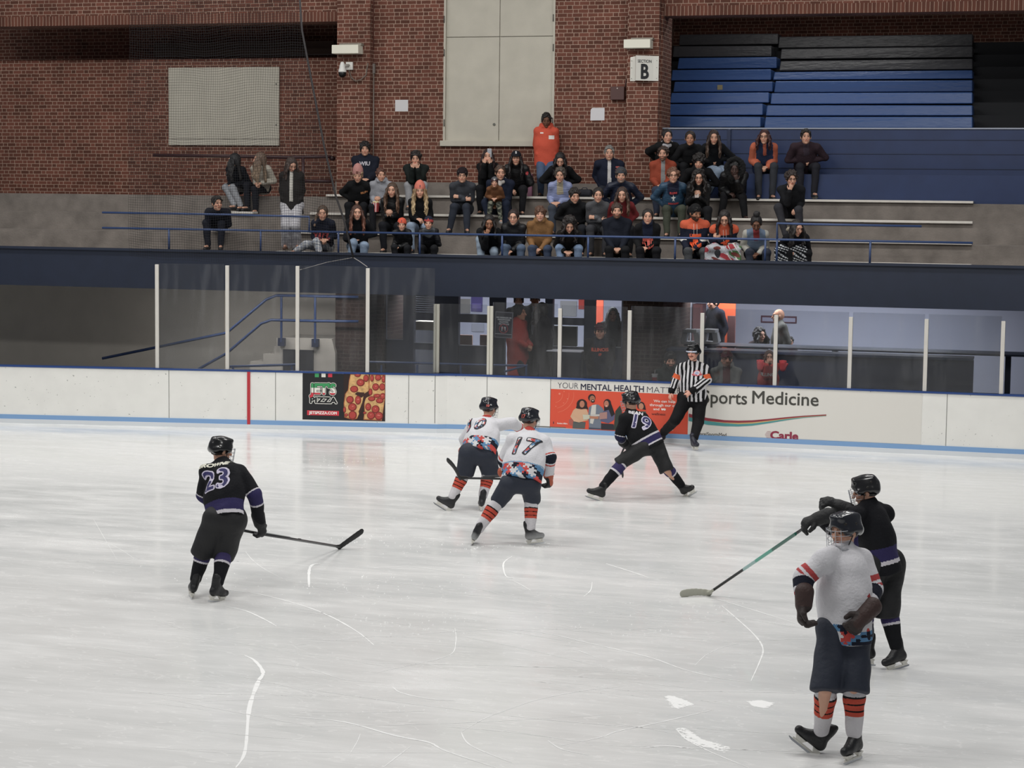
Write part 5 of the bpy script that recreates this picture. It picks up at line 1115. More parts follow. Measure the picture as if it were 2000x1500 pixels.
def shoes(root, J, st, res=.012):
    g = J['g']; c = rgb(st.get('shoes', '1e1e22')); sole = rgb(st.get('sole', 'b8b4ac'))
    for i in (0, 1):
        a = J['an'][i]; t = nrm(J['toe'][i]); S = Solid().cone(a-np.array([0, 0, .02])*g-t*.03*g, a-np.array([0, 0, .04])*g+t*.16*g, .046*g, .036*g, .01, flat=((0, 0, 1), .9)).cone(a+np.array([0, 0, .03])*g, a-np.array([0, 0, .03])*g, .044*g, .046*g, .02)
        bz = a[2]-.088*g; S.half((0, 0, bz), (0, 0, 1), .003)
        solid('shoe', S, res, SHOEM, root, lambda Q: np.where((Q[:, 2] < bz+.028*g)[:, None], sole, c))
ALLP = []
def spectator(px, py, seat, Y, label, st, floor=None, hands='lap', turn=0., look=(0, 0), group=None, g=1.08, knees=None, feet=None, hp=None, stand=False, legs=True, dy=0.):
    """a seated (or standing) person: head centre at the pixel, hips on the seat at depth Y"""
    g = g*st.get('scale', 1.)
    hd = atY(px, py, Y-.05); floor = seat-.42 if floor is None else floor
    if stand:
        base = np.array([hd[0], Y, floor])
    else: base = np.array([hd[0], Y, floor])
    heading = st.get('heading', math.radians(14))+turn
    R = rotz(heading); root = empty('person', tuple(base), heading, label, 'person', group or 'spectators on the stand')
    toL = lambda p: R.T @ (np.array(p)-base)
    H0 = toL(hd); hl = .095; J = {'g': g, 'fwd': np.array([0, -1., 0])}
    sw = (.148 if st.get('fem') else .172)*g*st.get('wide', 1.)
    if stand:
        hipz = H0[2]-.72*g; hip = np.array([H0[0]*.6, .03, hipz]); L = .72*g
    else:
        hip = np.array([0, .03, seat-floor+.10*g]); L = .70*g
    dz = H0[2]-hip[2]; leanmax = math.sqrt(max(0., L*L-dz*dz)) if dz < L else 0.
    hx = st.get('hx', None)
    # move the head forward as far as the spine needs
    Yh = Y-.05-leanmax*.9; hd = atY(px, py, Yh); H0 = toL(hd); J['head'] = H0
    dirv = H0-hip; Ls = np.linalg.norm(dirv); up = dirv/Ls
    neck = H0-np.array([0, 0, .11*g])+np.array([0, .035*g, 0]) if not st.get('droop') else H0-up*.1*g+np.array([0, .05*g, .0])
    sh = hip+(neck-hip)*.885+np.array([0, .015, 0]); J['neck'] = neck
    J['hip'] = [hip+np.array([s_*.085*g, 0, 0]) for s_ in (-1, 1)]
    J['sh'] = [sh+np.array([s_*sw, 0, 0]) for s_ in (-1, 1)]
    fz = .088*g
    if stand:
        J['an'] = [np.array([H0[0]*.6+s_*.09*g, 0, fz]) for s_ in (-1, 1)]
        J['kn'] = [ik(J['hip'][i], J['an'][i], .44*g, .42*g, (0, -1, .1)) for i in (0, 1)]
    else:
        kw = st.get('splay', .14); kf = .44*g
        J['kn'] = [np.array([s_*kw*g, hip[1]-kf, hip[2]+.0*g+.03*g]) for s_ in (-1, 1)]
        J['an'] = [np.array([s_*(kw*.85)*g, hip[1]-kf+.03, fz]) for s_ in (-1, 1)]
        if knees:
            for i, kp in enumerate(knees):
                if kp is not None: J['kn'][i] = toL(atY(kp[0], kp[1], Y-.40*g))
        if feet:
            for i, kp in enumerate(feet):
                if kp is not None: J['an'][i] = toL(atY(kp[0], kp[1], Y-.42*g)); J['kn'][i] = J['kn'][i] if (knees and knees[i]) else ik(J['hip'][i], J['an'][i], .44*g, .42*g, (0, -1, .6))
    J['toe'] = [np.array([s_*.15, -1, 0]) for s_ in (-1, 1)]
    lk = look; B = head_frame((math.sin(lk[0])*math.cos(lk[1]), -math.cos(lk[0])*math.cos(lk[1]), math.sin(lk[1])), st.get('tilt', 0.)); J['B'] = B
    # hands
    lap = hip+np.array([0, -.27*g, .14*g]); hx0 = (0.)
    wr = [None, None]; hdv = [None, None]; hn = [None, None]; curl = [.7, .7]; pole = [np.array([-.1, .6, -1]), np.array([.1, .6, -1])]
    if hp is not None: lap = toL(atY(hp[0], hp[1], Y-.27*g-leanmax*.35))
    for i, s_ in ((0, -1), (1, 1)):
        wr[i] = lap+np.array([s_*.075*g, .04, .01]); hdv[i] = (-s_*.8, -.5, -.35); hn[i] = (0, -.5, .85)
    mode = hands if isinstance(hands, (list, tuple)) else (hands, hands)
    for i, s_ in ((0, -1), (1, 1)):
        m_ = mode[i]
        if m_ == 'knee': wr[i] = J['kn'][i]+np.array([0, .10*g, .10*g]); hdv[i] = (0, -1, -.5); hn[i] = (0, -.3, 1); curl[i] = .5
        elif m_ == 'cross': wr[i] = sh+(hip-sh)*.55+np.array([-s_*.045*g, -.19*g, .025*s_]); hdv[i] = (-s_*1, .12, .15); hn[i] = (0, -1, .2); curl[i] = .8
        elif m_ == 'chin': wr[i] = H0+B[1]*.10*g-np.array([0, 0, .19*g])+np.array([s_*.05, 0, 0])*g; hdv[i] = (-s_*.3, -.1, 1); hn[i] = (0, -1, .2); curl[i] = 1.0
        elif m_ == 'mouth': wr[i] = H0+B[1]*.12*g-np.array([0, 0, .17*g])+np.array([s_*.055, -.02, 0])*g; hdv[i] = (-s_*.45, -.1, 1); hn[i] = (s_*.3, -1, 0); curl[i] = .9
        elif m_ == 'phone': wr[i] = H0+np.array([s_*.06, -.22, -.14])*g; hdv[i] = (-s_*.3, 0, 1); hn[i] = (s_*.6, -1, 0); curl[i] = .5
        elif m_ == 'down': wr[i] = sh+np.array([s_*(sw+.03), -.02, -.50*g]); hdv[i] = (0, -.1, -1); hn[i] = (s_, 0, 0); curl[i] = .4
        elif m_ == 'pocket': wr[i] = hip+np.array([s_*.15*g, -.09*g, .10*g]); hdv[i] = (-s_*.5, -.1, -1); hn[i] = (s_*.4, -1, 0); curl[i] = .3
        elif m_ == 'hip': wr[i] = hip+np.array([s_*.19*g, -.03*g, .14*g]); hdv[i] = (-s_*1, -.3, -.2); hn[i] = (0, .3, 1); curl[i] = .6; pole[i] = np.array([s_*1., .35, .15])
        elif m_ == 'hold': wr[i] = lap+np.array([s_*.045*g, .02, .03]); hdv[i] = (-s_*.5, -.4, .7); hn[i] = (s_*.5, -1, 0)
    J['wr'] = wr; J['hd'] = hdv; J['hn'] = hn; J['curl'] = curl; J['side'] = (-1, 1)
    J['el'] = [ik(J['sh'][i], wr[i], .285*g, .25*g, pole[i]) for i in (0, 1)]
    for i in (0, 1):   # keep the forearm length honest
        d = wr[i]-J['el'][i]; L_ = np.linalg.norm(d)
        if L_ > .262*g: J['wr'][i] = J['el'][i]+d/L_*.262*g
    person_body(root, J, st, st.get('res', .0095)); person_hair(root, J, st); hat(root, J, st)
    if st.get('glasses'): glasses(root, J, st)
    Sj = jacket(root, J, st)
    if legs: trousers(root, J, st); shoes(root, J, st)
    if st.get('scarf'):
        c = J['neck']; S = Solid().cone(c+np.array([-.05, -.03, -.045])*g, c+np.array([.05, -.03, -.045])*g, .038*g, .038*g, .03).cone(c+np.array([-.07, .03, -.0])*g, c+np.array([.07, .03, -.0])*g, .045*g, .045*g, .03).cone(c+np.array([0, -.06, -.1])*g, c+np.array([0, -.02, -.03])*g, .03*g, .05*g, .03)
        solid('hood_collar', S, .011, CLOTH, root, rgb_fn(st['scarf']))
    if st.get('furhood'):
        S = Solid(); rn = random.Random(5); ex, f, u = B
        for k in range(40):
            t = k/40*6.283; S.ball(H0+ex*math.cos(t)*.15*g+u*(.02+math.sin(t)*.17)*g+f*(.03+.0*t)*g-f*.03*g, rn.uniform(.03, .045)*g, .02)
        S.cone(H0-f*.10*g, H0-f*.10*g-u*.15*g, .15*g, .13*g, .04); solid('fur_hood', S, .012, mat('fur', '111111', .95, attr=True, bump=1., bscale=60), root, rgb_fn(st['furhood']), fold=.006, fscale=55)
    J['toL'] = toL; J['root'] = root; J['S'] = Sj; ALLP.append(J); return J
def rgb_fn(h):
    c = rgb(h); return lambda P: np.tile(c, (len(P), 1))
Z1, Z2, Z3, Z4 = BZ[1:]; Y1, Y2, Y3, Y4 = BY[1:]
DK = '17181c'
# lowest row ------------------------------------------------------------------
spectator(630, 417, Z1, Y1, 'woman with blond-brown ponytail in navy sweatshirt, legs stretched left, lowest row', dict(fem=1, hair='4c3a2c', tips='8a6c50', style='pony', ps=-1, top='171d2e', prints=[('ILLINOIS', 0, -.24, .085, '8a2f30')], pants='8d93a0', plaid='e2e0da'), hp=(633, 468), knees=[(598, 478), (618, 472)], feet=[(575, 492), (625, 495)], look=(.05, -.1))
spectator(697, 416, Z1, Y1, 'woman with long auburn hair in black jacket and light jeans, lowest row', dict(fem=1, hair='4a2c20', tips='7a4630', style='long', len=.36, top='15161a', hood=1, pants='7f93ac', denim=1), hands=('pocket', 'lap'), knees=[(690, 474), (712, 480)], look=(.25, -.05))
spectator(785, 440, Z1, Y1, 'small child in black puffer jacket and bright orange beanie, hands clasped, lowest row', dict(fem=1, scale=.80, hat='beanie', hatc='d8502e', hatc2='d8502e', hattext='I', top='131417', puff=1, collar=1, pants='191a1f', fold=.009), hp=(773, 483))
spectator(837, 437, Z1, Y1, 'small child in grey and black puffer with navy and red beanie, lowest row', dict(fem=1, scale=.82, hat='beanie', hatc='1c2236', hatc2='b23a36', pom=0, hattext='I', hattextc='c8473a', top='14151a', inner='4e5257', open=.13, vee=.1, puff=1, collar=1, pants='16171b', fold=.010), hands=('pocket', 'pocket'))
spectator(955, 435, Z1, Y1, 'dark-haired woman in black coat with hand at chin and one light-jeaned knee up, lowest row', dict(fem=1, hair='15100f', style='long', len=.26, skin='tan', top='111215', pants='93a5b8', denim=1), hands=('chin', 'lap'), knees=[(938, 468), (965, 492)], look=(.12, -.35))
spectator(1003, 425, Z1, Y1, 'woman with glasses and tied-up hair in dark coat with clasped hands, lowest row', dict(fem=1, hair='2a1815', style='bun', glasses=1, top='16171a', hood=1, pants='4f627c', denim=1, puff=1), hp=(992, 491), look=(-.1, -.1))
spectator(1055, 419, Z1, Y1, 'boy with tousled brown hair in tan canvas jacket, lowest row', dict(hair='5a3a28', vol=.05, fringe=1., scale=.97, top='8a6236', hood=1, pants='34435e', denim=1), hp=(1049, 487))
spectator(1112, 440, Z1, Y1, 'woman with dark curly hair looking down at clasped hands, black coat and light jeans', dict(fem=1, hair='1a1210', style='curlylong', vol=.12, top='191512', pants='7890b2', denim=1, prints=[('o', .12, -.2, .03, 'b8b4aa')]), hp=(1110, 492), look=(.12, -.5), knees=[(1093, 485), (1130, 486)])
spectator(1205, 413, Z1, Y1, 'bearded man in plain dark navy sweater with clasped hands, lowest row', dict(hair='3a2418', beard=.55, beardc='4a2e20', fringe=.6, top='151a27', pants='15161a', belly=.95, wide=1.08), hp=(1205, 486))
spectator(1265, 424, Z1, Y1, 'dark-haired woman in black jacket over navy shirt with coral lettering, lowest row', dict(fem=1, hair='1d1715', style='bun', top='131316', inner='1b2238', open=.085, vee=.1, hood=1, prints=[('Illini', 0, -.24, .11, 'd9685a'), ('Hockey', 0, -.31, .06, 'd9685a')], pants='15151a', fat=1.1), hp=(1257, 484))
def jersey_fn(P, J, c1):
    g = J['g']; sh = (J['sh'][0]+J['sh'][1])/2; hips = (J['hip'][0]+J['hip'][1])/2; up = nrm(sh-hips); z = (P-sh)@up/g; out = np.tile(c1, (len(P), 1)); out[z > -.045] = rgb('d0552c')
    for i in (0, 1):
        t, d = seg_t(P, J['sh'][i], J['el'][i]); m_ = (d < .11*g) & (t > .55) & (z < -.12); out[m_] = rgb('151b2e'); m_ &= (t > .80) & (t < .98); out[m_] = rgb('d8d4cc')
    return out
blockI = [[(-.5,.5),(.5,.5),(.5,.22),(.22,.22),(.22,-.22),(.5,-.22),(.5,-.5),(-.5,-.5),(-.5,-.22),(-.22,-.22),(-.22,.22),(-.5,.22)]]
lace = [[(-.22,1.4),(-.18,1.4),(-.18,0),(-.22,0)],[(.18,1.4),(.22,1.4),(.22,0),(.18,0)]]
spectator(1358, 417, Z1, Y1, 'bearded man in navy hockey jersey with orange shoulders and orange block letter, hands clasped', dict(skin='tan', hair='171312', beard=.6, beardc='1c1512', hat='beanie', hatc='141416', top='171d30', colfn=jersey_fn, prints=[(blockI, 0, -.30, .19, 'd8572e'), (lace, 0, -.22, .13, 'd8d4cc')], bulk=1.12, pants='4a4d50'), hp=(1350, 486), look=(.45, -.2))
spectator(1415, 427, Z1, Y1, 'woman with long dark hair and glasses in navy and orange hockey jersey holding a phone', dict(fem=1, hair='1b1312', style='long', glasses=1, top='171d30', colfn=jersey_fn, prints=[(blockI, 0, -.28, .15, 'd8572e'), (lace, 0, -.20, .12, 'd8d4cc')], bulk=1.14, wide=1.1, pants='35363c'), hands='hold', hp=(1400, 472), look=(-.1, -.45))
spectator(1477, 437, Z1, Y1, 'woman with high dark bun in denim jacket with pale sleeves over red shirt, looking down', dict(fem=1, skin='brown', hair='141012', style='topbun', top='66788f', inner='8a2c30', open=.05, sleevec='a8a59c', pants='262c3c', denim=1), hp=(1474, 496), look=(-.05, -.5))
spectator(1556, 446, Z1, Y1, 'person in black coat with cream fur-lined hood at the right edge, lowest row', dict(fem=1, hair='1d1715', style='long', top='14141a', hood=1, pants='17181c'), hp=(1548, 490), look=(.5, -.3))
# second row --------------------------------------------------------------------
spectator(766, 372, Z2, Y2, 'woman with straight brown hair in black puffer coat, hands apart, second row', dict(fem=1, hair='4f3a2c', tips='6a4b36', style='long', len=.38, top='141416', puff=1, pants='171920'), hands='hold', hp=(760, 425), look=(-.1, -.1))
spectator(820, 374, Z2, Y2, 'woman with long wavy blond hair and coral beanie behind two children', dict(fem=1, hair='8a6c48', tips='c2a678', style='wavy', len=.40, hat='beanie', hatc='d2705c', tall=.03, hattext='I', top='141518', pants='8698ae', denim=1), hands=('lap', 'knee'), hp=(822, 428), look=(.1, 0))
spectator(1122, 383, Z2, Y2, 'young man with short dark hair in black jacket looking down right, second row', dict(hair='1f1815', fringe=.5, top='17181b', collar=1, pants='1c1f26', hood=1), look=(.3, -.2))
spectator(1168, 382, Z2, Y2, 'young woman in grey sweater with arms folded, second row', dict(fem=1, hair='1f1815', style='bun', top='55565a', pants='3a3b40'), hands='cross', look=(.05, -.05))
spectator(1215, 381, Z2, Y2, 'woman with long brown hair in dark red sweater, second row', dict(fem=1, hair='3a261e', tips='6a4c3a', style='long', len=.34, top='7e2226', pants='1c1d22'), look=(-.05, -.15))
# third row ---------------------------------------------------------------------
spectator(699, 343, Z3, Y3, 'woman with tall pink beanie in black fleece, third row', dict(fem=1, hair='9a8560', hat='beanie', hatc='b97f78', tall=.045, patch='6a4038', top='101114', collar=1, bulk=1.1, prints=[('ISUN', .12, -.17, .055, 'c98a5c')], pants='14151a'), hands='lap', look=(.0, -.2))
J_ = spectator(744, 342, Z3, Y3, 'teenage boy with short reddish hair in light grey hoodie holding popcorn', dict(hair='5a3528', scale=.93, top='9a9ca4', hood=1, pants='1b1c22'), hands='hold', hp=(737, 398), look=(.35, -.1))
def held(name, J, px, py, Y, label, cat, sc=1.):
    p = atY(px, py, Y); return empty(name, tuple(p), 0, label, cat)
e = held('popcorn_bucket', J_, 733, 405, Y3-.42, 'red and white striped popcorn box held by the boy in grey', 'popcorn box')
for i in range(6):
    a, b = -.065+i*.0217, -.065+(i+1)*.0217; MB().hexa([(a*.8, -.05, -.09), (b*.8, -.05, -.09), (b*.8, .05, -.09), (a*.8, .05, -.09)], [(a, -.06, .09), (b, -.06, .09), (b, .06, .09), (a, .06, .09)]).build('carton_stripe', flat('b0474a' if i % 2 else 'cfc6c4', .6), e)
S = Solid(); rn = random.Random(3)
for _ in range(26): S.ball((rn.uniform(-.05, .05), rn.uniform(-.045, .045), .09+rn.uniform(-.01, .02)), .016, .004)
solid('popcorn', S, .006, mat('popcorn', 'd8cba0', .8), e)
spectator(903, 344, Z3, Y3, 'man with black beanie and glasses in charcoal jacket with folded arms, feet above the aisle', dict(hair='2a2420', glasses=1, hat='beanie', hatc='20161a', top='3d4047', collar=1, pants='232a38', denim=1, prints=[('o', .14, -.2, .03, '9aa0a8')]), hands='cross', feet=[(878, 449), (912, 450)], floor=3.47)
spectator(977, 338, Z3, Y3+.02, 'adult in navy jacket sitting behind a child on the lap', dict(hair='4a3426', top='171f33', pants='1b2438', wide=1.1, scarf='b8b2ac'), hands=('lap', 'lap'), hp=(966, 398), knees=[(948, 395), (988, 398)], look=(.2, -.1))
spectator(966, 357, Z3+.16, Y3-.38, 'toddler in brown jacket and bobble-less grey and maroon beanie on an adult lap', dict(fem=1, scale=.66, hat='beanie', hatc='55565c', hatc2='4a2c30', hattext='U', hattextc='c8c4bc', top='73492a', hood=1, pants='4e5248', camo=1, shoes='8a8a8a'), floor=3.62, hp=(965, 388), feet=[(955, 428), (978, 432)], look=(0, -.05))
spectator(1094, 343, Z3, Y3, 'older woman in pale blue quilted jacket over cream fleece, third row', dict(fem=1, hair='4f463e', vol=.05, top='8792bd', inner='b3a78c', open=.055, vee=.9, puff=1, pants='39414f', denim=1), hp=(1085, 396), look=(-.1, -.1))
spectator(1213, 344, Z3, Y3, 'bearded man with grey beanie in dark navy puffer, third row', dict(hair='3a302a', beard=.45, beardc='8a8078', hat='beanie', hatc='3e4046', top='161f35', puff=1, pants='232a38', wide=1.08, belly=.9), hands=('pocket', 'pocket'))
e_print = [('ILLINI', 0, -.16, .05, 'c0484a'), ([[(-.5,.2),(-.1,.35),(0,.8),(.1,.35),(.5,.2),(.12,0),(.2,-.6),(0,-.3),(-.2,-.6),(-.12,0)]], 0, -.26, .09, 'd8d6d2'), ('HOCKEY', 0, -.36, .045, 'c0484a')]
spectator(1315, 344, Z3, Y3, 'person with short curly auburn hair and glasses in teal-blue puffer over printed navy shirt', dict(hair='6a4430', style='curly', glasses=1, top='274a66', inner='171e38', open=.10, vee=.1, puff=1, prints=e_print, pants='454a3e'), hands=('pocket', 'pocket'), knees=[(1302, 408), (1332, 408)])
J_ = spectator(1365, 347, Z3, Y3, 'woman with long dark curly hair and glasses in black coat holding a phone', dict(fem=1, hair='1b1412', style='curlylong', glasses=1, top='17181b', puff=1, pants='17181c'), hands='hold', hp=(1362, 388), look=(-.05, -.2))
e = held('mobile_phone', J_, 1361, 381, Y3-.46, 'phone with pale edge held by the curly-haired woman in black', 'phone'); MB().box(-.04, .04, -.006, .006, -.05, .03).build('case', flat('b9aea8', .4), e, bevel=.004)
spectator(1546, 350, Z3, Y3, 'person with curly dark hair and glasses resting chin on hand at the right edge', dict(hair='2a1c18', style='curly', vol=.06, glasses=1, top='17181c', pants='34343a'), hands=('chin', 'lap'), hp=(1551, 410), look=(.1, -.15), knees=[(1520, 405), (1560, 410)])
# top row -----------------------------------------------------------------------
spectator(713, 292, Z4, Y4, 'young man with thick dark hair in navy sweatshirt with letters, top row at left', dict(hair='161112', vol=.09, fringe=.5, top='171c2b', prints=[('WIU', 0, -.16, .10, 'b8b4bc')], pants='8b8a90', wide=1.12, bulk=1.08), hands=('lap', 'lap'), hp=(712, 350), look=(.1, 0))
spectator(812, 310, Z4, Y4, 'young man leaning forward with both hands at his mouth, light grey trousers', dict(hair='1f1614', vol=.06, fringe=.3, top='1a211f', collar=1, pants='96979b', prints=[('o', .11, -.12, .025, 'd8d8d8')]), hands='mouth', knees=[(797, 362), (828, 362)], feet=[(800, 404), (826, 404)], look=(.0, -.15))
J_ = spectator(953, 306, Z4, Y4, 'woman in black taking a picture with a phone in front of her face', dict(fem=1, hair='2a1414', style='long', len=.34, top='111114', pants='14151a'), hands='phone')
e = held('mobile_phone', J_, 956, 299, Y4-.44, 'silver patterned phone held up in front of a face in the top row', 'phone'); MB().box(-.045, .045, -.006, .006, -.085, .085).build('case', flat('b7b9c0', .25, metal=.5), e, bevel=.005); MB().tube([(.02, .007, .05), (.02, .012, .05)], .012, 10).build('camera_ring', flat('202024', .3), e)
spectator(1008, 310, Z4, Y4, 'woman with black cap and long dark hair in big black coat with round red emblem', dict(fem=1, hair='1a1314', style='long', len=.36, hat='cap', hatc='171a22', hattext='S', top='101013', puff=1, bulk=1.15, wide=1.05, collar=1, prints=[([ell(0, 0, .5, .5)], .20, -.12, .055, 'b0353a'), ([ell(0, 0, .5, .5)], .20, -.12, .025, 'd8d4d0')], pants='1b1b1f'), hands=('lap', 'pocket'), hp=(1004, 372))
spectator(1094, 313, Z4, Y4, 'dark-haired woman with fur-trimmed black coat looking down, top row', dict(fem=1, hair='171113', style='long', len=.3, top='131315', bulk=1.05, pants='17181c', scarf='8f8474'), look=(.0, -.5), hands='lap')
spectator(1190, 300, Z4, Y4, 'grey-haired man in navy zip jacket over white shirt, top row', dict(hair='7a7874', top='161d31', inner='c9c6c4', open=.03, vee=.5, collar=1, wide=1.14, bulk=1.12, prints=[(blockI, .15, -.15, .07, 'b8605a')], pants='20242e'), hands=('pocket', 'pocket'))
spectator(1295, 301, Z4, Y4, 'bearded man in rust orange jacket over grey shirt, top row', dict(hair='3a2820', beard=.55, beardc='5a4436', top='9a3e22', inner='8a8a8a', open=.035, vee=.4, collar=1, pants='2f3a50', denim=1), hp=(1292, 362), look=(-.2, -.05))
spectator(1365, 317, Z4, Y4, 'young person with fluffy dark hair in black hoodie with white letters', dict(hair='1b1413', style='curly', vol=.10, fringe=1, top='101013', hood=1, prints=[('L', -.10, -.18, .08, 'd8d8d8')], pants='15151a'), hands='lap', look=(-.15, -.2), knees=[(1350, 362), (1378, 362)])
spectator(1435, 331, Z4, Y4, 'person in large black fur-hooded coat leaning with a hand on the cheek', dict(skin='dark', hair='0e0c0c', furhood='0d0d0f', top='0f0f12', puff=1, bulk=1.15, pants='131317', droop=1), hands=('lap', 'chin'), hp=(1432, 378), knees=[(1415, 382), (1450, 385)], feet=[(1408, 425), (1455, 425)], look=(-.1, -.15))
# people by the blue wall ---------------------------------------------------------
bs = MB().box(xe+.06, XR, 37.5, 38.15, 4.21, 4.74); tag(bs.build('floor.004', GB), kind='structure')
ZU = 4.74; YU = 37.85
spectator(1303, 267, ZU, YU, 'dark-haired woman in black coat with pale grey hood, hand on hip, beside the brick pillar', dict(fem=1, hair='171214', style='bun', top='131315', bulk=1.1, scarf='a5a3a8', pants='17181c'), hands=('hip', 'lap'), floor=4.26, look=(.25, 0))
spectator(1348, 271, ZU, YU, 'woman with tied-back hair in black leather jacket, behind the top row', dict(fem=1, hair='2a1e1a', style='bun', skin='mid', top='17171a', pants='17181c'), floor=4.26, look=(-.15, -.05))
spectator(1394, 269, ZU, YU, 'woman with long brown hair in black fleece and light jeans, behind the top row', dict(fem=1, hair='2e1e1a', tips='5a4436', style='long', len=.34, top='15171b', prints=[('ooo', .1, -.2, .02, 'b8b8b8')], pants='8799b0', denim=1), floor=4.26, look=(.0, -.15), knees=[(1403, 335), (1422, 338)])
spectator(1493, 268, ZU, YU, 'red-haired woman with glasses in navy vest over orange sweater in front of the blue wall', dict(fem=1, hair='3e1a1a', style='long', len=.22, glasses=1, top='1d2c4a', inner='b0563c', open=.03, vee=.3, vest='c0603f', wide=1.15, bulk=1.12, fat=1.05, pants='34373e'), hp=(1492, 326), floor=4.21, look=(-.25, -.05))
spectator(1574, 268, ZU, YU, 'person in dark maroon top partly cut by the right edge of the photo', dict(hair='1d1715', top='33232b', inner='3a2f3a', pants='22222a', wide=1.15, bulk=1.1), floor=4.26)
spectator(1067, 236, Z4, 37.78, 'standing woman in bright orange hoodie in front of the tall window', dict(fem=1, hair='15100f', skin='brown', style='short', top='d04a2a', hood=1, bulk=1.12, fat=1.08, wide=1.08, prints=[([rect(-.6, -.4, .6, .4)], .10, -.2, .085, 'dcd6d0'), ([rect(-.5, -.2, .5, .2)], -.08, -.12, .06, 'dcd6d0')], pants='44597a', denim=1, hem=-.06), hands='pocket', stand=True, floor=4.21, look=(.05, -.2))
# left end -------------------------------------------------------------------------
spectator(457, 314, Z4, Y4, 'woman with long dark hair in black top and light jeans turned to the left', dict(fem=1, hair='131012', style='long', len=.36, top='12141d', pants='8f9298', denim=1, heading=math.radians(-10)), look=(-1.1, -.1), hands=('lap', 'lap'), hp=(452, 362), feet=[(460, 404), (472, 406)])
spectator(507, 312, Z4, Y4, 'woman with long blond-brown hair in cream knit jacket and black trousers turned left', dict(fem=1, hair='6a5444', tips='8a745c', style='long', len=.42, top='b7b0a2', plaid=None, pants='14161f', heading=math.radians(-5)), look=(-.95, -.05), hp=(503, 358), feet=[(484, 406), (500, 413)])
spectator(569, 322, Z2, 35.0, 'standing woman in dark jacket and pale plaid pyjama trousers behind the raised rail', dict(fem=1, hair='3c2a22', style='long', len=.3, top='221e1d', inner='b8b4ac', open=.03, vee=.2, bulk=1.12, hem=-.1, pants='b9b7bb', plaid='8f8d96', legbulk=1.15, flare=1.5, shoes='5a3a28', heading=.3), hands='pocket', stand=True, floor=3.15, look=(.5, -.55))
spectator(424, 398, Z2, Y2, 'person in dark jacket cut by the left edge of the photo', dict(hair='1d1715', top='191c28', pants='1c1f2a'), look=(.6, 0))
# belongings -------------------------------------------------------------------------
q = atY(1143, 383, Y4); e = empty('shoulder_bag', (q[0], Y4-.02, Z4), 0, 'black soft bag lying on the top bench beside the grey-haired man', 'bag')
solid('bag_body', Solid().box((0, 0, .08), np.eye(3), np.array([.10, .06, .03]), .04, .02).cone((-.1, -.03, .06), (.1, -.03, .07), .05, .06, .03), .012, mat('black_bag', '12151f', .7, bump=.4, bscale=30), e); MB().tube([(-.08, -.05, .12), (-.03, -.06, .18), (.04, -.06, .18), (.08, -.05, .12)], .008, 6).build('strap', flat('1c2233', .7), e, smooth=True)
q = atY(1037, 345, 37.9); e = empty('pink_bag', (q[0], 37.85, 4.21), 0, 'pink paper bag standing behind the legs of the woman in orange', 'bag'); MB().box(-.05, .05, -.04, .04, 0, .5).build('bag_body', flat('9a6a80', .7), e, bevel=.01)
def blanket(px, py, label, fn, w_=.3, hgt=.0):
    q = atY(px, py, Y1-.42); e = empty('blanket', (q[0], Y1-.30, Z1+.02), 0, label, 'blanket'); S = Solid()
    S.box((0, .0, .20), np.eye(3), np.array([w_-.05, .14, .006]), .03, .03).box((0, -.19, -.0), np.eye(3), np.array([w_-.04, .004, .19]), .03, .06).cone((-w_*.5, .1, .2), (-w_*.5, -.18, .19), .09, .09, .05).cone((w_*.5, .1, .2), (w_*.5, -.18, .19), .09, .09, .05)
    solid('fabric', S, .010, CLOTH, e, fn, fold=.008, fscale=15)
def fn1(P):
    x, z = P[:, 0]/.32, P[:, 2]/.24; out = np.tile(rgb('b4b6bc'), (len(P), 1)); n = np.sin(x*5+1.2*np.sin(z*4))+np.sin(z*7+x*3)
    out[n > .9] = rgb('a8303c'); out[(n > .3) & (n < .42)] = rgb('8a2a34'); out[(x > .35) & (n < -.5)] = rgb('4f7a48'); out[(x > .25) & (np.sin(x*17+z*9) > .85)] = rgb('dcd8d2'); out[n < -1.4] = rgb('7a3a34'); return out
blanket(1413, 500, 'printed blanket in grey, red and green over the lap of the woman in jersey', fn1, .34)
def fn2(P):
    x, z = P[:, 0], P[:, 2]; n = np.abs(np.mod((x*1.1+z*2.4+.04*np.sin(z*30)), .14)/.14-.5); m_ = np.abs(np.mod((x*2.2-z*1.3), .12)/.12-.5); out = np.tile(rgb('16191f'), (len(P), 1)); out[(n < .2) & (m_ > .13)] = rgb('c9ccd0'); out[(z < -.1)] = rgb('1f3a38'); return out
blanket(1545, 500, 'black and white zigzag blanket over a lap at the right edge', fn2, .30)
S = Solid(); q = atY(1552, 450, Y1-.25); e = empty('fur_collar', tuple(q), 0, 'cream fur trim draped over a black coat at the right edge', 'fur trim')
for i in range(9): S.ball((-.12+i*.035, -.02*math.sin(i), .045*math.sin(i*.55+.3)), .035, .02)
solid('trim', S, .01, mat('fur_c', '9a9284', .95, bump=1., bscale=50), e, fold=.004, fscale=60)
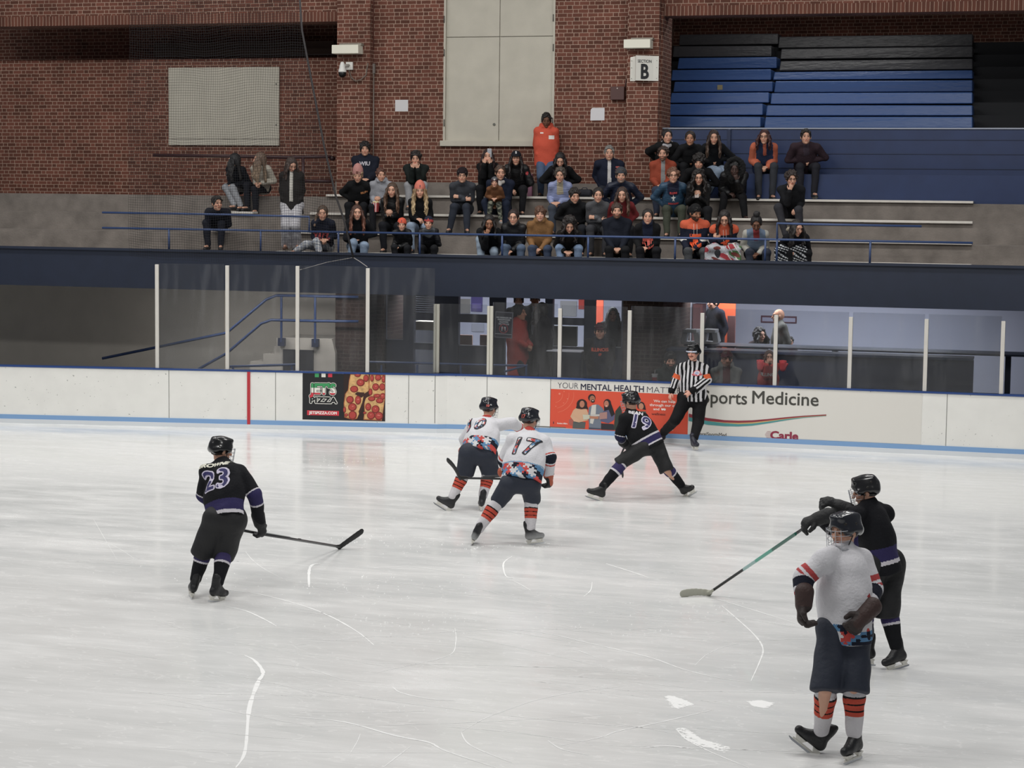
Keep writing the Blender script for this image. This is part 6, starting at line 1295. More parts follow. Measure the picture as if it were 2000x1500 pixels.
# people behind the glass, under the stand ------------------------------------------------
st2 = MB().box(pxX(722, 700, 35.6), XR, 35.5, 44, .0, .3); tag(st2.build('floor.005', mat('rubber_floor', '2b2b2e')), kind='structure')
G_ = 'people under the stand behind the glass'
spectator(1172, 648, 0, 33.85, 'young man in dark maroon cap and black jacket standing close behind the glass', dict(hair='1d1513', hat='cap', hatc='3a1c22', top='121216', inner='151926', open=.09, vee=.2, bulk=1.15, wide=1.08, prints=[('ILLINOIS', 0, -.19, .075, 'b84a30'), ('17', 0, -.27, .05, 'b84a30')], pants='15161a', collar=1, res=.008), hands='pocket', stand=True, floor=0, group=G_)
spectator(1309, 706, .42, 34.0, 'bearded man in black beanie and dark green jacket sitting behind the referee', dict(hair='2a211c', beard=.75, beardc='3a2e26', hat='beanie', hatc='151517', top='1b2420', hood=1, pants='15161a'), floor=0, group=G_, look=(.1, 0))
spectator(1419, 702, .42, 34.0, 'man in dark red cap and grey hooded jacket sitting behind the glass', dict(hair='3a2c24', beard=.35, hat='cap', hatc='4a2028', top='6a6c6a', inner='5a2c30', open=.06, vee=.2, hood=1, wide=1.1, pants='26282e'), floor=0, group=G_, look=(-.5, .05))
J_ = spectator(1502, 698, 0, 33.85, 'girl with long brown hair in orange-red hockey jersey holding up padded red gloves', dict(fem=1, scale=.80, hair='4a2e24', style='long', top='c23a34', wide=1.1, bulk=1.15, prints=[('ILLINOIS', 0, -.22, .09, 'd8cfcb')], pants='1b1c22', slv=1), hands='phone', stand=True, floor=0, group=G_, look=(.05, 0))
for px, py, l in ((1485, 713, 'left'), (1529, 714, 'right')):
    q = atY(px, py, 33.66); e = empty('padded_glove', tuple(q), 0, 'bright red padded glove on the %s raised hand of the girl' % l, 'glove'); S = Solid().cone((0, 0, -.05), (0, 0, .03), .055, .06, .03, flat=((0, 1, 0), .7))
    for i in range(4): S.cone((-.045+i*.03, 0, .03), (-.05+i*.033, -.01, .085-.006*abs(i-1.5)), .02, .017, .006)
    S.cone((.05, 0, -.02), (.08, -.01, .03), .02, .017, .006); solid('glove_body', S, .007, mat('red_foam', 'd8434a', .7), e)
spectator(1015, 612, .3, 36.1, 'woman with dark hair in long red coat seen from the side in the doorway', dict(fem=1, hair='15110f', skin='mid', style='short', vol=.1, top='a8352a', bulk=1.25, hem=-.42, pants='1b1c22', heading=1.2), hands=('lap', 'lap'), stand=True, floor=.3, look=(.3, .05), group=G_)
spectator(1056, 606, .3, 36.2, 'person in long black coat facing the woman in red in the doorway', dict(fem=1, hair='15110f', skin='tan', style='long', top='17161a', bulk=1.25, hem=-.55, pants='17181c', heading=-1.0), hands='pocket', stand=True, floor=.3, look=(-.4, 0), group=G_)
spectator(1013, 588, .3, 37.6, 'man in dark suit and white shirt further inside the doorway at left', dict(hair='1b1512', top='15161b', inner='c9ccd2', open=.06, vee=1., pants='15161b'), hands='down', stand=True, floor=.3, group=G_)
spectator(1045, 585, .3, 37.8, 'man in dark jacket and white shirt further inside the doorway at right', dict(hair='1b1512', skin='tan', top='14151a', inner='c2c4cc', open=.05, vee=1., pants='15161b'), hands='down', stand=True, floor=.3, group=G_)
spectator(1197, 615, .3, 37.9, 'person in grey top in the lobby behind the man in the cap', dict(hair='2a211e', style='long', top='6b6d70', pants='8a3a36'), hands='down', stand=True, floor=.3, group=G_)
spectator(1327, 578, .3, 38.8, 'person in dark sweater and khaki trousers looking at a phone in the lobby', dict(hair='1b1512', top='22232b', bulk=1.15, pants='6b655c', heading=.9), hands='hold', hp=(1338, 612), stand=True, floor=.3, group=G_)
spectator(1393, 592, .3, 38.6, 'person in dark navy jacket beside the orange lobby banner', dict(hair='15110f', top='171b2c', bulk=1.2, pants='1b1c26', heading=-.8), hands='down', stand=True, floor=.3, group=G_)
spectator(1520, 618, .3, 38.6, 'bald man in grey-brown jacket standing in the lobby at right', dict(skin='tan', style='none', hair='2a2422', top='54534e', bulk=1.2, wide=1.1, pants='26262b', heading=-1.2), hands='down', stand=True, floor=.3, group=G_)
spectator(1484, 655, .78, 38.7, 'dark-haired person sitting in the lobby behind the dark counter', dict(fem=1, hair='1b1514', style='curlylong', top='4a3c40', pants='1b1c22', heading=.8), floor=.3, group=G_, hands='lap')
spectator(1543, 668, .5, 38.6, 'small dark-haired child at the lobby counter on the far right', dict(fem=1, scale=.7, hair='15110f', style='short', top='3a2a34', pants='1b1c22'), floor=.3, group=G_)
# ------------------------------------------------------------------ skaters
STEEL = mat('steel', 'c9ccd0', .2, metal=.9); HOLD = mat('skate_holder', 'd6d4cc', .4); LEATH = mat('skate_boot', '17181b', .45, attr=True, bump=.2, bscale=60)
def skate(root, an, con, toe, g, boot='17181b', low='17181b'):
    up = nrm(an-con); t = nrm(np.array(toe, float)-up*np.dot(toe, up)); n = np.cross(up, t); B = np.array([n, t, up]); b = an-up*.0
    S = Solid().cone(b+up*.11*g-t*.035*g, b+up*.0*g-t*.03*g, .050*g, .048*g, .01).cone(b-up*.045*g-t*.05*g, b-up*.055*g+t*.17*g, .047*g, .038*g, .03, flat=(n, .88)).cone(b+up*.03*g, b-up*.04*g+t*.09*g, .048*g, .042*g, .03).cone(b+up*.15*g-t*.06*g, b+up*.09*g-t*.045*g, .022*g, .03*g, .02)
    S.half(b-up*.098*g, up, .004); hi, lo_ = rgb(boot), rgb(low)
    def colr(P):
        z = ((P-b)@up)/g; k = np.clip((-z+.02)/.09, 0, 1)[:, None]; return hi*(1-k)+lo_*k
    o = solid('skate', S, .0065, LEATH, root, colr)
    g_s = g; h = MB(); c0 = b-up*.094*g
    def qd(y0, y1, z0, z1, w0, w1, y0b=None, y1b=None):
        y0b = y0 if y0b is None else y0b; y1b = y1 if y1b is None else y1b
        h.hexa([c0+n*-w0*g+t*y0b*g-up*z1*g, c0+n*w0*g+t*y0b*g-up*z1*g, c0+n*w0*g+t*y1b*g-up*z1*g, c0-n*w0*g+t*y1b*g-up*z1*g], [c0-n*w1*g+t*y0*g-up*z0*g, c0+n*w1*g+t*y0*g-up*z0*g, c0+n*w1*g+t*y1*g-up*z0*g, c0-n*w1*g+t*y1*g-up*z0*g])
    qd(-.09, -.01, 0, .035, .010, .03, -.075, -.03); qd(.06, .17, 0, .035, .010, .03, .085, .15); qd(-.085, .175, .034, .052, .007, .010)
    h.build('blade_holder', HOLD, o, bevel=.003)
    h = MB(); pts = [(-.105, .052), (-.10, .068), (.17, .0705), (.205, .058), (.205, .050)]
    h.v = [c0+n*.0022*g+t*y*g-up*z*g for y, z in pts]+[c0-n*.0022*g+t*y*g-up*z*g for y, z in pts]; k = len(pts); h.f = [tuple(range(k)), tuple(range(2*k-1, k-1, -1))]+[(i, i+k, (i+1) % k+k, (i+1) % k) for i in range(k)]
    h.build('blade', STEEL, o)
def glove(root, w_, d, nn, g, side, c1='15161a', c2='15161a', curl=.9):
    d = nrm(d); nn = nrm(np.array(nn, float)-d*np.dot(nn, d)); S = Solid(); S.cone(w_-d*.07*g, w_+d*.01*g, .062*g, .055*g, .015); hand_prims(S, w_, d, nn, g*1.22, curl, side, .0135)
    S.cone(w_+d*.02*g+nn*.015*g, w_+d*.09*g+nn*.012*g, .042*g, .045*g, .02, flat=(nn, .6)); a, b = rgb(c1), rgb(c2)
    solid('glove', S, .007, mat('glove_fabric', '15161a', .65, attr=True, bump=.5, bscale=30), root, lambda P: np.where((((P-w_)@d)/g < .02)[:, None] | (((P-w_)@nn)/g > .03)[:, None], b, a))
def helmet(root, J, c='15181f', c2=None, marks=(), cage=True):
    g, h, B = J.get('gh', J['g']), J['head'], J['B']; ex, f, u = B; P = lambda x, y, z: h+(ex*x+f*y+u*z)*g; S = Solid()
    S.ell(P(0, -.012, .040), B, np.array([.100, .122, .102])*g, .01)
    for x in (-.045, 0, .045): S.cone(P(x, -.08, .10), P(x, .07, .11), .022*g, .020*g, .03)
    for s_ in (-1, 1): S.cone(P(s_*.080, -.06, .015), P(s_*.082, .05, .02), .026*g, .022*g, .03)
    S.cone(P(-.05, -.085, .0), P(.05, -.085, .0), .035*g, .035*g, .03)
    S.ell(P(0, .12, -.07), B, np.array([.088, .11, .125])*g, .006, sub=True); S.ell(P(0, -.012, -.01), B, np.array([.082, .1, .1])*g, .004, sub=True)
    for s_ in (-1, 1): S.ball(P(s_*.105, .0, -.012), .026*g, .004, sub=True); S.cone(P(s_*.025, -.06, .155), P(s_*.025, .04, .16), .007*g, .007*g, .003, sub=True)
    S.half(P(0, 0, -.045), u, .004); a = rgb(c); b = rgb(c2 or c)
    o = solid('helmet', S, .0065, SHELL, root, lambda Q: np.where((np.abs(((Q-h)@ex)/g) < .014)[:, None] & ((((Q-h)@u)/g) > .02)[:, None], b, a))
    for txt, x, z, sz, cc, back in marks:
        wrap('helmet_sticker', [text2d(txt, sz*g, .003) if isinstance(txt, str) else txt], S, P(x, 0, z), ex*(-1 if back else 1), u, f*(-1 if back else 1), flat(cc, .4), o, cell=.012)
    if cage:
        w_ = MB()
        for z in (.03, -.005, -.04, -.075, -.105):
            rr = .098-.02*max(0, (-z-.03)/.08); w_.tube([P(rr*math.sin(t), .035+.10*math.cos(t), z) for t in np.arange(-1.45, 1.5, .24)], .0022*g, 5)
        for x in (-.07, -.035, 0, .035, .07): w_.tube([P(x, .035+.10*math.sqrt(max(0, 1-(x/.105)**2)), z) for z in (.04, -.03, -.105)], .0022*g, 5)
        w_.build('face_cage', mat('cage_wire', 'b8bcc2', .3, metal=.6), o)
    for s_ in (-1, 1): MB().tube([P(s_*.095, .02, -.01), P(s_*.07, .04, -.08), P(0, .055, -.118)], .004*g, 6).build('chin_strap', flat('1a1a1c', .7), o)
def sock(root, kn, an, g, bands, base='cfccd0', r0=.078, r1=.058, t0=.0, t1=.9):
    S = Solid().cone(kn+(an-kn)*t0, kn+(an-kn)*.35, r0*g, r0*1.0*g, .02).cone(kn+(an-kn)*.35, kn+(an-kn)*t1, r0*g, r1*g, .02); cb = rgb(base)
    def colr(P):
        t = ((P-kn)@(an-kn))/((an-kn)@(an-kn)); out = np.tile(cb, (len(P), 1))
        for a, b, c in bands: out[(t >= a) & (t < b)] = rgb(c)
        return out
    solid('sock', S, .0065, CLOTH, root, colr, fold=.003, fscale=20)
PUZ = [rgb('cf4038'), rgb('5288b4'), rgb('191f30'), rgb('d6d5d8')]
def puzzle(a, b, s=.074):
    a = a/s+40; b = b/s+40; i = np.floor(a); j = np.floor(b); fa, fb = a-i, b-j; I, Jx = i.copy(), j.copy()
    hsh = lambda p, q: np.floor(np.abs(np.sin(p*12.9898+q*78.233)*43758.5453)) % 2
    for di in (0, 1):      # knobs across vertical edges
        ei = i+di; dr = hsh(ei, j)*2-1; cx = ei+dr*.14; m_ = ((a-cx)**2+(b-(j+.5))**2) < .030; I = np.where(m_, np.where(dr > 0, ei-1, ei), I)
    for dj in (0, 1):
        ej = j+dj; dr = hsh(i+7, ej+3)*2-1; cy = ej+dr*.14; m_ = ((b-cy)**2+(a-(i+.5))**2) < .030; Jx = np.where(m_, np.where(dr > 0, ej-1, ej), Jx); I = np.where(m_, i, I)
    k = (I+2*Jx+np.floor(I/5)+np.floor(Jx/3)) % 4; return np.array(PUZ)[k.astype(int)]
def frame(J):
    sh = (J['sh'][0]+J['sh'][1])/2; hips = (J['hip'][0]+J['hip'][1])/2; up = nrm(sh-hips); f = nrm(J['fwd']-up*np.dot(J['fwd'], up)); return sh, hips, up, f, nrm(np.cross(up, f))
def skater(label, feet, px, st, g=1.04, fwd=(0, 1, 0), look=(0, 1, -.2), group=None):
    """feet: per foot (contact px, ankle px, toe dir, height above ice); px: joints by pixel with a depth offset from the feet"""
    con = []; D = []
    for c in feet:
        p = atZ(c[0][0], c[0][1], c[3] if len(c) > 3 else 0.); con.append(p)
    Dm = np.mean([depth_of(p) for p in con[:st.get('nd', 2)]]); base = np.array([*(sum(con)/2)[:2], 0.]); root = empty('person', tuple(base), 0, label, 'person', group)
    Q = lambda a: atD(a[0], a[1], Dm+(a[2] if len(a) > 2 else 0))-base
    J = {'g': g, 'gh': g*1.04, 'fwd': nrm(fwd), 'head': Q(px['head']), 'neck': Q(px['neck']), 'sh': [Q(q) for q in px['sh']], 'el': [Q(q) for q in px['el']], 'wr': [Q(q) for q in px['wr']], 'hip': [Q(q) for q in px['hip']], 'kn': [Q(q) for q in px['kn']]}
    J['an'] = []; 
    for c, p in zip(feet, con):
        a = atD(c[1][0], c[1][1], depth_of(p)+(c[4] if len(c) > 4 else 0))-base; u = nrm(a-(p-base)); J['an'].append((p-base)+u*.165*g)
    J['toe'] = [np.array(c[2], float) for c in feet]; J['B'] = head_frame(look, st.get('tilt', 0.))
    J['hd'] = [np.array(q, float) for q in px.get('hd', ((0, .3, -1), (0, .3, -1)))]; J['hn'] = px.get('hn', ((-1, 0, 0), (1, 0, 0))); J['curl'] = st.get('curl', (.9, .9)); J['side'] = st.get('side', (1, -1))
    J['base_skate'] = 1; person_body(root, J, st, .008)
    if st.get('style'): person_hair(root, J, st, .009)
    pants = Solid(); T = st.get('pbulk', 1.0); pe = st.get('pend', 1.0)
    if st.get('trousers'):
        st2_ = dict(pants=st['trousers'], legbulk=st.get('pbulk', 1.), legend=.86); trousers(root, J, st2_, .009)
    else:
        hm = (J['hip'][0]+J['hip'][1])/2; pants.cone(J['hip'][0], J['hip'][1], .135*g*T, .135*g*T, .03)
        for i in (0, 1):
            e_ = J['hip'][i]+(J['kn'][i]-J['hip'][i])*pe; pants.cone(J['hip'][i], e_, .128*g*T, .112*g*T, .03); pants.half(e_+(J['kn'][i]-J['hip'][i])*.08, J['hip'][i]-J['kn'][i], .01)
        cp = rgb(st['pants']); solid('hockey_pants', pants, .009, mat('pants_nylon', '18202e', .7, attr=True, bump=.35, bscale=20), root, lambda P: np.tile(cp, (len(P), 1)), fold=.006, fscale=13, seed=2)
        for i in (0, 1): sock(root, J['kn'][i]+nrm(J['hip'][i]-J['kn'][i])*.09, J['an'][i], g, st['bands'], st.get('sockc', 'cfccd0'))
    for i in (0, 1): skate(root, (con[i]-base)+nrm(J['an'][i]-(con[i]-base))*.165*g*.86, con[i]-base, J['toe'][i], g*.86, st.get('boot', '16171a'), st.get('bootlow', '16171a'))
    S = jacket(root, J, st, .0075, 'jersey'); J['S'] = S; J['root'] = root; J['base'] = base; J['Q'] = Q
    if st.get('gloves'):
        for i in (0, 1):
            if st.get('noglove', (0, 0))[i]: continue
            glove(root, J['wr'][i], J['hd'][i], J['hn'][i], g*st.get('gg', 1.12), J['side'][i], *st['gloves'])
    return J
def bands_fn(spec_arm, hem=None, extra=None):
    def fn(P, J, c1):
        g = J['g']; sh, hips, up, f, rt = frame(J); out = np.tile(c1, (len(P), 1)); z = (P-hips)@up/g; x = (P-sh)@rt/g; arm = np.zeros(len(P), bool)
        for i in (0, 1):
            t1, d1 = seg_t(P, J['sh'][i], J['el'][i]); t2, d2 = seg_t(P, J['el'][i], J['wr'][i]); T_ = np.where(d1 < d2, t1, 1+t2); m_ = (np.minimum(d1, d2) < .10*g) & ((np.abs(x) > .2) | (T_ > .45)); m_ &= ~((np.abs(x) < .17) & (z < .35) & (np.minimum(d1, d2) > .085*g)); arm |= m_
            for a, b, c in spec_arm: out[m_ & (T_ > a) & (T_ < b)] = rgb(c)
        if hem:
            zz = z
            for a, b, c in hem:
                m_ = (~arm) & (zz > a) & (zz < b)
                if c == 'puzzle': out[m_] = puzzle(((P-sh)@rt)[m_]*1., (z*g)[m_])
                else: out[m_] = rgb(c)
        if extra: extra(P, J, out, arm, x, z)
        return out
    return fn
def number(J, txt, cx, z, size, fill, outline, o1=.018, o2=.006, sx=1., shear=0., back=True, puz=False, U=None, V=None, N=None):
    sh, hips, up, f, rt = frame(J); s_ = -1 if back else 1
    U = rt*s_ if U is None else nrm(U); V = up if V is None else nrm(V); N = f*s_ if N is None else nrm(N); O = hips+up*z*J['g']+U*cx
    wrap('number_outline', [text2d(txt, size, o1, sx=sx, shear=shear, spacing=1.08)], J['S'], O, U, V, N, flat(outline, .7), J['root'], cell=.013, lift=.004)
    wrap('number', [text2d(txt, size, o2, sx=sx, shear=shear, spacing=1.08)], J['S'], O, U, V, N, PRINT, J['root'], cell=.012, lift=.0115, color=(lambda q: puzzle(q[:, 0], q[:, 1], .045)) if puz else (lambda q: np.tile(rgb(fill), (len(q), 1))))
def name_print(J, txt, cx, z, size, c, back=True):
    sh, hips, up, f, rt = frame(J); s_ = -1 if back else 1; wrap('name_print', [text2d(txt, size, .004)], J['S'], hips+up*z*J['g']+rt*s_*cx, rt*s_, up, f*s_, flat(c, .7), J['root'], cell=.02, lift=.005)
def stick(label, pts, tip, shaft='1b1c1f', blade='141416', tape=None, marks=None, w_=.030, upv=(0, 0, 1)):
    """shaft through world points (butt first), then a curved blade to tip"""
    b = np.array(pts[-1]); e = empty('hockey_stick', tuple(b), 0, label, 'hockey stick'); P0 = [np.array(p)-b for p in pts]
    m_ = MB(); d = nrm(P0[-1]-P0[0]); m_.tube(P0, .0155, 8, flatn=np.cross(d, upv), ff=.75); o = m_.build('shaft', flat(shaft, .35), e, smooth=True)
    t = np.array(tip)-b; L = np.linalg.norm(t); tn = t/L; n = nrm(np.cross(tn, upv)); up = nrm(np.cross(n, tn)); S = Solid()
    for i in range(6):
        a, c = i/6, (i+1)/6; q = lambda s_: tn*L*s_+n*.035*math.sin(s_*1.9)*(1)+up*(.012*math.sin(s_*3)); S.cone(q(a), q(c), .034+.008*a, .034+.008*c, .012, flat=(n, .22))
    S.cone(P0[-1]-d*.10, P0[-1], .020, .030, .02, flat=(n, .4)); solid('blade', S, .006, flat(blade, .6), e)
    if marks:
        for a, c_, r_, cc in marks: m_ = MB(); A, B_ = P0[0]+(P0[-1]-P0[0])*a, P0[0]+(P0[-1]-P0[0])*c_; m_.tube([A, B_], .0163*r_, 8, flatn=np.cross(d, upv), ff=.75); m_.build('shaft_graphic', flat(cc, .35), e)
    return e
# --- number 17, home white jersey, back to the camera ---
SB = [(.62, .68, 'b8342c'), (.70, .98, 'cf4a30')]
sockb = [(.30, .335, '1a1a1c'), (.335, .42, 'c9452c'), (.42, .445, '1c1614'), (.445, .53, 'c9452c'), (.53, .555, '1c1614'), (.555, .63, 'c9452c')]
armb = [(.86, .93, 'c8402e'), (.99, 1.22, '171c2c'), (1.30, 1.38, 'c8402e')]
def collar_red(P, J, out, arm, x, z):
    d = np.linalg.norm(P-J['neck'], axis=1); out[d < .085] = rgb('b83a30')
J17 = skater('hockey player in white number 17 jersey with puzzle-piece hem, seen from behind', [((920, 1064), (937, 1026), (-.25, .9, 0)), ((1041, 1064), (1034, 1027), (.85, -.25, 0))],
  dict(head=(1034, 820, .38), neck=(1034, 845, .28), sh=[(1003, 858, .2), (1062, 861, .2)], el=[(984, 898, .38), (1074, 893, .12)], wr=[(994, 926, .58), (1071, 927, .22)], hip=[(996, 945, -.02), (1036, 945, -.02)], kn=[(969, 985, .12), (1039, 984, .14)], hd=((.6, .5, -.3), (.05, .2, -1)), hn=((-.4, -.5, .5), (1, -.3, 0))),
  dict(skin='fair', style='short', hair='1d1715', top='d8d7dc', colfn=bands_fn(armb, [(-.12, .195, 'puzzle'), (.195, .21, '7fa4c4')], collar_red), bulk=1.38, fat=1.13, hem=.0, cut=.035, fold=.006, pants='1d2536', bands=sockb, gloves=('17181b', 'b8522e'), bootlow='9a9c9c', pbulk=.90, pend=.82), fwd=(.12, 1, 0), look=(.35, 1, -.25))
helmet(J17['root'], J17, '161a24', marks=[('17', .0, .02, .055, 'c05a50', True), ([(0,0)], 0, 0, 0, '0', True)][:1])
number(J17, '17', .01, .40, .33, '', '1a1c26', .016, .002, sx=.95, shear=.10, puz=True)
# --- number 10 ---
J10 = skater('hockey player in white number 10 jersey with puzzle-piece hem, reaching right, seen from behind', [((868, 997), (886, 968), (-.9, -.25, 0)), ((938, 998), (944, 962), (-.35, .9, 0))],
  dict(head=(955, 797, .46), neck=(951, 820, .34), sh=[(925, 829, .26), (973, 829, .30)], el=[(908, 858, .36), (1000, 826, .32)], wr=[(914, 886, .6), (1019, 838, .5)], hip=[(917, 886, -.02), (950, 888, 0)], kn=[(907, 930, .08), (958, 931, .12)], hd=((.5, .6, -.4), (.7, .5, -.5)), hn=((-.5, -.5, .5), (.3, -.6, .6))),
  dict(skin='fair', style='short', hair='1d1715', top='d6d5da', colfn=bands_fn(armb[:0]+[(1.62, 1.74, 'c8402e'), (1.80, 1.95, '171c2c')], [(-.14, .17, 'puzzle')], collar_red), bulk=1.36, fat=1.12, hem=.0, cut=.0, fold=.006, pants='1d2536', bands=sockb, gloves=('17181b', 'c04a30'), bootlow='2a2b2e', pbulk=1.06, pend=.85), fwd=(.22, 1, 0), look=(.3, 1, -.2), g=1.04)
helmet(J10['root'], J10, '161a24', marks=[('10', -.055, .02, .04, 'c05a50', True)])
number(J10, '10', -.06, .36, .30, '', '1a1c26', .015, .003, sx=1.05, puz=True)
# --- number 19, visiting black jersey ---
sb19 = [(.0, .05, 'cfcbd2'), (.14, .19, 'cfcbd2'), (.19, .40, '38305f'), (.40, .45, 'cfcbd2')]
def hem19(P, J, out, arm, x, z): pass
J19 = skater('hockey player in black and purple number 19 jersey, legs spread wide, bent forward', [((1166, 978), (1175, 951), (-.9, -.3, 0)), ((1347, 970), (1331, 948), (.85, -.35, 0))],
  dict(head=(1232, 785, .12), neck=(1232, 805, .12), sh=[(1219, 817, -.08), (1254, 815, .18)], el=[(1211, 852, -.05), (1236, 852, .3)], wr=[(1222, 868, .25), (1238, 872, .4)], hip=[(1257, 873, -.08), (1282, 872, .06)], kn=[(1211, 905, -.1), (1301, 917, .0)], hd=((.3, .8, -.5), (.2, .8, -.5)), hn=((-.5, -.4, .6), (.5, .4, .6))),
  dict(skin='fair', style='short', hair='3a241c', top='111216', colfn=bands_fn([(.94, .98, 'cfcbd2'), (.98, 1.30, '1e2144'), (1.30, 1.35, 'cfcbd2')], [(.01, .03, 'cfcbd2'), (.03, .115, '2c2658'), (.115, .14, 'cfcbd2')]), bulk=1.30, fat=1.05, hem=.0, cut=-.03, fold=.006, pants='101114', bands=sb19, sockc='121318', gloves=('101114', '101114'), boot='111215', bootlow='17181b', pbulk=.88), fwd=(-.75, .65, 0), look=(-.85, .35, -.25), g=1.04)
helmet(J19['root'], J19, '15161a', marks=[])
number(J19, '19', .02, .35, .30, '2d2a66', 'cfc9dc', .017, .002, sx=1.0, N=(.45, -1, .35), U=(1, .35, -.25), V=(.25, .1, 1)); wrap('name_print', [text2d('BEAN', .085, .004)], J19['S'], (J19['sh'][0]+J19['sh'][1])/2+np.array([.03, 0, .05]), nrm((1, .35, -.15)), nrm((.15, .1, 1)), (.35, -1, .45), flat('d8d6da', .7), J19['root'], cell=.02, lift=.005)
# --- referee ---
def ref_fn(P, J, c1):
    g = J['g']; sh, hips, up, f, rt = frame(J); x = (P-hips)@rt/g; z = (P-sh)@up/g; out = np.tile(rgb('cfcdd0'), (len(P), 1)); k = np.mod(x+.017, .066) < .033; out[k] = rgb('101013')
    for i in (0, 1):
        t1, d1 = seg_t(P, J['sh'][i], J['el'][i]); t2, d2 = seg_t(P, J['el'][i], J['wr'][i]); m_ = (d2 < d1) & (d2 < .09*g) & (np.abs(x) > .10); a = nrm(J['wr'][i]-J['el'][i]); s_ = nrm(np.cross(a, f)); q = (P-J['el'][i])@s_/g
        out[m_] = rgb('cfcdd0'); out[m_ & (np.mod(q+.01, .05) < .025)] = rgb('101013'); m2 = (d1 < .10*g) & (t1 > .62) & (t1 < .98) & (d1 <= d2+.02) & (np.abs(x) > .17); out[m2] = rgb('dd5a1e'); out[(d2 < .07*g) & (t2 > .8)] = rgb('101013')
    d = np.linalg.norm(P-J['neck'], axis=1); out[d < .075] = rgb('121215'); return out
JR = skater('referee in black and white striped jersey with orange armbands standing by the boards', [((1289, 866), (1293, 850), (-.5, -.8, 0)), ((1357, 880), (1355, 862), (.5, -.8, 0))],
  dict(head=(1354, 689, -.12), neck=(1354, 708, -.06), sh=[(1330, 717, 0), (1375, 718, 0)], el=[(1321, 740, .02), (1381, 742, -.05)], wr=[(1311, 765, -.05), (1350, 765, -.28)], hip=[(1340, 778, 0), (1366, 779, 0)], kn=[(1319, 820, -.12), (1364, 824, -.12)], hd=((-.2, -.2, -1), (-.8, -.1, -.6)), hn=((-.6, -.6, 0), (.1, -1, .3))),
  dict(skin='e0a088', hair='4a3a30', top='cfcdd0', colfn=ref_fn, moustache='6a4a38', bulk=1.12, fat=1.08, belly=.85, hem=.0, trousers='111114', boot='15172a', bootlow='15172a', curl=(.5, .8), side=(-1, 1), pbulk=1.22, nd=2), fwd=(-.1, -1, 0), look=(-.25, -1, -.06), g=1.08)
helmet(JR['root'], JR, '101114', cage=False)
g_ = JR; ex, f_, u_ = JR['B']; gg = JR['gh']; Ph = lambda x, y, z: JR['head']+(ex*x+f_*y+u_*z)*gg
MB().tube([Ph(.095*math.sin(t), .02+.10*math.cos(t), .028) for t in np.arange(-1.3, 1.35, .2)], .012, 6, flatn=f_, ff=.3).build('visor', mat('visor', 'c8d0e0', .08, metal=.3), JR['root'], smooth=True)
sh_, hp_, up_, ff_, rt_ = frame(JR)
for rr, cc, lf in ((.058, 'b8525a', .005), (.046, 'd8d0d4', .008), (.028, '9aa6c4', .011)): wrap('crest', [ell(0, 0, rr, rr*.9)], JR['S'], sh_+rt_*.115-up_*.10, rt_, up_, ff_, flat(cc, .6), JR['root'], cell=.02, lift=lf)
wrap('crest', [[(-.085, .004), (.085, .004), (.07, -.026), (-.07, -.026)]], JR['S'], sh_+rt_*.115-up_*.115, rt_, up_, ff_, flat('b8525a', .6), JR['root'], cell=.02, lift=.009)
w0 = JR['wr'][1]+nrm(JR['hd'][1])*.09; e = empty('whistle', tuple(JR['base']+w0+np.array([-.02, -.04, -.02])), 0, 'small black whistle in the hand of the referee', 'whistle'); MB().tube([(0, -.0, 0), (0, .02, 0)], .017, 12).box(-.035, 0, 0, .018, .004, .016).build('whistle_body', flat('15151a', .3), e)
# --- visiting player cut by the left edge ---
J23 = skater('visiting player in black and purple number 23 jersey at the left edge, seen from behind', [((372, 1168), (380, 1138), (-.5, .8, 0)), ((418, 1176), (424, 1146), (.3, .9, 0))],
  dict(head=(432, 880, .36), neck=(435, 905, .27), sh=[(405, 920, .18), (468, 922, .2)], el=[(398, 968, .3), (497, 965, .12)], wr=[(440, 1000, .6), (507, 1020, .30)], hip=[(424, 1013, -.02), (455, 1013, -.02)], kn=[(395, 1080, .1), (436, 1084, .14)], hd=((.6, .5, -.3), (.1, .3, -1)), hn=((-.4, -.5, .5), (1, -.3, 0))),
  dict(skin='fair', style='short', hair='1b1614', top='111218', colfn=bands_fn([(.90, .95, 'cfcbd2'), (.95, 1.28, '2e2858'), (1.28, 1.34, 'cfcbd2')], [(-.05, -.0, '111218'), (-.0, .035, 'cfcbd2'), (.035, .15, '2e2858')]), bulk=1.36, hem=-.05, fold=.006, cut=-.01, pants='0f1014', bands=sb19, sockc='121318', gloves=('101114', '101114'), pbulk=1.06), fwd=(.2, 1, 0), look=(.7, .8, -.2), g=1.04)
helmet(J23['root'], J23, '131417')
number(J23, '23', .02, .36, .30, '2d2a66', 'cfc9dc', .017, .002); name_print(J23, 'BROWNE', -.02, .545, .070, 'd8d6c8')
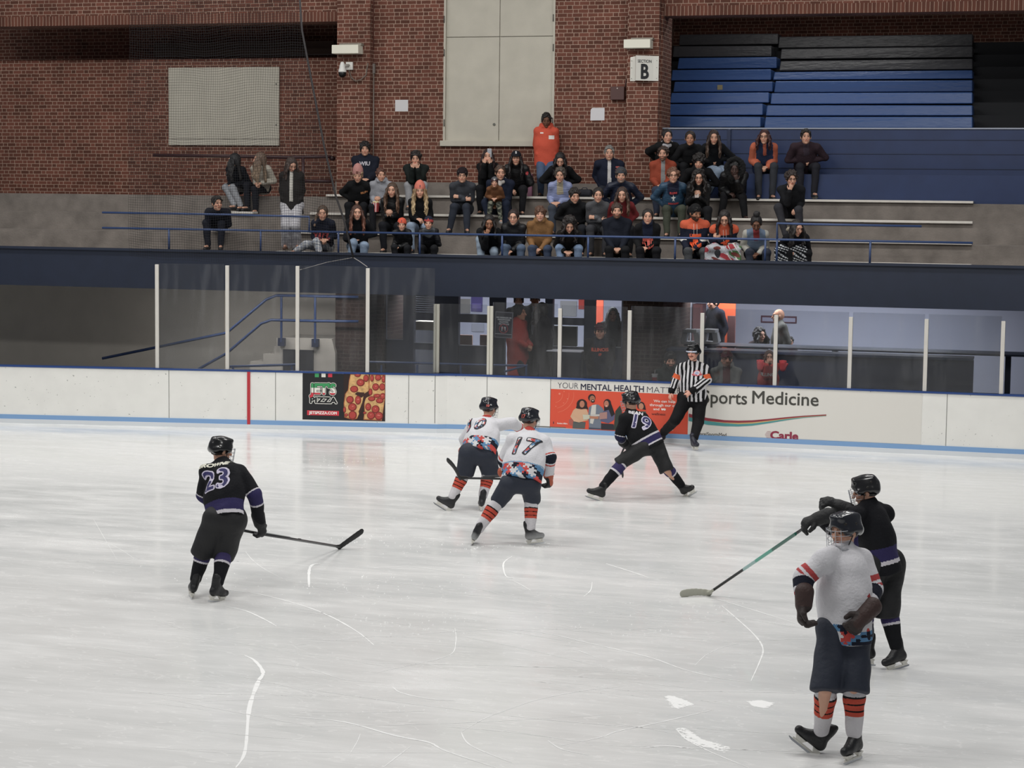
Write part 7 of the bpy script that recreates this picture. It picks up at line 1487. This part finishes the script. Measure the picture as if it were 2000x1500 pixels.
# --- home player cut by the right edge (near) ---
JA = skater('home player in white striped jersey at the right edge, mostly outside the photo', [((1576, 1470), (1600, 1440), (-.95, -.2, 0)), ((1672, 1486), (1668, 1440), (-.4, -.9, 0))],
  dict(head=(1650, 1038, 0), neck=(1648, 1068, 0), sh=[(1612, 1090, -.1), (1682, 1090, .1)], el=[(1569, 1128, -.1), (1705, 1150, .05)], wr=[(1570, 1178, -.2), (1690, 1200, -.2)], hip=[(1632, 1228, 0), (1668, 1228, 0)], kn=[(1612, 1345, -.15), (1668, 1345, -.15)], hd=((0, -.2, -1), (-.5, -.5, -.6)), hn=((-1, 0, 0), (.5, -1, .2))),
  dict(skin='fair', style='short', hair='1d1715', top='d4d3d8', colfn=bands_fn([(.62, .80, 'b33a3c'), (.9, 1.0, 'b33a3c'), (1.08, 1.42, '181c2c'), (1.60, 1.72, 'b33a3c')], [(-.1, .05, 'puzzle')]), bulk=1.34, hem=-.05, pants='1d2536', bands=sockb, gloves=('2a1d1a', '3a2420'), pbulk=1.0, side=(-1, 1)), fwd=(-.5, -.85, 0), look=(-.6, -.8, -.1), g=1.04)
helmet(JA['root'], JA, '161a24')
# --- opponent holding the green-shafted stick, wholly right of the photo ---
JB = skater('visiting player in black jersey beyond the right edge holding the green-shafted stick', [((1690, 1300), (1692, 1268), (-.9, -.2, 0)), ((1760, 1306), (1752, 1272), (-.7, -.6, 0))],
  dict(head=(1690, 960, 0), neck=(1698, 985, 0), sh=[(1672, 1002, -.15), (1728, 1000, .15)], el=[(1640, 1040, -.2), (1680, 1060, .1)], wr=[(1600, 1013, -.3), (1640, 990, -.1)], hip=[(1708, 1100, -.06), (1738, 1100, .06)], kn=[(1682, 1195, -.1), (1732, 1200, 0)], hd=((-.8, -.2, -.3), (-.7, -.2, .3)), hn=((0, -.5, 1), (0, -.5, 1))),
  dict(skin='fair', style='short', hair='1b1614', top='111218', colfn=bands_fn([(.94, .98, 'cfcbd2'), (.98, 1.30, '2e2858')], [(-.0, .035, 'cfcbd2'), (.035, .15, '2e2858')]), bulk=1.3, hem=-.04, pants='0f1014', bands=sb19, sockc='121318', gloves=('101114', '101114'), side=(-1, 1)), fwd=(-.9, -.3, 0), look=(-.95, -.2, -.25), g=1.04)
helmet(JB['root'], JB, '131417')
# --- sticks ---
W17 = lambda x, y, dd: atD(x, y, depth_of(J17['base'])+dd)
stick('black hockey stick of player 17 held level, its blade pointing up at the left', [W17(1082, 925, .42), W17(990, 935.5, .60), W17(898, 933.5, .75)], W17(872, 902, .85), marks=[(.55, .75, 1.02, '2c2d31')], upv=(0, -.4, 1))
D23 = depth_of(J23['base']); A = atD(466, 1034, D23+.35); B_ = atZ(664, 1068, .03); B_ = atD(664, 1068, depth_of(B_))
stick('black hockey stick of player 23 reaching right across the ice', [atD(445, 1030, D23+.30), atD(508, 1042.5, D23+.42), B_], atD(702, 1037, depth_of(B_)+.12), marks=[(.32, .52, 1.03, '8d9290'), (.60, .62, 1.03, '3a3a3c')], upv=(0, -.5, 1))
Bh = atZ(1385, 1158, .035); tp = atZ(1337, 1161, .035); DB = depth_of(JB['base'])
stick('green-shafted hockey stick with pale taped blade lying on the ice at the right', [atD(1640, 984, DB-.15), atD(1562, 1037, DB*.35+depth_of(Bh)*.65), Bh], tp, blade='a9a99c', shaft='1c1f20', marks=[(.30, .60, 1.04, '1f5a4c'), (.47, .60, 1.07, '4a9c88'), (.60, .70, 1.05, '8fb0ac')])
S10 = lambda x, y, dd: atD(x, y, depth_of(J10['base'])+dd)
Dn = depth_of(J19['base']); stick('black hockey stick held in front of player 19, mostly hidden by the body', [atD(1236, 872, Dn+.42), atD(1222, 868, Dn+.30), atD(1205, 905, Dn+.75)], atD(1212, 928, Dn+.95))
MB  # the puck-side stick of player 10 is hidden behind the body in the photo
